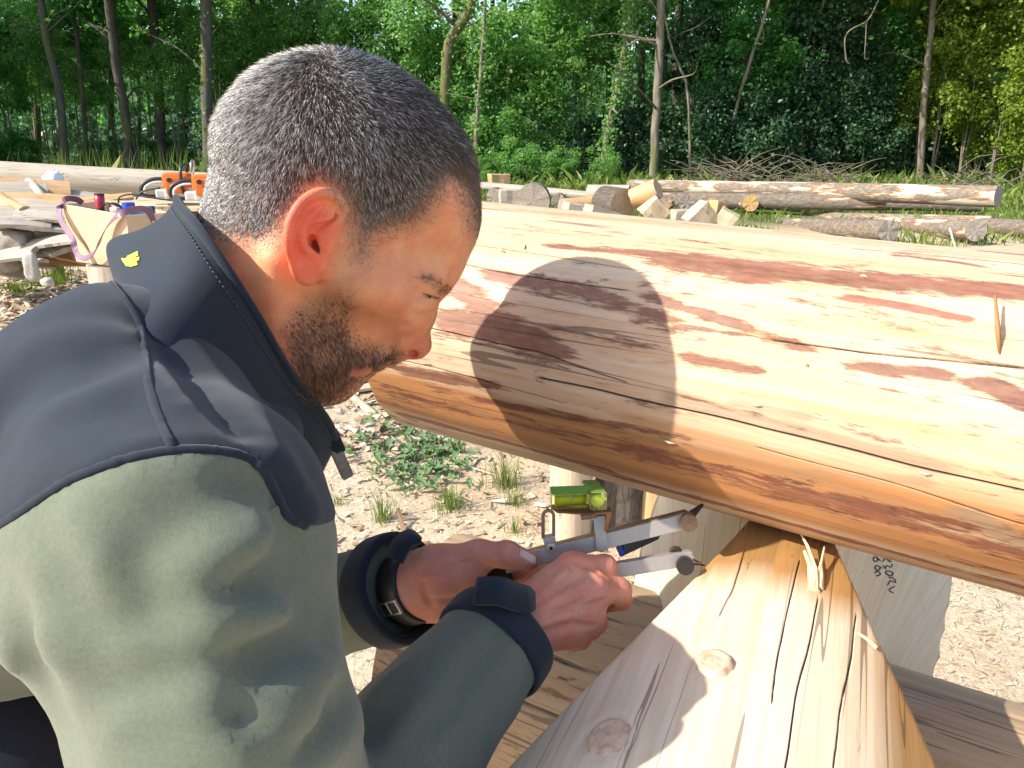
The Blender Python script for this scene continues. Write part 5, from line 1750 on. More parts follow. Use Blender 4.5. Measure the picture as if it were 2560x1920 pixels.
def build_trousers():
    Fd = Field((-1.0, .0, -.02), (.1, 1.2, 1.2), .011)
    pe = w3(-140, 1720, .80)
    Fd.cap(pe + np.array((0, 0, .06)), pe, .140, .150, .05)
    hip = w3(60, 1930, .74)
    for L in leg_points(pe):
        Fd.chain(L, [.115, .082, .078], .05)
    Fd.cap(pe, hip, .13, .10, .06)
    Z = Fd.ax[2][None, None, :]
    Fd.f = np.maximum(Fd.f, (.07 - Z).astype(np.float32))
    V, F = Fd.mesh(); V = lap_smooth(V, F, 2)
    nz = np.array([mnoise.noise((v[0] * 12, v[1] * 12, v[2] * 20)) for v in V])
    V[:, 0] += .005 * nz
    link('trousers', np_mesh('trousers', V, F), M['trousers'], person)
    Sd = Field((-1.0, .0, .75), (.1, 1.2, 1.45), .011)
    Sd.cap(w3(430, 1260, .575), w3(90, 1470, .745), .065, .092, .02); Sd.cap(w3(90, 1470, .745), pe, .095, .14, .03)
    V, F = Sd.mesh(); V = lap_smooth(V, F, 2)
    link('undershirt', np_mesh('undershirt', V, F), M['trousers'], person)
    leather = simple_mat('brown_boot_leather', (.09, .055, .035), .6, var=.3, vscale=40, bump=.3)
    for L in leg_points(pe):
        ft = L[2]; g = gz(ft[0], ft[1])
        Fd = Field(ft + np.array((-.15, -.15, -.12)), ft + np.array((.32, .25, .12)), .009)
        fw = np.array((.82, .5, 0)); fw /= np.linalg.norm(fw)
        b0 = np.array((ft[0], ft[1], g + .055))
        Fd.cap(b0 - fw * .05, b0 + fw * .17, .048, .042, .02); Fd.cap(b0, np.array((ft[0], ft[1], g + .17)), .052, .055, .03)
        Fd.f = np.maximum(Fd.f, (g + .004 - Fd.ax[2][None, None, :]).astype(np.float32))
        V, F = Fd.mesh(); V = lap_smooth(V, F, 2)
        link('boot', np_mesh('boot', V, F), leather, person)
build_trousers()
# ------------------------------------------------------------------ the scribing tool in his hands
def obox(bm, A, B, hgt, thk, nrm, bevel=.0008, ext=0.0):
    """bar from A to B; hgt across, thk along nrm"""
    A = Vector(tuple(A)); B = Vector(tuple(B))
    d = (B - A); L = d.length; d.normalize()
    n = Vector(nrm); n = (n - d * n.dot(d)).normalized(); u = n.cross(d)
    M4 = Matrix(((*d, 0), (*u, 0), (*n, 0), (0, 0, 0, 1))).transposed(); M4.translation = (A + B) / 2
    return box_bm(bm, (0, 0, 0), (L + ext, hgt, thk), M4, bevel)

def disc(bm, c, nrm, r, h, n=24, bevel=0.0):
    nrm = Vector(nrm).normalized()
    q = nrm.to_track_quat('Z', 'Y').to_matrix().to_4x4(); q.translation = Vector(tuple(c))
    g = bmesh.ops.create_cone(bm, cap_ends=True, segments=n, radius1=r, radius2=r, depth=h, matrix=q)
    if bevel:
        es = [e for v in g['verts'] for e in v.link_edges if e.calc_face_angle(0) > 1.0]
        bmesh.ops.bevel(bm, geom=list(set(es)), offset=bevel, segments=2, affect='EDGES')

def build_scriber():
    alu = simple_mat('satin_aluminium', (0.40, 0.36, 0.325), .45, .45, .06, 300)
    brass = simple_mat('browned_steel', (0.20, 0.115, 0.07), .38, .8, .25, 200)
    dark = simple_mat('black_oxide_steel', (0.055, 0.045, 0.04), .35, .8)
    scr = simple_mat('zinc_screw', (0.5, 0.48, 0.46), .25, 1.0)
    root = empty('scribing_compass', pt(1300, 1420, .68))
    tag(root, 'silver scribing compass with two green bubble levels, held in both hands', 'scribing tool')
    N = (CAM - pt(1500, 1350, .69)).normalized() + Vector((0.0, 0, -.22)); N.normalize()
    def part(name, fn, mat, parent=root, smooth=False):
        bm = bmesh.new(); fn(bm)
        o = link(name, bm_mesh(name, bm, smooth), mat)
        if parent is root: put_under(o, root)
        else:
            o.parent = parent; o.matrix_parent_inverse = parent.matrix_world.inverted()
        return o
    bpy.context.view_layer.update()
    ua, ub = pt(1262, 1412, .694), pt(1728, 1297, .702)
    la, lb = pt(1400, 1446, .690), pt(1728, 1393, .700)
    up = part('upper_arm', lambda bm: obox(bm, ua, ub, .0136, .0115, N), alu)
    part('arm_top_reflection', lambda bm: obox(bm, pt(1270, 1390, .699), pt(1716, 1277, .709), .0016, .0125, N, .0003), brass)  # brown strip painted for the warm reflection on the arm's top face
    part('lower_arm', lambda bm: obox(bm, la, lb, .0128, .0110, N), alu)
    part('pivot_block', lambda bm: obox(bm, pt(1215, 1440, .715), pt(1275, 1425, .712), .030, .012, N, .002), dark)
    bpy.context.view_layer.update()
    f = lambda x, y, d, r, h, m, nm: part(nm, lambda bm: disc(bm, pt(x, y, d), N, r, h, 28, .0006), m)
    f(1721, 1305, .692, .0078, .011, brass, 'end_knob')
    f(1712, 1413, .690, .0077, .012, dark, 'end_knob')
    f(1690, 1384, .706, .0060, .012, dark, 'end_knob')
    for x, y, d in ((1378, 1370, .6905), (1503, 1368, .6905)):
        s = f(x, y, d, .0043, .0026, scr, 'cap_screw')
        bpy.context.view_layer.update()
        bm = bmesh.new(); disc(bm, pt(x, y, d) + N * .0011, N, .0019, .0006, 6)
        o = link('hex_socket', bm_mesh('hex_socket', bm), M['black_rubber']); o.parent = s; o.matrix_parent_inverse = s.matrix_world.inverted()
    # slotted upright link
    def slot(bm):
        A, B = pt(1371, 1352, .690), pt(1371, 1272, .690)
        d = (B - A).normalized(); n = N; u = n.cross(d).normalized()
        L = (B - A).length; w = .0062; inner = .0032
        def outline(r, a, b_):
            pts = []
            for k in range(9): t = math.pi * k / 8; pts.append(B - d * w + d * (math.sin(t) * r + (b_)) + u * math.cos(t) * r)
            for k in range(9): t = math.pi * k / 8; pts.append(A + d * (w * .6) - d * (math.sin(t) * r * a) - u * math.cos(t) * r)
            return pts
        o = outline(w, .6, 0); i = outline(inner, .8, 0)
        rows = []
        for P in (o, i):
            for s in (1, -1): rows.append([bm.verts.new(p + n * .0011 * s) for p in P])
        m = len(o)
        for k in range(m):
            j = (k + 1) % m
            bm.faces.new((rows[0][k], rows[0][j], rows[2][j], rows[2][k])); bm.faces.new((rows[1][j], rows[1][k], rows[3][k], rows[3][j]))
            bm.faces.new((rows[0][j], rows[0][k], rows[1][k], rows[1][j])); bm.faces.new((rows[2][k], rows[2][j], rows[3][j], rows[3][k]))
        bmesh.ops.recalc_face_normals(bm, faces=bm.faces)
    part('slotted_link', slot, brass)
    part('link_clip', lambda bm: obox(bm, pt(1358, 1350, .694), pt(1388, 1343, .694), .006, .014, N, .0006), alu)
    # strap that carries the level plate
    part('level_bracket', lambda bm: (obox(bm, pt(1497, 1290, .690), pt(1506, 1378, .6885), .0104, .0022, N, .0005)), alu)
    part('level_plate', lambda bm: (box_like(bm)), brass)
    part('adjusting_screw', lambda bm: obox(bm, pt(1452, 1293, .690), pt(1490, 1288, .690), .005, .005, N, .001), brass)
    return root, N, part

def box_like(bm):
    # plate under both levels, an L of sheet metal
    A = [pt(1372, 1262, .700), pt(1392, 1278, .672), pt(1482, 1284, .668), pt(1528, 1280, .670), pt(1526, 1268, .695), pt(1478, 1262, .702)]
    top = [bm.verts.new(p) for p in A]; bot = [bm.verts.new(p - Vector((0, 0, .0018))) for p in A]
    bm.faces.new(top); bm.faces.new(bot[::-1])
    for i in range(len(A)):
        j = (i + 1) % len(A)
        bm.faces.new((top[j], top[i], bot[i], bot[j]))
    # down-turned flange on the right
    F = [pt(1516, 1282, .674), pt(1530, 1279, .676), pt(1516, 1330, .684), pt(1510, 1330, .682)]
    v = [bm.verts.new(p) for p in F]; w = [bm.verts.new(p + Vector((.0012, .0012, 0))) for p in F]
    bm.faces.new(v); bm.faces.new(w[::-1])
    for i in range(4): bm.faces.new((v[(i + 1) % 4], v[i], w[i], w[(i + 1) % 4]))
    bmesh.ops.recalc_face_normals(bm, faces=bm.faces)

def build_levels(root, N, part):
    acr = MatB('green_acrylic')
    acr.bsdf((0.86, 0.97, 0.62), .05, IOR=1.45, Transmission_Weight=1.0)
    fl = simple_mat('yellow_level_fluid', (0.80, 0.85, 0.03), .25)
    bub = simple_mat('level_bubble', (0.62, 0.68, 0.40), .2)
    rim = simple_mat('dark_green_edge', (0.13, 0.30, 0.05), .3)
    bpy.context.view_layer.update()
    def vial(A, B, w, h):
        A = Vector(A); B = Vector(B)
        UP = Vector((0, -.12, 1))
        o = part('bubble_level', lambda bm: obox(bm, A, B, w, h, UP, .0006), acr.m)
        bpy.context.view_layer.update()
        d = (B - A).normalized()
        for nm, a, b_, r, m in (('level_fluid', .10, .86, .0058, fl), ('bubble', .40, .60, .0047, bub)):
            V, F = tube_arrays([A + (B - A) * t + Vector((0, -.0012 if nm == 'bubble' else 0, .0012 if nm == 'bubble' else 0)) for t in np.linspace(a, b_, 6)], r if nm != 'bubble' else [.002, .0040, .0047, .0047, .0040, .002], 14)
            x = link(nm, np_mesh(nm, V, F), m); x.parent = o; x.matrix_parent_inverse = o.matrix_world.inverted()
        u = (UP - d * UP.dot(d)).normalized()
        bm = bmesh.new(); obox(bm, A + u * (h * .5 + .0004), B + u * (h * .5 + .0004), w * .86, .0008, UP, .0002)
        x = link('tinted_edge', bm_mesh('tinted_edge', bm), rim); x.parent = o; x.matrix_parent_inverse = o.matrix_world.inverted()
    vial(pt(1376, 1246, .684), pt(1478, 1243, .686), .0150, .0150)
    vial(pt(1496, 1254, .668), pt(1474, 1222, .728), .0150, .0150)
    # flat carpenter's pencil with a blue end, clamped behind the upper arm
    blk = simple_mat('black_lacquer', (.012, .011, .012), .35); blu = simple_mat('blue_lacquer', (.01, .02, .28), .35); lead = simple_mat('graphite', (.02, .02, .022), .4)
    pn = part('pencil', lambda bm: obox(bm, pt(1556, 1374, .705), pt(1640, 1335, .722), .0098, .006, N, .0010), blk)
    part('pencil_end', lambda bm: obox(bm, pt(1545, 1379, .7045), pt(1557, 1373.5, .7052), .0099, .0061, N, .0008), blu)
    def taper(a, b_, r0, r1, nm, m):
        V, F = tube_arrays([a, a + (b_ - a) * .5, b_], [r0, (r0 + r1) / 2, r1], 10)
        put_under(link(nm, np_mesh(nm, V, F), m), root)
    taper(pt(1638, 1336, .7215), pt(1668, 1323, .727), .0042, .0012, 'pencil_tip', lead)
    taper(pt(1716, 1399, .700), pt(1762, 1414, .705), .0040, .0006, 'scribe_point', simple_mat('scribe_steel', (.3, .28, .26), .3, 1.0))
    taper(pt(1718, 1296, .706), pt(1756, 1262, .722), .0048, .0016, 'marking_lead', lead)
_root, _N, _part = build_scriber()
build_levels(_root, _N, _part)

# ------------------------------------------------------------------ leather tote on its stump
def quad_panel(name, P, thick, mat, parent, n=1):
    """a sheet from 4 corners with thickness inwards"""
    bm = bmesh.new()
    P = [Vector(p) for p in P]
    nr = (P[1] - P[0]).cross(P[3] - P[0]).normalized()
    a = [bm.verts.new(p) for p in P]; b = [bm.verts.new(p - nr * thick) for p in P]
    bm.faces.new(a); bm.faces.new(b[::-1])
    k = len(P)
    for i in range(k):
        bm.faces.new((a[(i + 1) % k], a[i], b[i], b[(i + 1) % k]))
    bmesh.ops.recalc_face_normals(bm, faces=bm.faces)
    return link(name, bm_mesh(name, bm), mat, parent)

def ribbon(name, pts, wd, th, side, mat, parent):
    q = catmull(pts, 7); n = len(q)
    T = np.gradient(q, axis=0); T /= np.linalg.norm(T, axis=1)[:, None]
    V, F = [], []
    for i in range(n):
        s = np.array(side[min(len(side) - 1, int(i / n * len(side)))], float) if isinstance(side, list) else np.array(side, float)
        s = s - T[i] * s.dot(T[i]); s /= np.linalg.norm(s)
        m = np.cross(T[i], s)
        for a, b in ((1, 1), (-1, 1), (-1, -1), (1, -1)): V.append(q[i] + s * wd * .5 * a + m * th * .5 * b)
    for i in range(n - 1):
        for k in range(4): F.append((i * 4 + k, i * 4 + (k + 1) % 4, (i + 1) * 4 + (k + 1) % 4, (i + 1) * 4 + k))
    F += [(3, 2, 1, 0), ((n - 1) * 4, (n - 1) * 4 + 1, (n - 1) * 4 + 2, (n - 1) * 4 + 3)]
    return link(name, np_mesh(name, V, F, False), mat, parent)

def build_tote():
    leather = simple_mat('tan_leather_board', (0.56, 0.39, 0.25), .55, var=.10, vscale=12, bump=.12)
    edge = simple_mat('pale_leather_edge', (0.66, 0.50, 0.35), .6)
    seam = simple_mat('dark_seam_leather', (0.34, 0.22, 0.13), .6)  # darker tan leather for the fold seam
    purple = simple_mat('purple_leather', (0.17, 0.085, 0.155), .45, var=.15, vscale=30, bump=.15)
    TL, TC, TR = at_y(153, 511, 4.86), at_y(315, 540, 4.52), at_y(432, 533, 4.86)
    zt = (TL.z + TC.z + TR.z) / 3
    TB = Vector((TL.x + TR.x - TC.x, TL.y + TR.y - TC.y, TL.z + TR.z - TC.z))
    BL, BC = at_y(178, 650, 4.80), at_y(334, 684, 4.52)
    c = (TL + TC + TR + TB) / 4
    zb = (BL.z + BC.z) / 2 
    def low(T, k=.90): return Vector((c.x + (T.x - c.x) * k, c.y + (T.y - c.y) * k, zb))
    b = [low(x) for x in (TL, TC, TR, TB)]
    bl = at_y(222, 664, 4.70); bl.z = zb
    root = empty('leather_tote', (c.x, c.y, zb))
    tag(root, 'tan leather tool tote with purple shoulder strap standing on the grey stump', 'tote bag')
    def add(o): put_under(o, root); return o
    add(quad_panel('side_panel', [b[0], b[1], TC, TL], .004, leather, None))
    add(quad_panel('side_panel', [b[1], b[2], TR, TC], .004, leather, None))
    add(quad_panel('side_panel', [b[2], b[3], TB, TR], .004, leather, None))
    add(quad_panel('side_panel', [b[3], b[0], TL, TB], .004, leather, None))
    add(quad_panel('base_panel', [b[3], b[2], b[1], b[0]], .005, leather, None))
    # folded seam running down the left of the front panel
    nrm = (b[1] - b[0]).cross(TL - b[0]).normalized()
    if nrm.y > 0: nrm = -nrm
    s0 = TL + (TC - TL) * .02 + nrm * .004; s1 = b[0] + (b[1] - b[0]) * .38 + nrm * .004
    bm = bmesh.new(); obox(bm, s0, s1, .010, .004, nrm, .001); add(link('fold_seam', bm_mesh('fold_seam', bm), seam))
    for a, d in ((TL, TC), (TC, TR), (TR, TB), (TB, TL)):
        bm = bmesh.new(); obox(bm, a + Vector((0, 0, .001)), d + Vector((0, 0, .001)), .006, .007, (0, 0, 1), .001); add(link('rim_edge', bm_mesh('rim_edge', bm), edge))
    o = nrm
    pp = lambda x, y, off: tuple(at_y(x, y, 4.86 - (x - 153) / 162 * .34 - off))
    path = [pp(206, 508, -.16), pp(190, 498, -.10), pp(164, 498, .0), pp(149, 518, .03), pp(150, 545, .05), pp(165, 572, .05), pp(182, 598, .05), pp(187, 622, .05), pp(197, 640, .05), pp(216, 645, .05), pp(238, 628, .05), pp(254, 592, .05), pp(272, 560, .05), pp(300, 534, .04)]
    pp2 = lambda x, y, off: tuple(at_y(x, y, 4.52 + (x - 315) / 117 * .34 - off))
    path += [pp2(335, 523, .04), pp2(358, 522, .03), pp2(374, 532, .02), pp2(381, 550, .012), pp2(383, 576, .010)]
    add(ribbon('shoulder_strap', path, .036, .004, (.55, .15, .85), purple, None))
    bm = bmesh.new(); p = Vector(pp2(383, 555, .018)); nr2 = (b[2] - b[1]).cross(TC - b[1]).normalized()
    if nr2.y > 0: nr2 = -nr2
    disc(bm, p, nr2, .010, .004, 20, .001); add(link('rivet', bm_mesh('rivet', bm), simple_mat('brass_rivet', (.6, .48, .25), .3, 1.0)))
    # tools standing in the tote
    mid = lambda x, y, Y: at_y(x, y, Y)
    red = simple_mat('red_anodised_tube', (0.36, 0.02, 0.05), .3)
    def cyl(name, A, B, rs, mat, lab, cat, cap=None):
        A, B = Vector(A), Vector(B)
        V, F = tube_arrays([A + (B - A) * t for t in np.linspace(0, 1, len(rs))], rs, 18)
        o = link(name, np_mesh(name, V, F), mat); tag(o, lab, cat)
        return o
    A, B = mid(256, 600, 4.78), mid(248, 486, 4.80)
    t = cyl('flashlight', A, B, [.018, .020, .021, .022, .027, .028, .027], red, 'red tube shaped torch standing upright in the tan tote', 'torch')
    bm = bmesh.new(); disc(bm, B, (B - A), .0285, .012, 20, .002); link('lens_cap', bm_mesh('lens_cap', bm), M['black_rubber'], t)
    # headlamp strap: a curled black band with a pale lamp housing
    hl = empty('head_torch', mid(285, 520, 4.70)); tag(hl, 'black strapped head torch lying on the tools in the tan tote', 'head torch')
    cc = mid(278, 530, 4.72)
    pts = [cc + Vector((math.cos(a) * .052, .02 * math.sin(a * 2), math.sin(a) * .045 + .004)) for a in np.linspace(-.3, math.pi + .4, 10)]
    put_under(ribbon('strap', [tuple(p) for p in pts], .035, .004, (.25, 1, .1), simple_mat('black_webbing', (.022, .024, .028), .7), None), hl)
    bm = bmesh.new(); box_bm(bm, mid(289, 527, 4.66), (.05, .045, .042), None, .008); put_under(link('lamp_housing', bm_mesh('lamp_housing', bm, True), simple_mat('cream_plastic', (.55, .47, .38), .4)), hl)
    blue = simple_mat('blue_plastic', (0.015, 0.07, 0.42), .35); blu2 = simple_mat('light_blue_plastic', (.10, .24, .42), .4); navy = simple_mat('navy_plastic', (.02, .035, .09), .4)
    cup = cyl('spray_can', mid(323, 600, 4.68), mid(322, 522, 4.70), [.033, .034, .034, .033], blu2, 'light blue can with a darker blue cap among the tools in the tan tote', 'can')
    bm = bmesh.new(); disc(bm, mid(321, 514, 4.70), (0, 0, 1), .036, .035, 24, .003); link('cap', bm_mesh('cap', bm), blue, cup)
    bm = bmesh.new(); box_bm(bm, mid(352, 533, 4.74), (.11, .09, .07), None, .01)
    tag(link('tool_pouch', bm_mesh('tool_pouch', bm, True), blu2), 'blue grey pouch at the right inside the tan tote', 'pouch')
    bm = bmesh.new(); box_bm(bm, mid(376, 530, 4.84), (.045, .05, .07), None, .006)
    tag(link('marker_box', bm_mesh('marker_box', bm, True), navy), 'small dark navy box behind the purple strap in the tan tote', 'box')
    # stump under it
    g = gz(c.x, c.y)
    st = round_log('tree_stump', (c.x - .03, c.y, g - .03), (c.x - .03, c.y, zb - .005), .215, .20, [M['grey_log'], M['end_grey']], nseg=44, nlen=16, wob=.08, seed=9)
    tag(st, 'tall weathered grey stump under the tan leather tote', 'stump')
build_tote()

# ------------------------------------------------------------------ slabs, chainsaws and logs at the left
def board(name, A, B, w, t, mat, label, group, curve=.03, roll=0.0, seed=0, taper=.25):
    """a waney-edged slab with a cupped back"""
    A, B = Vector(A), Vector(B)
    d = (B - A); L = d.length; d.normalize()
    up = Vector((0, 0, 1)); s = d.cross(up).normalized(); n = s.cross(d)
    q = Matrix.Rotation(roll, 3, d); s = q @ s; n = q @ n
    k, m = 10, 5
    V, F, UV = [], [], []
    for i in range(k):
        f = i / (k - 1)
        ww = w * (1 + taper * mnoise.noise((f * 3, seed * 3.1, 0))) * (.82 + .18 * min(1, 6 * min(f, 1 - f) + .4))
        for sd in (1, -1):
            for j in range(m):
                g = (j / (m - 1) - .5)
                off = g * ww + .02 * w * mnoise.noise((f * 9, seed, j))
                h = (t * .5 * sd if sd < 0 else t * (.5 - 1.5 * abs(g) ** 2 * 2 * .55)) + curve * math.sin(math.pi * f) * (1 if seed % 2 else -.4)
                V.append(A + d * (f * L) + s * off + n * h)
    def id(i, sd, j): return i * 2 * m + (0 if sd > 0 else m) + j
    for i in range(k - 1):
        for j in range(m - 1):
            F.append((id(i, 1, j), id(i + 1, 1, j), id(i + 1, 1, j + 1), id(i, 1, j + 1)))
            F.append((id(i, -1, j + 1), id(i + 1, -1, j + 1), id(i + 1, -1, j), id(i, -1, j)))
        for j, flip in ((0, 0), (m - 1, 1)):
            q4 = (id(i, 1, j), id(i, -1, j), id(i + 1, -1, j), id(i + 1, 1, j))
            F.append(q4 if not flip else q4[::-1])
    for i, flip in ((0, 0), (k - 1, 1)):
        for j in range(m - 1):
            q4 = (id(i, 1, j), id(i, 1, j + 1), id(i, -1, j + 1), id(i, -1, j))
            F.append(q4 if not flip else q4[::-1])
    me = np_mesh(name, [tuple(v) for v in V], F, False)
    uv = []
    for f in F:
        for v in f:
            p = V[v] - A; uv.append((p.dot(d) + seed * 1.37, p.dot(s) + seed * .71))
    set_uv(me, uv)
    o = link(name, me, mat)
    tag(o, label, 'board' if name != 'wood_chunk' else 'wood piece', group)
    return o
M['slab_pale'] = peeled_mat('pale_slab_wood', (0.56, 0.46, 0.33), (0.42, 0.31, 0.20), (0.25, 0.15, 0.09), (0.42, 0.26, 0.12), use_mark=False, patch=.58)
M['slab_grey'] = peeled_mat('grey_slab_wood', (0.40, 0.36, 0.30), (0.27, 0.235, 0.19), (0.17, 0.13, 0.1), (0.3, 0.22, 0.15), use_mark=False, patch=.58, rough=.8)
M['slab_orange'] = peeled_mat('orange_slab_wood', (0.52, 0.34, 0.17), (0.40, 0.24, 0.11), (0.24, 0.11, 0.05), (0.45, 0.24, 0.09), use_mark=False, patch=.58)

def build_left_yard():
    GL = round_log('long_grey_log', at_y(-420, 424, 9.6), at_y(640, 470, 9.9), .205, .15, [M['grey_log'], M['end_grey']], nseg=36, nlen=40, wob=.03, seed=31)
    tag(GL, 'long weathered grey log lying behind the heap of slabs and the chainsaws', 'log')
    r = random.Random(4)
    G = 'offcut slabs heaped at the left of the yard'
    lab = 'weathered offcut slab lying in the heap below the long grey log'
    # (x0,y0,x1,y1,Y0,Y1,width,thickness,mat,roll)
    rows = [(-60, 455, 175, 470, 7.6, 8.0, .26, .04, 'slab_orange', .5), (-80, 482, 120, 478, 7.4, 7.7, .28, .04, 'slab_grey', .6), (30, 470, 330, 512, 7.8, 8.1, .26, .04, 'slab_grey', .5),
            (0, 492, 230, 505, 7.3, 7.6, .22, .04, 'slab_orange', .3), (60, 515, 330, 488, 7.2, 7.7, .20, .05, 'slab_orange', .2), (-50, 508, 140, 520, 7.1, 7.3, .22, .05, 'slab_pale', .4),
            (-60, 530, 170, 528, 6.9, 7.2, .24, .05, 'slab_grey', .3), (40, 528, 300, 545, 7.0, 7.2, .30, .05, 'slab_grey', .5), (120, 498, 420, 500, 7.8, 8.2, .24, .04, 'slab_pale', .2),
            (200, 520, 520, 508, 7.5, 8.0, .26, .04, 'slab_pale', .1), (260, 540, 560, 528, 7.1, 7.6, .26, .05, 'slab_pale', .2), (-40, 552, 130, 560, 6.8, 7.0, .2, .05, 'slab_grey', .3), (30, 556, 260, 575, 6.9, 7.2, .26, .05, 'slab_grey', .1), (-20, 580, 200, 600, 7.2, 7.4, .22, .05, 'slab_grey', .2), (250, 560, 520, 560, 7.0, 7.4, .24, .05, 'slab_grey', .2),
            (70, 448, 110, 500, 7.9, 7.4, .07, .03, 'slab_pale', .2), (-30, 470, 60, 520, 7.4, 7.0, .09, .03, 'slab_orange', .2), (60, 600, 320, 620, 7.4, 7.6, .3, .05, 'slab_grey', .1), (-60, 620, 180, 640, 7.3, 7.6, .26, .05, 'slab_grey', .1), (220, 600, 480, 610, 7.5, 7.7, .3, .05, 'slab_grey', .1)]
    for i, (x0, y0, x1, y1, Y0, Y1, w, t, m, ro) in enumerate(rows):
        board('slab', at_y(x0, y0, Y0), at_y(x1, y1, Y1), w, t, M[m], lab, G, .012 + .02 * r.random(), ro, i)
    board('saw_bench_plank', at_y(260, 508, 7.35), at_y(640, 520, 7.25), .42, .05, M['slab_pale'], 'broad pale plank carrying the two chainsaws', None, .0, .0, 50, .05)
    # lower layers of the heap, down to the ground
    for i in range(34):
        x = r.uniform(-120, 330); y = 520 + 150 * r.random() ** .8; Y = 7.3 + r.uniform(-.25, .5) + (y - 520) * -.002
        L = r.uniform(60, 200); dy = r.uniform(-16, 16)
        board('slab', at_y(x - L / 2, y - dy, Y), at_y(x + L / 2, y + dy, Y + r.uniform(-.4, .4)), r.uniform(.10, .26), r.uniform(.03, .06), M[r.choice(['slab_grey', 'slab_grey', 'slab_pale', 'slab_orange'])], lab, G, .012, r.uniform(-.3, .7), 100 + i)
    # blocks and stones below
    chunk('wood_chunk', at_y(40, 605, 7.0), (.15, .13, .11), 'grey', 'grey cut round lying under the slabs at the left edge', 41)
    chunk('wood_chunk', at_y(5, 655, 6.9), (.12, .13, .10), 'grey', 'pale grey block at the foot of the slab heap, cut by the left edge', 42)
    chunk('stone', at_y(78, 668, 6.6), (.055, .045, .13), 'stone', 'upright pale stone shaped like a blade among the dry leaves', 43)
    chunk('stone', at_y(118, 705, 6.4), (.045, .04, .035), 'stone', 'round pale stone beside the upright one, left of the grey stump', 44)
    chunk('stone', gpt(140, 790), (.05, .04, .03), 'stone', 'small pale stone on the bare soil left of the man', 45)
    # crumpled white sack on the slabs
    bm = bmesh.new(); bmesh.ops.create_icosphere(bm, subdivisions=3, radius=1.0)
    c = at_y(133, 452, 8.2)
    for v in bm.verts:
        n_ = 1 + .25 * mnoise.noise(v.co * 2.2) + .1 * mnoise.noise(v.co * 6)
        v.co = Vector((v.co.x * .10, v.co.y * .09, v.co.z * .10)) * n_ + c
    tag(link('plastic_sack', bm_mesh('plastic_sack', bm, True), simple_mat('white_plastic_film', (.72, .74, .74), .35, var=.05)), 'crumpled white plastic sack on the slabs before the grey log', 'sack')

def chunk(name, c, s, mat, label, seed, grp=None):
    bm = bmesh.new(); bmesh.ops.create_icosphere(bm, subdivisions=3, radius=1.0)
    for v in bm.verts:
        p = v.co.copy()
        m = max(abs(p.x), abs(p.y), abs(p.z)); p = p / (m ** .55)
        p = p * (1 + .22 * mnoise.noise(p * 1.3 + Vector((seed, 0, 0))) + .06 * mnoise.noise(p * 5))
        v.co = Vector((p.x * s[0], p.y * s[1], p.z * s[2])) + Vector(tuple(c))
    if mat == 'rock':
        m = M.get('rock') or simple_mat('grey_rock', (.20, .19, .17), .9, var=.35, vscale=6, bump=.5); M['rock'] = m
    elif mat == 'stone':
        m = M.get('stone') or simple_mat('pale_limestone', (.42, .39, .34), .85, var=.3, vscale=22, bump=.4); M['stone'] = m
    else:
        m = M.get('greywood') or simple_mat('grey_split_wood', (.30, .265, .225), .85, var=.35, vscale=14, bump=.4); M['greywood'] = m
    o = link(name, bm_mesh(name, bm, True), m)
    tag(o, label, 'stone' if mat in ('stone', 'rock') else 'wood piece', grp)
    return o
build_left_yard()

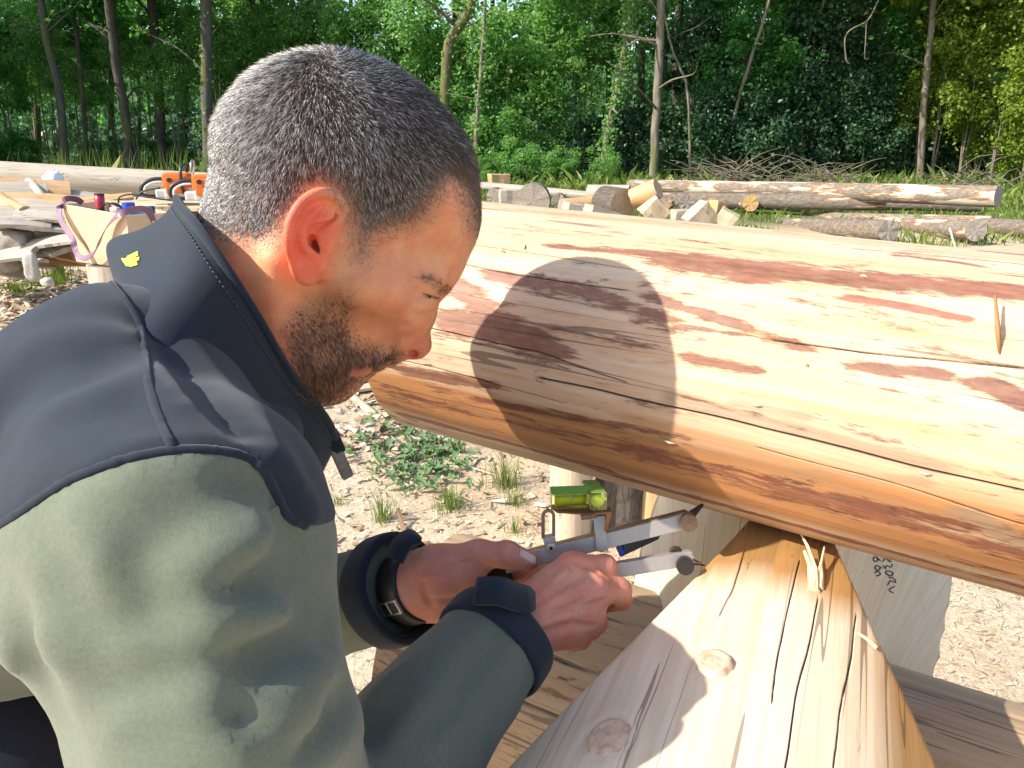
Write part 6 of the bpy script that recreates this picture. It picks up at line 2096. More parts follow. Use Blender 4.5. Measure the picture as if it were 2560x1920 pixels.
def build_chainsaw(c, rot, label):
    org = simple_mat('orange_saw_plastic', (0.72, 0.155, 0.02), .35, var=.06) if 'saw_orange' not in M else M['saw_orange']; M['saw_orange'] = org
    wht = M.setdefault('saw_white', simple_mat('light_grey_saw_plastic', (.60, .585, .54), .4))
    blk = M.setdefault('saw_black', simple_mat('black_saw_plastic', (.018, .02, .024), .4))
    stl = M['steel']
    root = empty('chainsaw', c, (0, 0, rot)); root.scale = (1.02, 1.02, 1.02); tag(root, label, 'chainsaw', 'orange chainsaws on the plank')
    def part(nm, fn, m, parent=root, sm=False):
        bm = bmesh.new(); fn(bm); return link(nm, bm_mesh(nm, bm, sm), m, parent)
    def tube(nm, pts, r, m, parent=root):
        V, F = tube_arrays(catmull(pts, 6), r, 10); return link(nm, np_mesh(nm, V, F), m, parent)
    part('engine_cover', lambda bm: (box_bm(bm, (0, 0, .155), (.22, .18, .13), None, .022), box_bm(bm, (.125, 0, .145), (.10, .165, .10), None, .02)), org)
    s = part('starter_housing', lambda bm: box_bm(bm, (0, -.098, .12), (.17, .03, .14), None, .012), org)
    bm = bmesh.new(); disc(bm, (-.045, -.118, .165), (0, 1, 0), .02, .014, 18, .002); link('choke_knob', bm_mesh('choke_knob', bm), blk, s)
    part('crankcase', lambda bm: box_bm(bm, (.03, 0, .055), (.26, .17, .10), None, .015), wht)
    part('tank', lambda bm: box_bm(bm, (-.12, -.01, .045), (.12, .12, .075), None, .015), wht)
    tube('rear_handle', [(-.10, 0, .17), (-.20, 0, .165), (-.285, 0, .12), (-.30, 0, .05), (-.25, 0, .022), (-.15, 0, .025)], .017, blk)
    tube('handle_trim', [(-.12, -.02, .145), (-.20, -.02, .138), (-.262, -.02, .10), (-.272, -.02, .05)], .009, wht)
    tube('front_handle', [(.06, -.115, .05), (.05, -.125, .16), (.06, -.10, .26), (.07, 0, .285), (.075, .10, .26), (.07, .12, .14), (.07, .115, .05)], .013, blk)
    tube('hand_guard', [(.13, -.09, .20), (.145, -.09, .30), (.15, 0, .325), (.145, .09, .30), (.13, .09, .20)], .008, stl)
    part('guide_bar', lambda bm: box_bm(bm, (.40, .05, .06), (.48, .006, .075), None, .002), stl)
    part('saw_chain', lambda bm: (box_bm(bm, (.40, .05, .101), (.48, .009, .008)), box_bm(bm, (.40, .05, .019), (.48, .009, .008)), box_bm(bm, (.645, .05, .06), (.008, .009, .075))), blk)
    return root
build_chainsaw(at_y(448, 496, 7.22), math.radians(14), 'orange chainsaw left of the other on the pale plank, rear handle towards the slabs')
build_chainsaw(at_y(522, 502, 7.02), math.radians(14), 'orange chainsaw half hidden behind the head of the man, right of the other one')

# hose-like dark twigs over the slabs
for i, pts in enumerate(([(296, 508), (300, 492), (330, 486), (390, 496), (440, 502)], [(340, 498), (352, 482), (372, 474), (400, 470)])):
    V, F = tube_arrays(catmull([at_y(x, y, 7.05) for x, y in pts], 6), .008, 8)
    o = link('cable', np_mesh('cable', V, F), M['black_rubber'])
    tag(o, ('long black cable lying along the pale plank behind the tote', 'short black cable curling up to the rear handle of the left chainsaw')[i], 'cable')
# ------------------------------------------------------------------ log stacks on the right
def build_log_yard():
    def lg(nm, A, B, r0, r1, mats, lab, seed, cat='log', grp=None, **kw):
        o = round_log(nm, A, B, r0, r1, mats, seed=seed, **{**dict(nseg=30, nlen=24, wob=.04, jag=.02), **kw}); tag(o, lab, cat, grp); return o
    A = at_y
    lg('stacked_log', A(1577, 464, 19.0), A(2496, 491, 13.0), .145, .175, [M['bark_peel'], M['end_grey']], 'long half peeled log topmost on the far stack, white where its bark is gone', 51)
    lg('stacked_log', A(1640, 501, 16.6), A(2215, 507, 14.6), .165, .145, [M['bark'], M['end_grey']], 'dark bark covered log directly under the long half peeled log', 52)
    lg('stacked_log', A(2180, 512, 15.6), A(2450, 517, 15.2), .095, .10, [M['bark'], M['end_grey']], 'thin bark covered log under the butt end of the long half peeled log', 53)
    lg('cut_log', A(1876, 508, 15.15), A(1866, 507, 15.6), .15, .15, [M['bark'], M['end_orange']], 'short log with a fresh orange cut face towards the viewer, before the dark log', 54, nlen=6)
    lg('lying_log', A(1935, 563, 14.6), A(2222, 578, 10.9), .14, .15, [M['bark'], M['end_grey']], 'grey log in the grass with a dark cut end, nearest the thick peeled log', 55)
    lg('lying_log', A(2200, 560, 14.2), A(2440, 576, 11.0), .14, .15, [M['bark_peel'], M['end_grey']], 'short whitish peeled log in the grass between two grey barked logs', 56)
    lg('lying_log', A(2440, 563, 13.0), A(2760, 584, 10.6), .125, .135, [M['bark'], M['end_grey']], 'grey log running out of the picture beyond the short whitish one', 57)
    lg('lying_log', A(2005, 541, 15.5), A(2480, 552, 12.8), .085, .085, [M['bark_peel'], M['end_grey']], 'thin pale log lying behind the grey and whitish logs in the grass', 58)
    # left part of the yard: board on blocks, rounds, split wood
    board('long_board', A(1130, 455, 16.0), A(1480, 486, 14.8), .30, .07, M['slab_grey'], 'long grey board bridging the rounds behind the head of the man', None, .01, .2, 61, .08)
    def rnd(px, py, r, Y, mats, lab, seed, dx=.1, ln=.35, nm='log_round', cat='log'):
        a = A(px, py, Y); d = Vector((dx, 1, .0)).normalized()
        return lg(nm, a, a + d * ln, r, r * 1.02, mats, lab, seed, cat, nlen=6, wob=.07)
    G, O, P = M['end_grey'], M['end_orange'], M['end_pale']
    rnd(1331, 503, .285, 13.6, [M['bark'], G], 'large grey round standing on edge under the long grey board', 62)
    rnd(1236, 492, .15, 14.6, [M['bark_dark'], G], 'dark barked round under the left end of the long grey board', 63)
    rnd(1396, 504, .13, 14.2, [M['bark'], G], 'small knotty round right of the large grey one under the board', 64)
    rnd(1558, 514, .28, 13.2, [M['bark_dark'], P], 'brown round with a hole at its heart in the pile of cut wood', 65, dx=-.7, ln=.5)
    rnd(1665, 508, .095, 13.4, [M['bark'], P], 'smallest round with a tan face beside two bluish grey ones', 66)
    rnd(1689, 499, .085, 13.6, [M['bark'], G], 'bluish grey round squeezed between the tan and the big grey one', 67)
    rnd(1716, 507, .13, 13.4, [M['bark'], G], 'big bluish grey round at the left end of the dark stacked log', 68)
    def block(c, s, rot, mat, lab, seed, cat='wood piece', nm='wood_block'):
        bm = bmesh.new()
        box_bm(bm, (0, 0, 0), s, None, min(s) * .06)
        bmesh.ops.subdivide_edges(bm, edges=bm.edges[:], cuts=2, use_grid_fill=True)
        R = Matrix.Rotation(rot[2], 4, 'Z') @ Matrix.Rotation(rot[1], 4, 'Y') @ Matrix.Rotation(rot[0], 4, 'X')
        for v in bm.verts:
            v.co *= 1 + .10 * mnoise.noise(v.co * (3 / max(s)) + Vector((seed, 0, 0)))
            v.co = R @ v.co + Vector(tuple(c))
        me = bm_mesh(nm, bm)
        o = link(nm, me, mat); tag(o, lab, cat)
        for v in me.vertices: v.co = Vector(tuple(c)) + (v.co - Vector(tuple(c))) * 1.2
        uv = []
        Ri = R.to_3x3().inverted()
        for l in me.loops:
            q = Ri @ (me.vertices[l.vertex_index].co - Vector(tuple(c))); uv.append((q.x + q.y * .3 + seed, q.z + q.y * .5))
        set_uv(me, uv)
        return o
    lgv = lambda *a, **k: lg(*a, **k)
    lg('cut_log', A(1470, 486, 13.9), A(1572, 488, 13.7), .165, .165, [M['slab_grey'], G], 'big pale grey log section lying across the pile of cut wood', 71, nlen=8, wob=.06)
    lg('cut_log', A(1583, 497, 13.2), A(1645, 470, 13.0), .17, .17, [M['slab_orange'], P], 'tilted golden orange log section on top of the pile of cut wood', 72, nlen=8, wob=.06)
    lg('half_log', A(1405, 520, 13.4), A(1480, 512, 13.6), .16, .15, [M['slab_orange'], G], 'half log with an orange edge lying left of the round with the hole', 73, nlen=8, wob=.08)
    block(A(1440, 528, 13.1), (.32, .3, .2), (0, .2, .2), M['slab_grey'], 'grey split piece in front of the half log with the orange edge', 74)
    block(A(1636, 527, 12.9), (.30, .25, .30), (.2, .75, .2), M['slab_pale'], 'tilted pale split block right below the golden orange section', 75)
    block(A(1505, 533, 12.6), (.42, .3, .12), (0, .3, .3), M['slab_grey'], 'bluish grey slab leaning below the round with the hole', 76)
    block(A(1703, 540, 12.6), (.22, .25, .16), (0, 0, .1), M['slab_grey'], 'grey block on the ground under the bluish grey rounds', 77)
    block(A(1752, 545, 12.0), (.30, .22, .34), (.1, .80, .3), M['slab_pale'], 'white split wedge with dark cracks behind the thick peeled log', 78)
    block(A(1790, 535, 12.4), (.16, .18, .34), (0, .12, .5), M['slab_orange'], 'narrow brown split piece standing between the two white wedges', 79)
    block(A(1816, 549, 12.0), (.24, .2, .22), (.1, .5, -.3), M['slab_pale'], 'small white split wedge at the right end of the cut wood', 80)
    block(A(1272, 494, 14.4), (.28, .3, .24), (0, 0, .1), M['slab_grey'], 'pale block under the long grey board beside the dark round', 81)
    block(A(1247, 451, 17.2), (.34, .3, .22), (0, 0, .3), M['slab_orange'], 'brownish block lying behind the long grey board at the edge of the bushes', 82)
    p = A(2392, 634, 10.2); p.z = gz(p.x, p.y)
    V, F = tube_arrays([p, (p + A(2374, 570, 10.3)) / 2, A(2374, 570, 10.3)], [.010, .010, .009], 8)
    tag(link('white_stake', np_mesh('white_stake', V, F), simple_mat('white_painted_stick', (.72, .72, .70), .6)), 'thin white stick leaning on the short whitish peeled log', 'stick')
    # the ground rises a little under the far stack
    return
build_log_yard()

# ------------------------------------------------------------------ short posts and boards seen under the big log
def build_posts():
    a = gpt(1425, 1338); b_ = gpt(1575, 1325)
    o = round_log('short_post', (a.x, a.y, a.z - .03), (a.x, a.y, .62), .082, .08, [M['slab_pale'], M['end_pale']], nseg=40, nlen=20, wob=.05, seed=91)
    tag(o, 'pale debarked post standing behind the bubble levels under the thick peeled log', 'post')
    o = round_log('short_post', (b_.x - .035, b_.y + .05, b_.z - .03), (b_.x - .035, b_.y + .05, .62), .105, .10, [M['bark_dark'], M['end_pale']], nseg=48, nlen=24, wob=.06, seed=92)
    tag(o, 'rough bark covered post beside the pale debarked one under the thick peeled log', 'post')
    g2 = round_log('split_post', (b_.x + .085, b_.y + .02, b_.z - .02), (b_.x + .095, b_.y + .03, .62), .062, .06, [M['slab_orange'], M['end_pale']], nseg=30, nlen=16, wob=.10, seed=93)
    tag(g2, 'orange split post with dark grain right of the bark covered one', 'post')
    s = gpt(947, 975)
    bm = bmesh.new(); box_bm(bm, (s.x, s.y, .28), (.055, .05, .62), Matrix.Identity(4), .004)
    o = link('wooden_stake', bm_mesh('wooden_stake', bm), M['slab_orange']); set_uv(o.data, [(o.data.vertices[l.vertex_index].co.z, o.data.vertices[l.vertex_index].co.x) for l in o.data.loops]); tag(o, 'narrow wooden stake standing on the ground below the mouth of the man', 'stake')
    p0, p1 = gpt(850, 988, .03), gpt(990, 966, .03)
    board('ground_board', p0, p1, .09, .03, M['slab_pale'], 'pale board lying on the ground at the foot of the wooden stake', None, .0, 0, 94, .05)
    board('ground_board', gpt(868, 985, .02), gpt(935, 1040, .015), .05, .02, M['slab_pale'], 'narrow pale lath lying askew on the litter below the chin of the man', None, .0, 0, 95, .1)
    board('ground_board', gpt(1085, 1095, .015), gpt(1150, 1112, .015), .03, .012, M['slab_grey'], 'thin whitish lath on the ground under the left end of the thick peeled log', None, 0, 0, 96, .1)
build_posts()

# ------------------------------------------------------------------ litter, weeds and grass near the camera
def slivers(n, xr, yr, ln, wd, seed, lift=.006, flt=None):
    r = np.random.default_rng(seed)
    x = r.uniform(*xr, n); y = r.uniform(*yr, n)
    if flt is not None:
        k = flt(x, y, r); x, y = x[k], y[k]; n = len(x)
    z = np.array([gz(a, b_) for a, b_ in zip(x, y)])
    a = r.uniform(0, 2 * np.pi, n); L = ln * r.lognormal(0, .5, n); W = wd * r.uniform(.5, 1.6, n)
    t = r.normal(0, .25, n)
    d = np.stack([np.cos(a), np.sin(a), t], 1); s = np.stack([-np.sin(a), np.cos(a), r.normal(0, .35, n)], 1)
    c = np.stack([x, y, z + lift + np.abs(t) * L * .4], 1)
    u = np.cross(d, s); u /= np.linalg.norm(u, axis=1)[:, None]
    V = np.stack([c - d * (L * .5)[:, None] - s * (W * .5)[:, None], c + d * (L * .5)[:, None] - s * (W * .3)[:, None], c + d * (L * .5)[:, None] + s * (W * .3)[:, None] + u * (W * .3)[:, None], c - d * (L * .5)[:, None] + s * (W * .5)[:, None]], 1)
    F = np.arange(n * 4).reshape(n, 4)
    return V.reshape(-1, 3), F

def island_mat(name, stops, rough=.8, trans=0.0, tcol=None, spec=.3):
    b = MatB(name)
    g = b.n('ShaderNodeNewGeometry')
    c = b.ramp(g.outputs['Random Per Island'], stops)
    m = b.bsdf(c, rough, Specular_IOR_Level=spec)
    if trans:
        t = b.n('ShaderNodeBsdfTranslucent')
        tc = b.mix(.5, c, tcol, 'MIX'); b.l(tc, t.inputs['Color'])
        x = b.n('ShaderNodeMixShader'); x.inputs[0].default_value = trans
        b.l(b.p.outputs[0], x.inputs[1]); b.l(t.outputs[0], x.inputs[2]); b.l(x.outputs[0], b.out.inputs[0])
    return m

M['straw'] = island_mat('straw_and_chips', [(0, (.16, .10, .06)), (.25, (.36, .27, .17)), (.6, (.56, .46, .30)), (.85, (.66, .58, .43)), (1, (.42, .25, .15))])
M['dry_leaf'] = island_mat('dry_leaves', [(0, (.16, .09, .05)), (.35, (.33, .23, .14)), (.7, (.50, .41, .29)), (1, (.62, .55, .44))])
M['grass'] = island_mat('grass_blades', [(0, (.05, .10, .012)), (.5, (.12, .19, .03)), (.85, (.22, .27, .06)), (1, (.42, .38, .18))], .6, .35, (.25, .40, .05))
M['weed'] = island_mat('weed_leaves', [(0, (.075, .15, .06)), (.6, (.14, .23, .10)), (1, (.22, .30, .14))], .55, .3, (.15, .30, .05))
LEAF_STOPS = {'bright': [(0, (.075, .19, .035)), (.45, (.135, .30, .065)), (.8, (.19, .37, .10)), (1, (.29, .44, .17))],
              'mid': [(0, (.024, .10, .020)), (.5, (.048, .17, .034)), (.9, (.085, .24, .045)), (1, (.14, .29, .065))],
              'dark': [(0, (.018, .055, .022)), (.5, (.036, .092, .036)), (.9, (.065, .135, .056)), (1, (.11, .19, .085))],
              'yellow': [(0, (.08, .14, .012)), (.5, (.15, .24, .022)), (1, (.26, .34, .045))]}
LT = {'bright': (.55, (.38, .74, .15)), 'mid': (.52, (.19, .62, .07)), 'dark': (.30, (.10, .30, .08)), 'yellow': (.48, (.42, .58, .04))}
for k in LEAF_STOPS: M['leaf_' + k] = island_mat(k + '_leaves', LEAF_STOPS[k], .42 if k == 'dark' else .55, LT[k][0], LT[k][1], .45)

def near_litter():
    def vis(x, y, r): return np.ones(len(x), bool)
    A = slivers(15000, (-1.6, 1.9), (1.55, 4.6), .017, .0026, 1)
    B = slivers(5200, (-2.4, 2.6), (3.0, 9.0), .032, .005, 2)
    C = slivers(3500, (.2, 2.1), (.95, 2.6), .016, .0024, 3)
    D = slivers(3800, (-6.5, -1.7), (3.6, 8.0), .05, .008, 4)
    V, F = join_arrays([A, B, C, D])
    tag(link('wood_chip_litter', np_mesh('wood_chip_litter', V, F, False), M['straw']), kind='stuff')
    # dry leaves below the slab heap and behind the stake
    def patch(x, y, r):
        k = r.random(len(x))
        return k < np.clip(.5 + 1.3 * np.array([mnoise.noise((a * 1.1, b_ * 1.1, 5)) for a, b_ in zip(x, y)]), .1, 1)
    A = slivers(7000, (-6.4, -2.5), (5.4, 8.8), .055, .036, 5, .015, patch)
    B = slivers(1600, (-1.2, -.3), (3.6, 5.0), .045, .026, 6, .01, patch)
    C = slivers(500, (-.8, .8), (2.2, 3.6), .035, .014, 7, .006)
    V, F = join_arrays([A, B, C])
    tag(link('dry_leaf_litter', np_mesh('dry_leaf_litter', V, F, False), M['dry_leaf']), kind='stuff')
near_litter()

def blades(c, n, h, spread, seed, wd=.003, lean=.55):
    r = np.random.default_rng(seed)
    Vs, Fs, o = [], [], 0
    c = np.array(tuple(c))
    for i in range(n):
        a = r.uniform(0, 2 * np.pi); rr = spread * abs(r.normal(0, .5))
        p = c + np.array((math.cos(a) * rr, math.sin(a) * rr, 0))
        d = np.array((math.cos(a + r.normal(0, .7)), math.sin(a + r.normal(0, .7)), 0)) * lean * r.uniform(.2, 1.1)
        H_ = h * r.uniform(.45, 1.1); s = np.array((-d[1], d[0], 0)); s = s / (np.linalg.norm(s) + 1e-9) * wd
        rows = []
        for t in (0, .35, .7, 1):
            q = p + d * H_ * t * t + np.array((0, 0, H_ * (t - .28 * t * t * lean)))
            w = (1 - t) ** .7
            rows += [q - s * w * .5, q + s * w * .5]
        Vs += rows
        for k in range(3): Fs.append((o + 2 * k, o + 2 * k + 1, o + 2 * k + 3, o + 2 * k + 2))
        o += 8
    return np.array(Vs), np.array(Fs)

def build_near_plants():
    G = 'grass tufts on the chip covered ground'
    for i, (px, py, n, h, sp, lab) in enumerate(((958, 1300, 95, .17, .06, 'fine green grass tuft nearest the left forearm, leaning outwards'),
            (1128, 1272, 150, .15, .09, 'yellowish green grass tuft in front of the thistle'),
            (1262, 1215, 150, .20, .11, 'tall pale grass tuft right of the thistle under the thick peeled log'),
            (1288, 1262, 70, .11, .07, 'low yellow grass tuft below the tall pale one'),
            (1440, 1328, 45, .13, .03, 'bright green blades growing at the foot of the debarked post'),
            (1150, 1132, 60, .16, .06, 'yellow grass tuft behind the thistle at the edge of the thick peeled log'),
            (845, 1262, 30, .06, .05, 'tiny sparse grass tuft just right of the jacket front'),
            (1285, 1330, 45, .09, .07, 'flat sparse grass tuft above the thumb of the far hand'))):
        c = gpt(px, py)
        V, F = blades(c, n, h, sp, 100 + i)
        tag(link('grass_tuft', np_mesh('grass_tuft', V, F), M['grass']), lab, 'grass tuft', G)
    # thistle: rosettes of lobed leaves
    r = np.random.default_rng(77)
    root = empty('thistle', gpt(1040, 1195)); tag(root, 'spreading grey green thistle with lobed leaves in the middle of the bare ground', 'weed')
    for k in range(150):
        px = r.normal(1025, 75); py = r.normal(1160, 40) + (px - 1035) * .15
        c = np.array(tuple(gpt(px, py)))
        a = r.uniform(0, 2 * np.pi); L = r.uniform(.05, .10)
        d = np.array((math.cos(a), math.sin(a), 0)); s = np.array((-d[1], d[0], 0))
        V, F = [], []
        m = 7
        for i in range(m):
            t = i / (m - 1)
            w = .021 * math.sin(math.pi * min(1, t * .9 + .12)) * (1.25 if i % 2 else .55) * L / .1
            q = c + d * L * t + np.array((0, 0, .008 + .035 * math.sin(math.pi * t * .75) * L / .1 + .01 * r.random()))
            V += [q - s * w + np.array((0, 0, .010 * (i % 2))), q - np.array((0, 0, .004)), q + s * w + np.array((0, 0, .010 * (i % 2)))]
        for i in range(m - 1):
            F += [(3 * i, 3 * i + 1, 3 * i + 4, 3 * i + 3), (3 * i + 1, 3 * i + 2, 3 * i + 5, 3 * i + 4)]
        put_under(link('leaf', np_mesh('leaf', V, F), M['weed']), root)
    # weeds by the slab heap, left
    for i, (px, py, Y, n, h, sp, lab) in enumerate(((40, 735, 6.3, 120, .16, .20, 'low green weeds among dry leaves at the left edge'), (150, 705, 5.7, 90, .62, .14, 'tall thin weeds growing up against the left side of the leather tote'), (95, 720, 6.2, 60, .18, .10, 'small weeds beside the blade shaped stone'), (150, 715, 5.9, 80, .16, .12, 'yellow green weeds at the left foot of the grey stump'))):
        c = gpt(px, py)
        V, F = blades(c, int(n * 1.6), h, sp * 1.4, 200 + i, .009, .4)
        rr = np.random.default_rng(300 + i)
        o = link('weed', np_mesh('weed', V, F), M['grass']); tag(o, lab, 'weed', kind='stuff')
    for px, py in ((128, 525), (135, 575), (105, 560), (110, 590), (150, 560)):
        pass
    # heap of dead twigs right of the posts
    c = gpt(1700, 1330)
    parts = []
    for k in range(150):
        a = c + Vector((r.normal(0, .16), r.normal(.30, .12), abs(r.normal(0, .05)) + .01)); th = r.uniform(0, 6.28); L = r.uniform(.08, .3)
        b_ = a + Vector((math.cos(th) * L, math.sin(th) * L, r.normal(0, .03)))
        m_ = (a + b_) / 2 + Vector((0, 0, r.normal(0, .02)))
        parts.append(tube_arrays([a, m_, b_], [.0028, .0024, .0012], 4, cap=False))
    V, F = join_arrays(parts)
    tag(link('twig_heap', np_mesh('twig_heap', V, F), simple_mat('dead_grey_twigs', (.26, .225, .19), .9)), 'flat heap of dead grey twigs on the ground right of the posts', 'twig heap', kind='stuff')
build_near_plants()
# ------------------------------------------------------------------ the wood behind the yard
def leaf_cloud(n, rad, leaf, seed, clumps=26, shell=.55, droop=.0):
    """many separate leaf-sized faces gathered in clumps through an ellipsoid"""
    r = np.random.default_rng(seed)
    cl = r.normal(0, 1, (clumps, 3)); cl /= np.linalg.norm(cl, axis=1)[:, None]
    cl *= (shell + (1 - shell) * r.random((clumps, 1)) ** .6) * .82
    cs = r.uniform(.16, .36, clumps)
    k = r.integers(0, clumps, n)
    p = r.normal(0, 1, (n, 3)); p /= np.linalg.norm(p, axis=1)[:, None]; p *= r.random((n, 1)) ** .45
    p = cl[k] + p * cs[k][:, None] * np.array([1.15, 1.15, .75])
    loose = r.random(n) < .10
    q = r.normal(0, .48, (n, 3)); p[loose] = q[loose]
    P = p * np.array(rad)
    P[:, 2] -= droop * (p[:, 0] ** 2 + p[:, 1] ** 2)
    nn = p * .6 + r.normal(0, .7, (n, 3)) + np.array([0, 0, .7]); nn /= np.linalg.norm(nn, axis=1)[:, None]
    a = np.cross(nn, r.normal(0, 1, (n, 3))); a /= np.linalg.norm(a, axis=1)[:, None]
    b_ = np.cross(nn, a)
    L = leaf * r.uniform(.6, 1.4, (n, 1)); W = L * r.uniform(.5, .75, (n, 1))
    V = np.stack([P - a * L * .5, P - b_ * W * .5 + nn * L * .08, P + a * L * .5, P + b_ * W * .5 + nn * L * .08], 1)
    return V.reshape(-1, 3), np.arange(n * 4).reshape(n, 4)

def trunk_arrays(path, r0, r1, seed, branches=6, nseg=9, blen=(1.0, 2.6)):
    r = np.random.default_rng(seed)
    q = catmull(path, 6); n = len(q)
    q = q + .03 * np.array([[mnoise.noise((i * .5, seed, 0)), mnoise.noise((i * .5, seed, 7)), 0] for i in range(n)])
    R = np.linspace(r0, r1, n) * (1 + .10 * np.array([mnoise.noise((i * .8, seed, 3)) for i in range(n)])); R[0] *= 1.35
    parts = [tube_arrays(q, R, nseg)]
    for k in range(branches):
        i = int(n * r.uniform(.25, .95)); i = min(i, n - 1)
        a = r.uniform(0, 6.28); L = r.uniform(*blen)
        p0 = q[i]; d = np.array((math.cos(a), math.sin(a), r.uniform(.1, .8)))
        pts = [p0, p0 + d * L * .4 + np.array((0, 0, .05)), p0 + d * L * .75 + r.normal(0, .12, 3), p0 + d * L + r.normal(0, .2, 3)]
        rb = R[i] * r.uniform(.18, .4)
        parts.append(tube_arrays(catmull(pts, 3), np.linspace(rb, rb * .2, 10), 5))
    return join_arrays(parts)

def build_forest():
    r = random.Random(17)
    crowns = {k: [np_mesh('crown', *leaf_cloud(5200, (2.6, 2.6, 3.0), .17, 400 + i, 34), smooth=False) for i in range(2)] for k in ('mid', 'bright')}
    crowns['yellow'] = [np_mesh('crown', *leaf_cloud(5200, (2.6, 2.6, 2.6), .19, 420, 30), smooth=False)]
    for k, L in crowns.items():
        for me in L: me.materials.append(M['leaf_' + k])
    bush = {k: [np_mesh('foliage', *leaf_cloud(6500, (1.7, 1.4, 1.9), .125, 440 + 10 * j + i, 30, .35), smooth=False) for i in range(3)] for j, k in enumerate(('bright', 'mid', 'dark', 'yellow'))}
    for k, L in bush.items():
        for me in L: me.materials.append(M['leaf_' + k])
    bk = [M['bark_tree'], M['bark_tree_dark'], M['bark_moss'], M['bark_tree_grey']]

    def tree(path_px, Y, r0, r1, top, crown, lab, mat=1, cz=7.5, cs=1.0, grp='trees of the wood behind the yard', br=6, seed=0, ivy=0):
        base = at_y(path_px[0][0], path_px[0][1], Y)
        pts = [Vector((base.x, base.y, -.1))]
        for x, y in path_px[1:]:
            p = at_y(x, y, Y); pts.append(Vector((p.x, p.y, max(p.z, .4))))
        l = pts[-1]; sl = (pts[-1] - pts[-2]).normalized()
        pts.append(l + Vector((sl.x * (top - l.z) * .6, sl.y * .3, top - l.z)))
        root = empty('tree', (pts[0].x, pts[0].y, 0)); tag(root, lab, 'tree', grp)
        V, F = trunk_arrays([tuple(p) for p in pts], r0 * .82, r1 * .82, seed, br)
        put_under(link('trunk', np_mesh('trunk', V, F), bk[mat]), root)
        if crown:
            me = r.choice(crowns[crown])
            for k in range(2):
                o = link('crown', me, None); o.location = (pts[-1].x + r.uniform(-.8, .8), pts[-1].y + r.uniform(-.8, .8), cz + (2.6 if 600 < path_px[0][0] < 1760 else 0) + 2.4 * k); s = cs * r.uniform(.85, 1.2)
                o.scale = (s, s, s * r.uniform(.8, 1.1)); o.rotation_euler = (0, 0, r.uniform(0, 6.28)); put_under(o, root)
        if ivy:
            n = ivy; rr = np.random.default_rng(seed + 5)
            t = rr.random(n); q = catmull([tuple(p) for p in pts[:-1]], 12)
            i = (t * (len(q) - 1)).astype(int); P = q[i] + rr.normal(0, .16, (n, 3)) * np.array([1, 1, .6]) + np.array([0, -.05, 0])
            nn = rr.normal(0, .6, (n, 3)) + np.array([-.3, -.8, .4]); nn /= np.linalg.norm(nn, axis=1)[:, None]
            a = np.cross(nn, rr.normal(0, 1, (n, 3))); a /= np.linalg.norm(a, axis=1)[:, None]; b_ = np.cross(nn, a); L = .10 * rr.uniform(.6, 1.3, (n, 1))
            V = np.stack([P - a * L * .5, P - b_ * L * .4, P + a * L * .5, P + b_ * L * .4], 1).reshape(-1, 3)
            put_under(link('ivy', np_mesh('ivy', V, np.arange(n * 4).reshape(n, 4), False), M['leaf_bright']), root)
        return root

    # trunks one can tell apart, left to right
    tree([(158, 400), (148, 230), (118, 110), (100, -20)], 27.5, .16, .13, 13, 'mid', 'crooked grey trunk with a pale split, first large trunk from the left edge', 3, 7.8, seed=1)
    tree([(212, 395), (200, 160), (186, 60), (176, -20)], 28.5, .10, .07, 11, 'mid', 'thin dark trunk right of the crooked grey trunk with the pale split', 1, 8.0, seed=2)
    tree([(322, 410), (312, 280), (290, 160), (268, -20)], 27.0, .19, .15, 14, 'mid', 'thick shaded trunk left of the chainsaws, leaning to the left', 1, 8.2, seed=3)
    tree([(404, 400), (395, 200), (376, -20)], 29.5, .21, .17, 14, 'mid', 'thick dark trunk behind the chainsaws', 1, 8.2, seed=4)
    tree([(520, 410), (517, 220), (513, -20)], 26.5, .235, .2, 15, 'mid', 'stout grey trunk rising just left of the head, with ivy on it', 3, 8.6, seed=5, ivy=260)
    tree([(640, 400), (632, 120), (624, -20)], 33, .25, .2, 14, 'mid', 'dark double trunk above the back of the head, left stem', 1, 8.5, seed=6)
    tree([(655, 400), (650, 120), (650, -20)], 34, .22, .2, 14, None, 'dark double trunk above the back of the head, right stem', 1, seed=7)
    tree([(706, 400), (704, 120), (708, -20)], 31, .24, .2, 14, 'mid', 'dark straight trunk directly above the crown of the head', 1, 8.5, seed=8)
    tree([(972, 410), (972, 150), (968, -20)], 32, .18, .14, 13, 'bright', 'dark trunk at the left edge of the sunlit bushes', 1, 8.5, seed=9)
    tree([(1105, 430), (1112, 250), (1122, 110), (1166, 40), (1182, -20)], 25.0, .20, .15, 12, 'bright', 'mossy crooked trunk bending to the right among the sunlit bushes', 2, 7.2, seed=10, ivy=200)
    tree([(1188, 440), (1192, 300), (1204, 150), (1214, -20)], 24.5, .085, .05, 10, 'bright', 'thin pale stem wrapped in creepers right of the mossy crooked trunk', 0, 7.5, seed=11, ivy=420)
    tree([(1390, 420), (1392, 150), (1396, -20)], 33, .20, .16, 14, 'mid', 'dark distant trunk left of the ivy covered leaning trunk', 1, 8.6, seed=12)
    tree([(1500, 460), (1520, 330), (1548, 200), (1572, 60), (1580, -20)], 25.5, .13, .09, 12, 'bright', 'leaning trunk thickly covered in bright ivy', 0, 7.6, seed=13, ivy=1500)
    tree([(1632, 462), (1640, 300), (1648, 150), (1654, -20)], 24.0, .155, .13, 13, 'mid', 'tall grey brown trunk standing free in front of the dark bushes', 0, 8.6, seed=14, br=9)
    tree([(1738, 300), (1720, 240), (1700, 170), (1674, 100)], 24.6, .05, .03, 6.0, None, 'thin reddish dead stem leaning away from the tall grey brown trunk', 0, seed=15, br=2)
